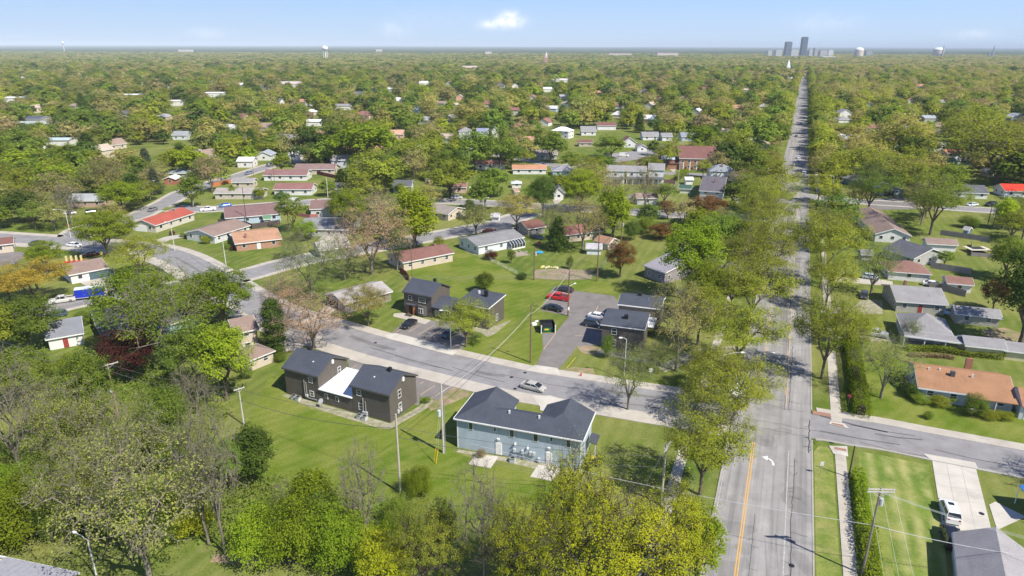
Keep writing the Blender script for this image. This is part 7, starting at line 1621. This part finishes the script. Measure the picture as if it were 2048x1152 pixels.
 (495, 738 + 20, 725, 24, 'bush', 'green', 'small bush left of the brown-roofed beige house'), (560, 722, 703, 26, 'bush', 'green', 'small round bush at the right end of the beige house'), (167, 648, 620, 40, 'bush', 'green', 'green bush left of the dark-roofed low house'),
 (853, 806, 792, 18, 'bush', 'green', 'spiky plant at the right corner of the dark townhouse'),
 (1790, 330, 225, 110, 'airy', 'tango', 'golden-tan oak dome above the asphalt yard'), (1950, 330, 215, 110, 'airy', 'olive', 'wide olive oak dome behind the great oak'), (1700, 330, 248, 70, 'airy', 'tango', 'tan-gold tree dome right of the avenue'), (2040, 330, 235, 90, 'bud', 'tango', 'tan oak at the right edge above the red roof'), (1880, 400, 330, 60, 'round', 'green', 'green tree between the carport house and the dark-roofed house'),
 (50, 815, 700, 110, 'round', 'green', 'green tree below the white bungalow at the left'), (135, 790, 715, 80, 'bud', 'green', 'loose green tree just under the red-door bungalow'), (-5, 830, 720, 90, 'round', 'bright', 'bright green tree cut by the left edge above the wood'), (210, 950, 850, 90, 'bush', 'bright', 'fresh bush in the middle of the left wood'), (330, 940, 860, 90, 'round', 'green', 'green tree below the bare limbs in the left wood'),
 # shrubs before the orange-brown ranch
 (1823, 795, 765, 34, 'bush', 'dark', 'dark shrub at the left corner of the orange-brown ranch'), (1838, 804, 786, 40, 'bush', 'green', 'low green shrub left in the row before the orange-brown ranch'), (1878, 811, 790, 38, 'bush', 'olive', 'olive-tinted shrub in the row before the orange-brown ranch'), (1902, 806, 788, 22, 'bush', 'green', 'small rounded shrub right of the olive-tinted one'),
 (1947, 832, 786, 48, 'bush', 'green', 'large round shrub before the porch of the orange-brown ranch'), (1975, 836, 818, 40, 'bush', 'olive', 'low clipped shrub under the porch, left piece'), (2005, 838, 822, 40, 'bush', 'olive', 'low clipped shrub under the porch, right piece'), (1857, 837, 821, 20, 'bush', 'green', 'small lone round bush on the corner lawn'), (2036, 830, 816, 18, 'bush', 'bright', 'small bright shrub by the white garage door'),
 (962, 916, 896, 20, 'bush', 'mauve', 'small twiggy shrub by the left back door of the duplex'),
]
NEARN = 0
for (bx, by, ty, wpx, shp, col_, lb) in hand:
    x, y = G(bx, by); h_ = max(.5, hgt(x, y, ty)); d_ = proj(x, y, h_ * .6)[2]; wd = wpx * d_ / F
    lod = 'n' if d_ < 260 else 'm'
    if shp == 'bush': wd *= 1.0
    wd *= 1.13 if (shp == 'airy' and col_ == 'olive') else (.85 if shp == 'bare' else 1.05)
    r = put_tree(x, y, h_, wd, shp, col_, lod)
    r['label'] = lb; r['category'] = 'bush' if shp == 'bush' else 'tree'
sx_, sy_ = G(1985, 925); r = put_tree(sx_ + 9.5, sy_ - 8.2, 12.5, 12, 'bare', 'bare', 'n'); r['label'] = 'leafless tree just outside the right edge whose branches shade the side street'; r['category'] = 'tree'
# hedges: clipped masses of leaves with a woody core
def hedge(pts, wd, h_, colour, label, seed=5, wav=.25):
    P_ = smooth([Vector(p) for p in pts], .5); rs = np.random.RandomState(seed); N = normals(P_); C = []
    L_ = len(P_)
    for i in range(L_):
        hh_ = h_ * (1 + wav * math.sin(i * .37 + seed) * .5 + rs.uniform(-.08, .08))
        for k in range(140):
            u = rs.uniform(-1, 1); v = rs.rand()
            if rs.rand() < .6: (u, v) = (math.copysign(1, u) * rs.uniform(.8, 1.05), v) if rs.rand() < .5 else (u, rs.uniform(.85, 1.05))
            p = P_[i] + N[i] * u * wd / 2 * (1 - .25 * v); C.append((p.x + rs.uniform(-.3, .3), p.y + rs.uniform(-.3, .3), max(.1, v * hh_)))
    C = np.array(C); v, q = quads(rs, C, .22, .5); me = fast_mesh('leaves', v, q); me.materials.append(LEAF[colour])
    o = P_[0]; root = empty('hedge', (0, 0, 0), 0, label, 'hedge'); mobj('leaves', me, root); b = MB()
    for i in range(2, L_ - 3): 
        a, c = P_[i], P_[i + 1]; b.prism([tuple(a - N[i] * wd * .2), tuple(c - N[i + 1] * wd * .2), tuple(c + N[i + 1] * wd * .2), tuple(a + N[i] * wd * .2)], 0, h_ * .6)
    b.build('branches', BARKD, root)
hedge([AV(2, 8.0), AV(10, 7.9), AV(24, 7.9), AV(36, 7.8)], 3.0, 2.9, 'bright', 'tall bright hedge along the sidewalk north of the side street', 3)
hedge([AV(-17, 6.3), AV(-24, 6.3), AV(-29, 6.3)], 1.7, 1.7, 'bright', 'clipped hedge along the sidewalk south of the side street, far part', 4); hedge([AV(-29.5, 6.5), AV(-36, 6.6), AV(-42, 6.6)], 2.2, 1.8, 'bright', 'clipped hedge beside the sidewalk, middle part', 6)
hedge([AV(-42.5, 6.7), AV(-47, 6.7)], 1.6, 1.2, 'mauve', 'brown bare gap piece in the clipped hedge', 7); hedge([AV(-47.5, 6.7), AV(-56, 6.7)], 1.8, 1.6, 'bright', 'clipped hedge beside the sidewalk, nearest the camera', 8)
hedge([G(1812, 700), G(1870, 703), G(1940, 712), G(2005, 718)], 1.6, 1.15, 'bright', 'long hedge between the porch house and the orange-brown ranch', 9); hedge([G(1820, 712), G(1880, 715), G(1905, 718)], 1.2, .7, 'mauve', 'low bare shrub row beneath the long hedge', 10)
hedge([G(1372, 350), G(1350, 362)], 3.0, 3.0, 'bright', 'thick green hedge by the church lawn', 11)
hedge([G(1650, 702), G(1730, 692)], 2.5, 1.8, 'bright', 'loose green hedge by the silver crew pickup', 12)
hedge([G(10, 360), G(60, 372)], 10, 5, 'bright', 'bright green thicket bank at the far left', 13)
# undergrowth below the lower-left wood
rs = np.random.RandomState(77)
def scatter(poly, n, zmax, size, colour, name, label):
    P_ = np.array(Pg(poly)); mn = P_.min(0); mx = P_.max(0); C = []
    def inside(x, y):
        c = False; j = len(P_) - 1
        for i in range(len(P_)):
            if (P_[i][1] > y) != (P_[j][1] > y) and x < (P_[j][0] - P_[i][0]) * (y - P_[i][1]) / (P_[j][1] - P_[i][1]) + P_[i][0]: c = not c
            j = i
        return c
    while len(C) < n:
        x, y = rs.uniform(mn[0], mx[0]), rs.uniform(mn[1], mx[1])
        if inside(x, y):
            m_ = .5 + .5 * math.sin(x * .8 + math.sin(y * .6) * 2) * math.cos(y * .7 + 1)
            for k in range(8): C.append((x + rs.normal() * .5, y + rs.normal() * .5, abs(rs.normal()) * zmax * (.25 + m_ * .6)))
    v, q = quads(rs, np.array(C), size, .6); me = fast_mesh(name, v, q); me.materials.append(LEAF[colour]); o = mobj(name, me); tag(o, label, 'undergrowth', None, 'stuff')
scatter([(-60, 880), (120, 850), (260, 870), (430, 880), (500, 950), (560, 960), (700, 1010), (790, 1000), (860, 1060), (800, 1120), (640, 1110), (480, 1100), (300, 1075), (100, 1075), (-60, 1090)], 26000, 1.5, .3, 'green', 'undergrowth', 'leafy undergrowth beneath the trees of the lower left wood')
scatter([(-60, 900), (260, 890), (430, 900), (560, 980), (700, 1030), (640, 1090), (300, 1060), (-60, 1070)], 9000, 2.0, .26, 'bare', 'brushwood', 'pale dry brushwood under the leafless trees')
scatter([(100, 740), (250, 700), (380, 760), (470, 800), (440, 880), (200, 870), (60, 850)], 9000, 1.2, .3, 'green', 'undergrowth', 'green undergrowth behind the white bungalow')

# ---- remaining individual trees between the houses, then the woodland beyond
clear_px = [(1040, 425, 1500, 445), (1108, 255, 1290, 330), (1580, 60, 1640, 420), (210, 285, 350, 340), (1500, 395, 1600, 440), (300, 365, 480, 500), (300, 480, 560, 560), (780, 480, 1300, 760), (870, 400, 1320, 440), (1170, 310, 1330, 345), (1870, 395, 2048, 470), (1860, 480, 1960, 545)]
def overlap(a, b_):
    w_ = min(a[2], b_[2]) - max(a[0], b_[0]); h_ = min(a[3], b_[3]) - max(a[1], b_[1])
    return w_ * h_ if w_ > 0 and h_ > 0 else 0
TP = [(t[0], t[1], t[3] / 2) for t in TREES]
HC = [(h_['cor'], h_) for h_ in HOUSES]
def free(x, y, r, tol=.22, ht_=12, pxrule=True):
    for k, (P_, hw) in NPST.items():
        if (np.hypot(P_[:, 0] - x, P_[:, 1] - y) < hw + r * (.75 if k == 'avenue' else .45)).any(): return False
    for c, h_ in HC:
        cx = sum(p[0] for p in c) / 4; cy = sum(p[1] for p in c) / 4
        if math.hypot(cx - x, cy - y) < max(h_['W'], h_['D']) * .5 + r * .6: return False
    if pxrule:
        a = proj(x, y, ht_); b_ = proj(x, y, 1.5); wp = r * F / a[2]; bb = (a[0] - wp, a[1], a[0] + wp, b_[1]); d0 = math.hypot(x, y)
        for c, h_ in HC:
            if h_['dist'] > d0 - 4:
                tol = .5 if h_ in FARH else .22; A_ = (h_['bb'][2] - h_['bb'][0]) * (h_['bb'][3] - h_['bb'][1])
                if A_ > 0 and overlap(bb, h_['bb']) > tol * A_: return False
        for cb in clear_px:
            if cb[0] < (bb[0] + bb[2]) / 2 < cb[2] and cb[1] < bb[3] < cb[3] + 4: return False
            if cb[0] == 1580 and overlap(bb, cb) > 0 and bb[2] > 1592 + (bb[3] - 100) * -.0 and bb[0] < 1612: return False
    return True
def pick_kind(rng, x, y, d):
    right = (x - A0.x) * AR.x + (y - A0.y) * AR.y > 0
    if right: t = [('airy', 'olive', 26), ('bud', 'tango', 22), ('bud', 'olive', 14), ('round', 'green', 9), ('bud', 'bare', 7), ('round', 'bright', 5), ('bud', 'tan', 14), ('round', 'dark', 6), ('bud', 'mauve', 2)]
    elif y > 420: t = [('bud', 'tan', 11), ('airy', 'olive', 19), ('round', 'green', 22), ('round', 'dark', 14), ('bud', 'tango', 13), ('round', 'bright', 5), ('bud', 'bare', 10), ('round', 'olive', 6), ('spruce', 'cypress', 1.5), ('bud', 'mauve', 2), ('round', 'lime', 2)]
    else: t = [('round', 'green', 24), ('airy', 'olive', 18), ('round', 'bright', 10), ('bud', 'tan', 9), ('bud', 'bare', 12), ('bud', 'tango', 6), ('round', 'dark', 8), ('airy', 'green', 8), ('spruce', 'cypress', 3), ('round', 'olive', 6)]
    r = rng.uniform(0, sum(q[2] for q in t))
    for s, c, w_ in t:
        r -= w_
        if r <= 0: return s, c
    return t[0][:2]
rng = random.Random(5); cand = []
y = 175.0
GRID = {}
def near_ok(x, y, r, fac=.72):
    cx, cy = int(x // 16), int(y // 16)
    for i in (-1, 0, 1):
        for j in (-1, 0, 1):
            for (a, b_, c) in GRID.get((cx + i, cy + j), ()):
                if math.hypot(a - x, b_ - y) < (r + c) * fac: return False
    return True
def put_grid(x, y, r): GRID.setdefault((int(x // 16), int(y // 16)), []).append((x, y, r))
for (a, b_, c) in TP: put_grid(a, b_, min(c, 8))
for _ in range(26000):
    yy = 215 * math.exp(rng.random() * math.log(1900 / 215.)); xx = rng.uniform(-.80, .80) * yy
    rgt = (xx - A0.x) * AR.x + (yy - A0.y) * AR.y > 0; hh_ = rng.uniform(13, 19) if rgt and rng.random() < .7 else (rng.uniform(8.5, 16) if yy < 420 else (rng.uniform(14, 21) if rng.random() < .62 else rng.uniform(8.5, 13))); rr_ = hh_ * rng.uniform(.42, .64)
    left_wood = (xx < -.45 * yy and yy < 420)
    if yy < 330 and not left_wood and rng.random() < .45: continue
    if not near_ok(xx, yy, rr_, .58 if rgt else .68) or not free(xx, yy, rr_, ht_=hh_): continue
    put_grid(xx, yy, rr_); s, c = pick_kind(rng, xx, yy, yy); cand.append((xx, yy, hh_, rr_ * 2, s, c))
cand.sort(key=lambda t: t[0] ** 2 + t[1] ** 2)
NHAND = len(TREES); NIND = max(0, 298 - sum(1 for t in TREES if t[4] != 'bush'))
LMH = [h_ for h_ in HOUSES if h_ not in FARH]
LM = [(h_['label'], Vector(((h_['cor'][0][0] + h_['cor'][2][0]) / 2, (h_['cor'][0][1] + h_['cor'][2][1]) / 2)), h_['dist']) for h_ in LMH]
SEEN = {}
ORD = ['', 'second ', 'third ', 'fourth ', 'fifth ', 'sixth ', 'seventh ', 'eighth ']
def short(lb):
    lb = lb.replace('house with ', '') if False else lb
    for cut in (',', ' with ', ' beside ', ' behind ', ' partly ', ' half ', ' by ', ' in ', ' right of ', ' left of ', ' on ', ' facing ', ' beyond ', ' above ', ' at '):
        i = lb.find(cut)
        if i > 14: lb = lb[:i]
    w_ = lb.split(); return ' '.join(w_[:6])
SH = {}
for l_, p, d in LM: SH[short(l_)] = SH.get(short(l_), 0) + 1
def nearest(x, y):
    P0 = Vector((x, y)); best = None
    for l_, p, d in LM:
        if SH[short(l_)] > 1: continue
        q = (p - P0).length
        if best is None or q < best[0]: best = (q, short(l_), p)
    q, l_, p = best; dx = x - p.x * (y / max(p.y, 1)); dy = y - p.y
    rel = ('right of' if dx > 0 else 'left of') if abs(dx) > abs(dy) * .7 else ('behind' if dy > 0 else 'in front of')
    return l_, rel
for h_ in FARH:
    l_, rel = nearest(h_['A'].x, h_['A'].y); key = ('H', h_['label'], rel, l_); n = SEEN.get(key, 0); SEEN[key] = n + 1
    h_['root']['label'] = ' '.join((ORD[min(n, 7)] + h_['label'] + ' ' + rel + ' the ' + l_).split()[:16]); h_['root']['group'] = 'houses glimpsed between the farther trees'
for (x, y, h_, wd, s, c) in cand[:NIND]:
    r = put_tree(x, y, h_, wd, s, c, 'm'); P0 = Vector((x, y)); best = None
    for l_, p, d in LM:
        if SH[short(l_)] > 1: continue
        q = (p - P0).length
        if best is None or q < best[0]: best = (q, short(l_), p)
    q, l_, p = best; dx = x - p.x * (y / max(p.y, 1)); dy = y - p.y
    rel = ('right of' if dx > 0 else 'left of') if abs(dx) > abs(dy) * .7 else ('behind' if dy > 0 else 'in front of')
    sz = 'tall' if h_ > 12.8 else ('small' if h_ < 9.6 else 'middling')
    base = '%s %s %s' % (sz, KIND[c], 'conifer' if s == 'spruce' else 'tree')
    key = (base, rel, l_); n = SEEN.get(key, 0); SEEN[key] = n + 1
    art = 'the ' if not l_.startswith('the ') else ''
    r['label'] = (ORD[min(n, 7)] + base + ' ' + rel + ' ' + art + l_)[:110] + ('' if n == 0 else ', farther off')
    r['category'] = 'tree'; r['group'] = 'trees between the houses'

# woodland beyond: geometry-nodes instances of whole trees
src = bpy.data.collections.new('tree_sources'); SRC = []
def source(shape_key, colour, i):
    tm, cm = TPL[shape_key][i % len(TPL[shape_key])]
    nt_, nc = len(tm.vertices), len(cm.vertices)
    v1 = np.empty(nt_ * 3, np.float32); tm.vertices.foreach_get('co', v1); v2 = np.empty(nc * 3, np.float32); cm.vertices.foreach_get('co', v2)
    V = np.concatenate([v1.reshape(-1, 3), v2.reshape(-1, 3)]); q1 = np.empty(len(tm.loops), np.int32); tm.loops.foreach_get('vertex_index', q1); q2 = np.empty(len(cm.loops), np.int32); cm.loops.foreach_get('vertex_index', q2)
    Q = np.concatenate([q1.reshape(-1, 4), q2.reshape(-1, 4) + nt_]); me = fast_mesh('far_tree', V, Q); me.materials.append(BARK); me.materials.append(LEAF[colour])
    me.polygons.foreach_set('material_index', np.concatenate([np.zeros(len(tm.polygons), np.int32), np.ones(len(cm.polygons), np.int32)]))
    o = bpy.data.objects.new('zz%03d' % len(SRC), me); src.objects.link(o); SRC.append(o); return len(SRC) - 1
IDX = {}
for s, c in [('round', 'lime'), ('round', 'green'), ('round', 'dark'), ('round', 'bright'), ('round', 'olive'), ('airy', 'olive'), ('airy', 'green'), ('bud', 'tan'), ('bud', 'tango'), ('bud', 'bare'), ('bud', 'mauve'), ('bud', 'olive'), ('spruce', 'cypress')]:
    for i in range(2): IDX.setdefault((s, c), []).append(source('spruce_n' if s == 'spruce' else s + '_f', c, i))
# copses: many small crowns together, for kilometres away
def copse(seed, colours):
    rs_ = np.random.RandomState(seed); V = []; Q = []; M = []; n0 = 0; mats = [LEAF[c] for c in colours]
    for i in range(12):
        cx, cy = rs_.uniform(-22, 22, 2); R_ = rs_.uniform(6.2, 10.2); H_ = rs_.uniform(9, 14); n = 60
        d = rs_.normal(size=(n, 3)); d[:, 2] = np.abs(d[:, 2]) * .9 - .15; d /= np.linalg.norm(d, axis=1)[:, None]; C = d * np.array([R_, R_, H_ * .36]) * rs_.uniform(.6, 1, (n, 1)) + np.array([cx, cy, H_ * .62])
        v, q = quads(rs_, C, 3.2, .4, 1.0, np.array([cx, cy, H_ * .4]), .85); V.append(v); Q.append(q + n0); n0 += len(v); M += [rs_.randint(len(mats))] * len(q)
    me = fast_mesh('copse', np.concatenate(V), np.concatenate(Q))
    for m_ in mats: me.materials.append(m_)
    me.polygons.foreach_set('material_index', np.array(M, np.int32)); o = bpy.data.objects.new('zz%03d' % len(SRC), me); src.objects.link(o); SRC.append(o); return len(SRC) - 1
CP = [copse(s, c) for s, c in ((1, ['green', 'dark', 'olive', 'tan']), (2, ['tango', 'tan', 'green', 'bare']), (3, ['dark', 'green', 'olive', 'tan']), (4, ['green', 'tango', 'dark', 'mauve']), (7, ['green', 'dark', 'dark', 'bare']), (8, ['tan', 'mauve', 'bare', 'olive']))]
CPR = [copse(s, c) for s, c in ((5, ['olive', 'tango', 'green', 'tan']), (6, ['tango', 'olive', 'dark', 'mauve']))]
pts = []; attr = []
for (x, y, h_, wd, s, c) in cand[NIND:]:
    l = IDX.get((s, c)) or IDX[('round', 'green')]; sw = wd / SHAPE_W[s]
    pts.append((x, y, 0)); attr.append((l[rng.randrange(len(l))], rng.uniform(0, 6.28), sw, h_ / 10))
for side in (-17.8, 5.6):
    s_ = 262 if side > 0 else 345
    while s_ < 2300:
        p = AV(s_, side + rng.uniform(-1.5, 1.5)); s, c = rng.choice([('airy', 'olive'), ('airy', 'olive'), ('bud', 'tango'), ('round', 'green'), ('round', 'olive'), ('bud', 'olive')]); l = IDX[(s, c)]; hh_ = rng.uniform(10, 18)
        pts.append((p[0], p[1], 0)); attr.append((l[rng.randrange(2)], rng.uniform(0, 6.28), hh_ * .8 / SHAPE_W[s], hh_ / 10)); s_ += rng.uniform(9, 20)
step = 30.0; yy = 1150.0
while yy < 5600:
    W_ = yy * .80; n = int(2 * W_ / (step * 1.0))
    for i in range(n):
        x = -W_ + (i + rng.random()) * 2 * W_ / n; y = yy + rng.uniform(-.5, .5) * step
        o_ = (x - A0.x) * AR.x + (y - A0.y) * AR.y
        if y < 1900 and rng.random() > (y - 1150) / 750.: continue
        if -34 - (y > 2600) * -20 < o_ < 22 and y < 2600: continue
        L_ = CPR if (o_ > 0 and rng.random() < .7) else CP
        pts.append((x, y, rng.uniform(-1.5, .5))); attr.append((L_[rng.randrange(len(L_))], rng.uniform(0, 6.28), rng.uniform(.9, 1.2) * step / 30, rng.uniform(.8, 1.15)))
    step = 30 + (yy - 1150) * .006; yy += step * .85
me = bpy.data.meshes.new('distant_woodland'); me.from_pydata(pts, [], []); at = np.array(attr, np.float32)
a = me.attributes.new('idx', 'INT', 'POINT'); a.data.foreach_set('value', at[:, 0].astype(np.int32))
a = me.attributes.new('rz', 'FLOAT', 'POINT'); a.data.foreach_set('value', at[:, 1].copy())
a = me.attributes.new('sw', 'FLOAT', 'POINT'); a.data.foreach_set('value', at[:, 2].copy())
a = me.attributes.new('sh', 'FLOAT', 'POINT'); a.data.foreach_set('value', at[:, 3].copy())
wo = bpy.data.objects.new('distant_woodland', me); COL.objects.link(wo); tag(wo, 'unbroken woodland canopy between the farther houses out to the horizon', 'woodland', None, 'stuff')
ng = bpy.data.node_groups.new('woodland', 'GeometryNodeTree'); ng.interface.new_socket('Geometry', in_out='INPUT', socket_type='NodeSocketGeometry'); ng.interface.new_socket('Geometry', in_out='OUTPUT', socket_type='NodeSocketGeometry')
N_ = ng.nodes; gi = N_.new('NodeGroupInput'); go = N_.new('NodeGroupOutput'); iop = N_.new('GeometryNodeInstanceOnPoints'); ci = N_.new('GeometryNodeCollectionInfo'); ci.inputs['Collection'].default_value = src; ci.inputs['Separate Children'].default_value = True; ci.inputs['Reset Children'].default_value = True
def na(n, t):
    x = N_.new('GeometryNodeInputNamedAttribute'); x.data_type = t; x.inputs['Name'].default_value = n; return x.outputs['Attribute']
ng.links.new(gi.outputs[0], iop.inputs['Points']); ng.links.new(ci.outputs[0], iop.inputs['Instance']); iop.inputs['Pick Instance'].default_value = True; ng.links.new(na('idx', 'INT'), iop.inputs['Instance Index'])
cx = N_.new('ShaderNodeCombineXYZ'); ng.links.new(na('rz', 'FLOAT'), cx.inputs[2])
try: ng.links.new(cx.outputs[0], iop.inputs['Rotation'])
except Exception: pass
cs = N_.new('ShaderNodeCombineXYZ'); s_ = na('sw', 'FLOAT'); ng.links.new(s_, cs.inputs[0]); ng.links.new(s_, cs.inputs[1]); ng.links.new(na('sh', 'FLOAT'), cs.inputs[2]); ng.links.new(cs.outputs[0], iop.inputs['Scale'])
ng.links.new(iop.outputs[0], go.inputs[0]); md = wo.modifiers.new('woodland', 'NODES'); md.node_group = ng
print('TREES', len(TREES), 'cand', len(cand), 'pts', len(pts))
# the far canopy as a rolling sheet
b = MB(); nx_, ny_ = 150, 60; rsx = np.random.RandomState(3); ys_ = [5300 * (5.6 ** (j / (ny_ - 1))) for j in range(ny_)]
for j in range(ny_):
    for i in range(nx_ + 1):
        x = (-.9 + 1.8 * i / nx_) * ys_[j]; b.v.append((x, ys_[j], (10 if j else -2) + rsx.uniform(-3, 4.5) + max(0, (ys_[j] - 9000) / 21000) * (34 + 9 * math.sin(x * .0009 + j) + 7 * math.sin(x * .00031 + j * .5))))
for j in range(ny_ - 1):
    for i in range(nx_): k = j * (nx_ + 1) + i; b.f.append((k, k + 1, k + nx_ + 2, k + nx_ + 1))
FARM = groundm('far_canopy', [(.05, .075, .025), (.09, .095, .04), (.035, .06, .022)], [.004, .002], .35); o = b.build('far_woodland', FARM); tag(o, 'farthest woodland sheet fading into the horizon', 'woodland', None, 'stuff')
# ---------------------------------------------------------------- air
hz = MB().box(-31000, -520, -1.2, 31000, 31000, 142).build('haze', None); tag(hz, 'pale haze filling the air out to the horizon', 'haze', None, 'stuff')
hm = bpy.data.materials.new('haze'); hm.use_nodes = True; n = hm.node_tree; n.nodes.clear(); o = n.nodes.new('ShaderNodeOutputMaterial'); v = n.nodes.new('ShaderNodeVolumePrincipled')
v.inputs['Color'].default_value = (.78, .89, 1, 1); v.inputs['Density'].default_value = HAZE; v.inputs['Anisotropy'].default_value = -.25
n.links.new(v.outputs[0], o.inputs['Volume']); hz.data.materials.append(hm)
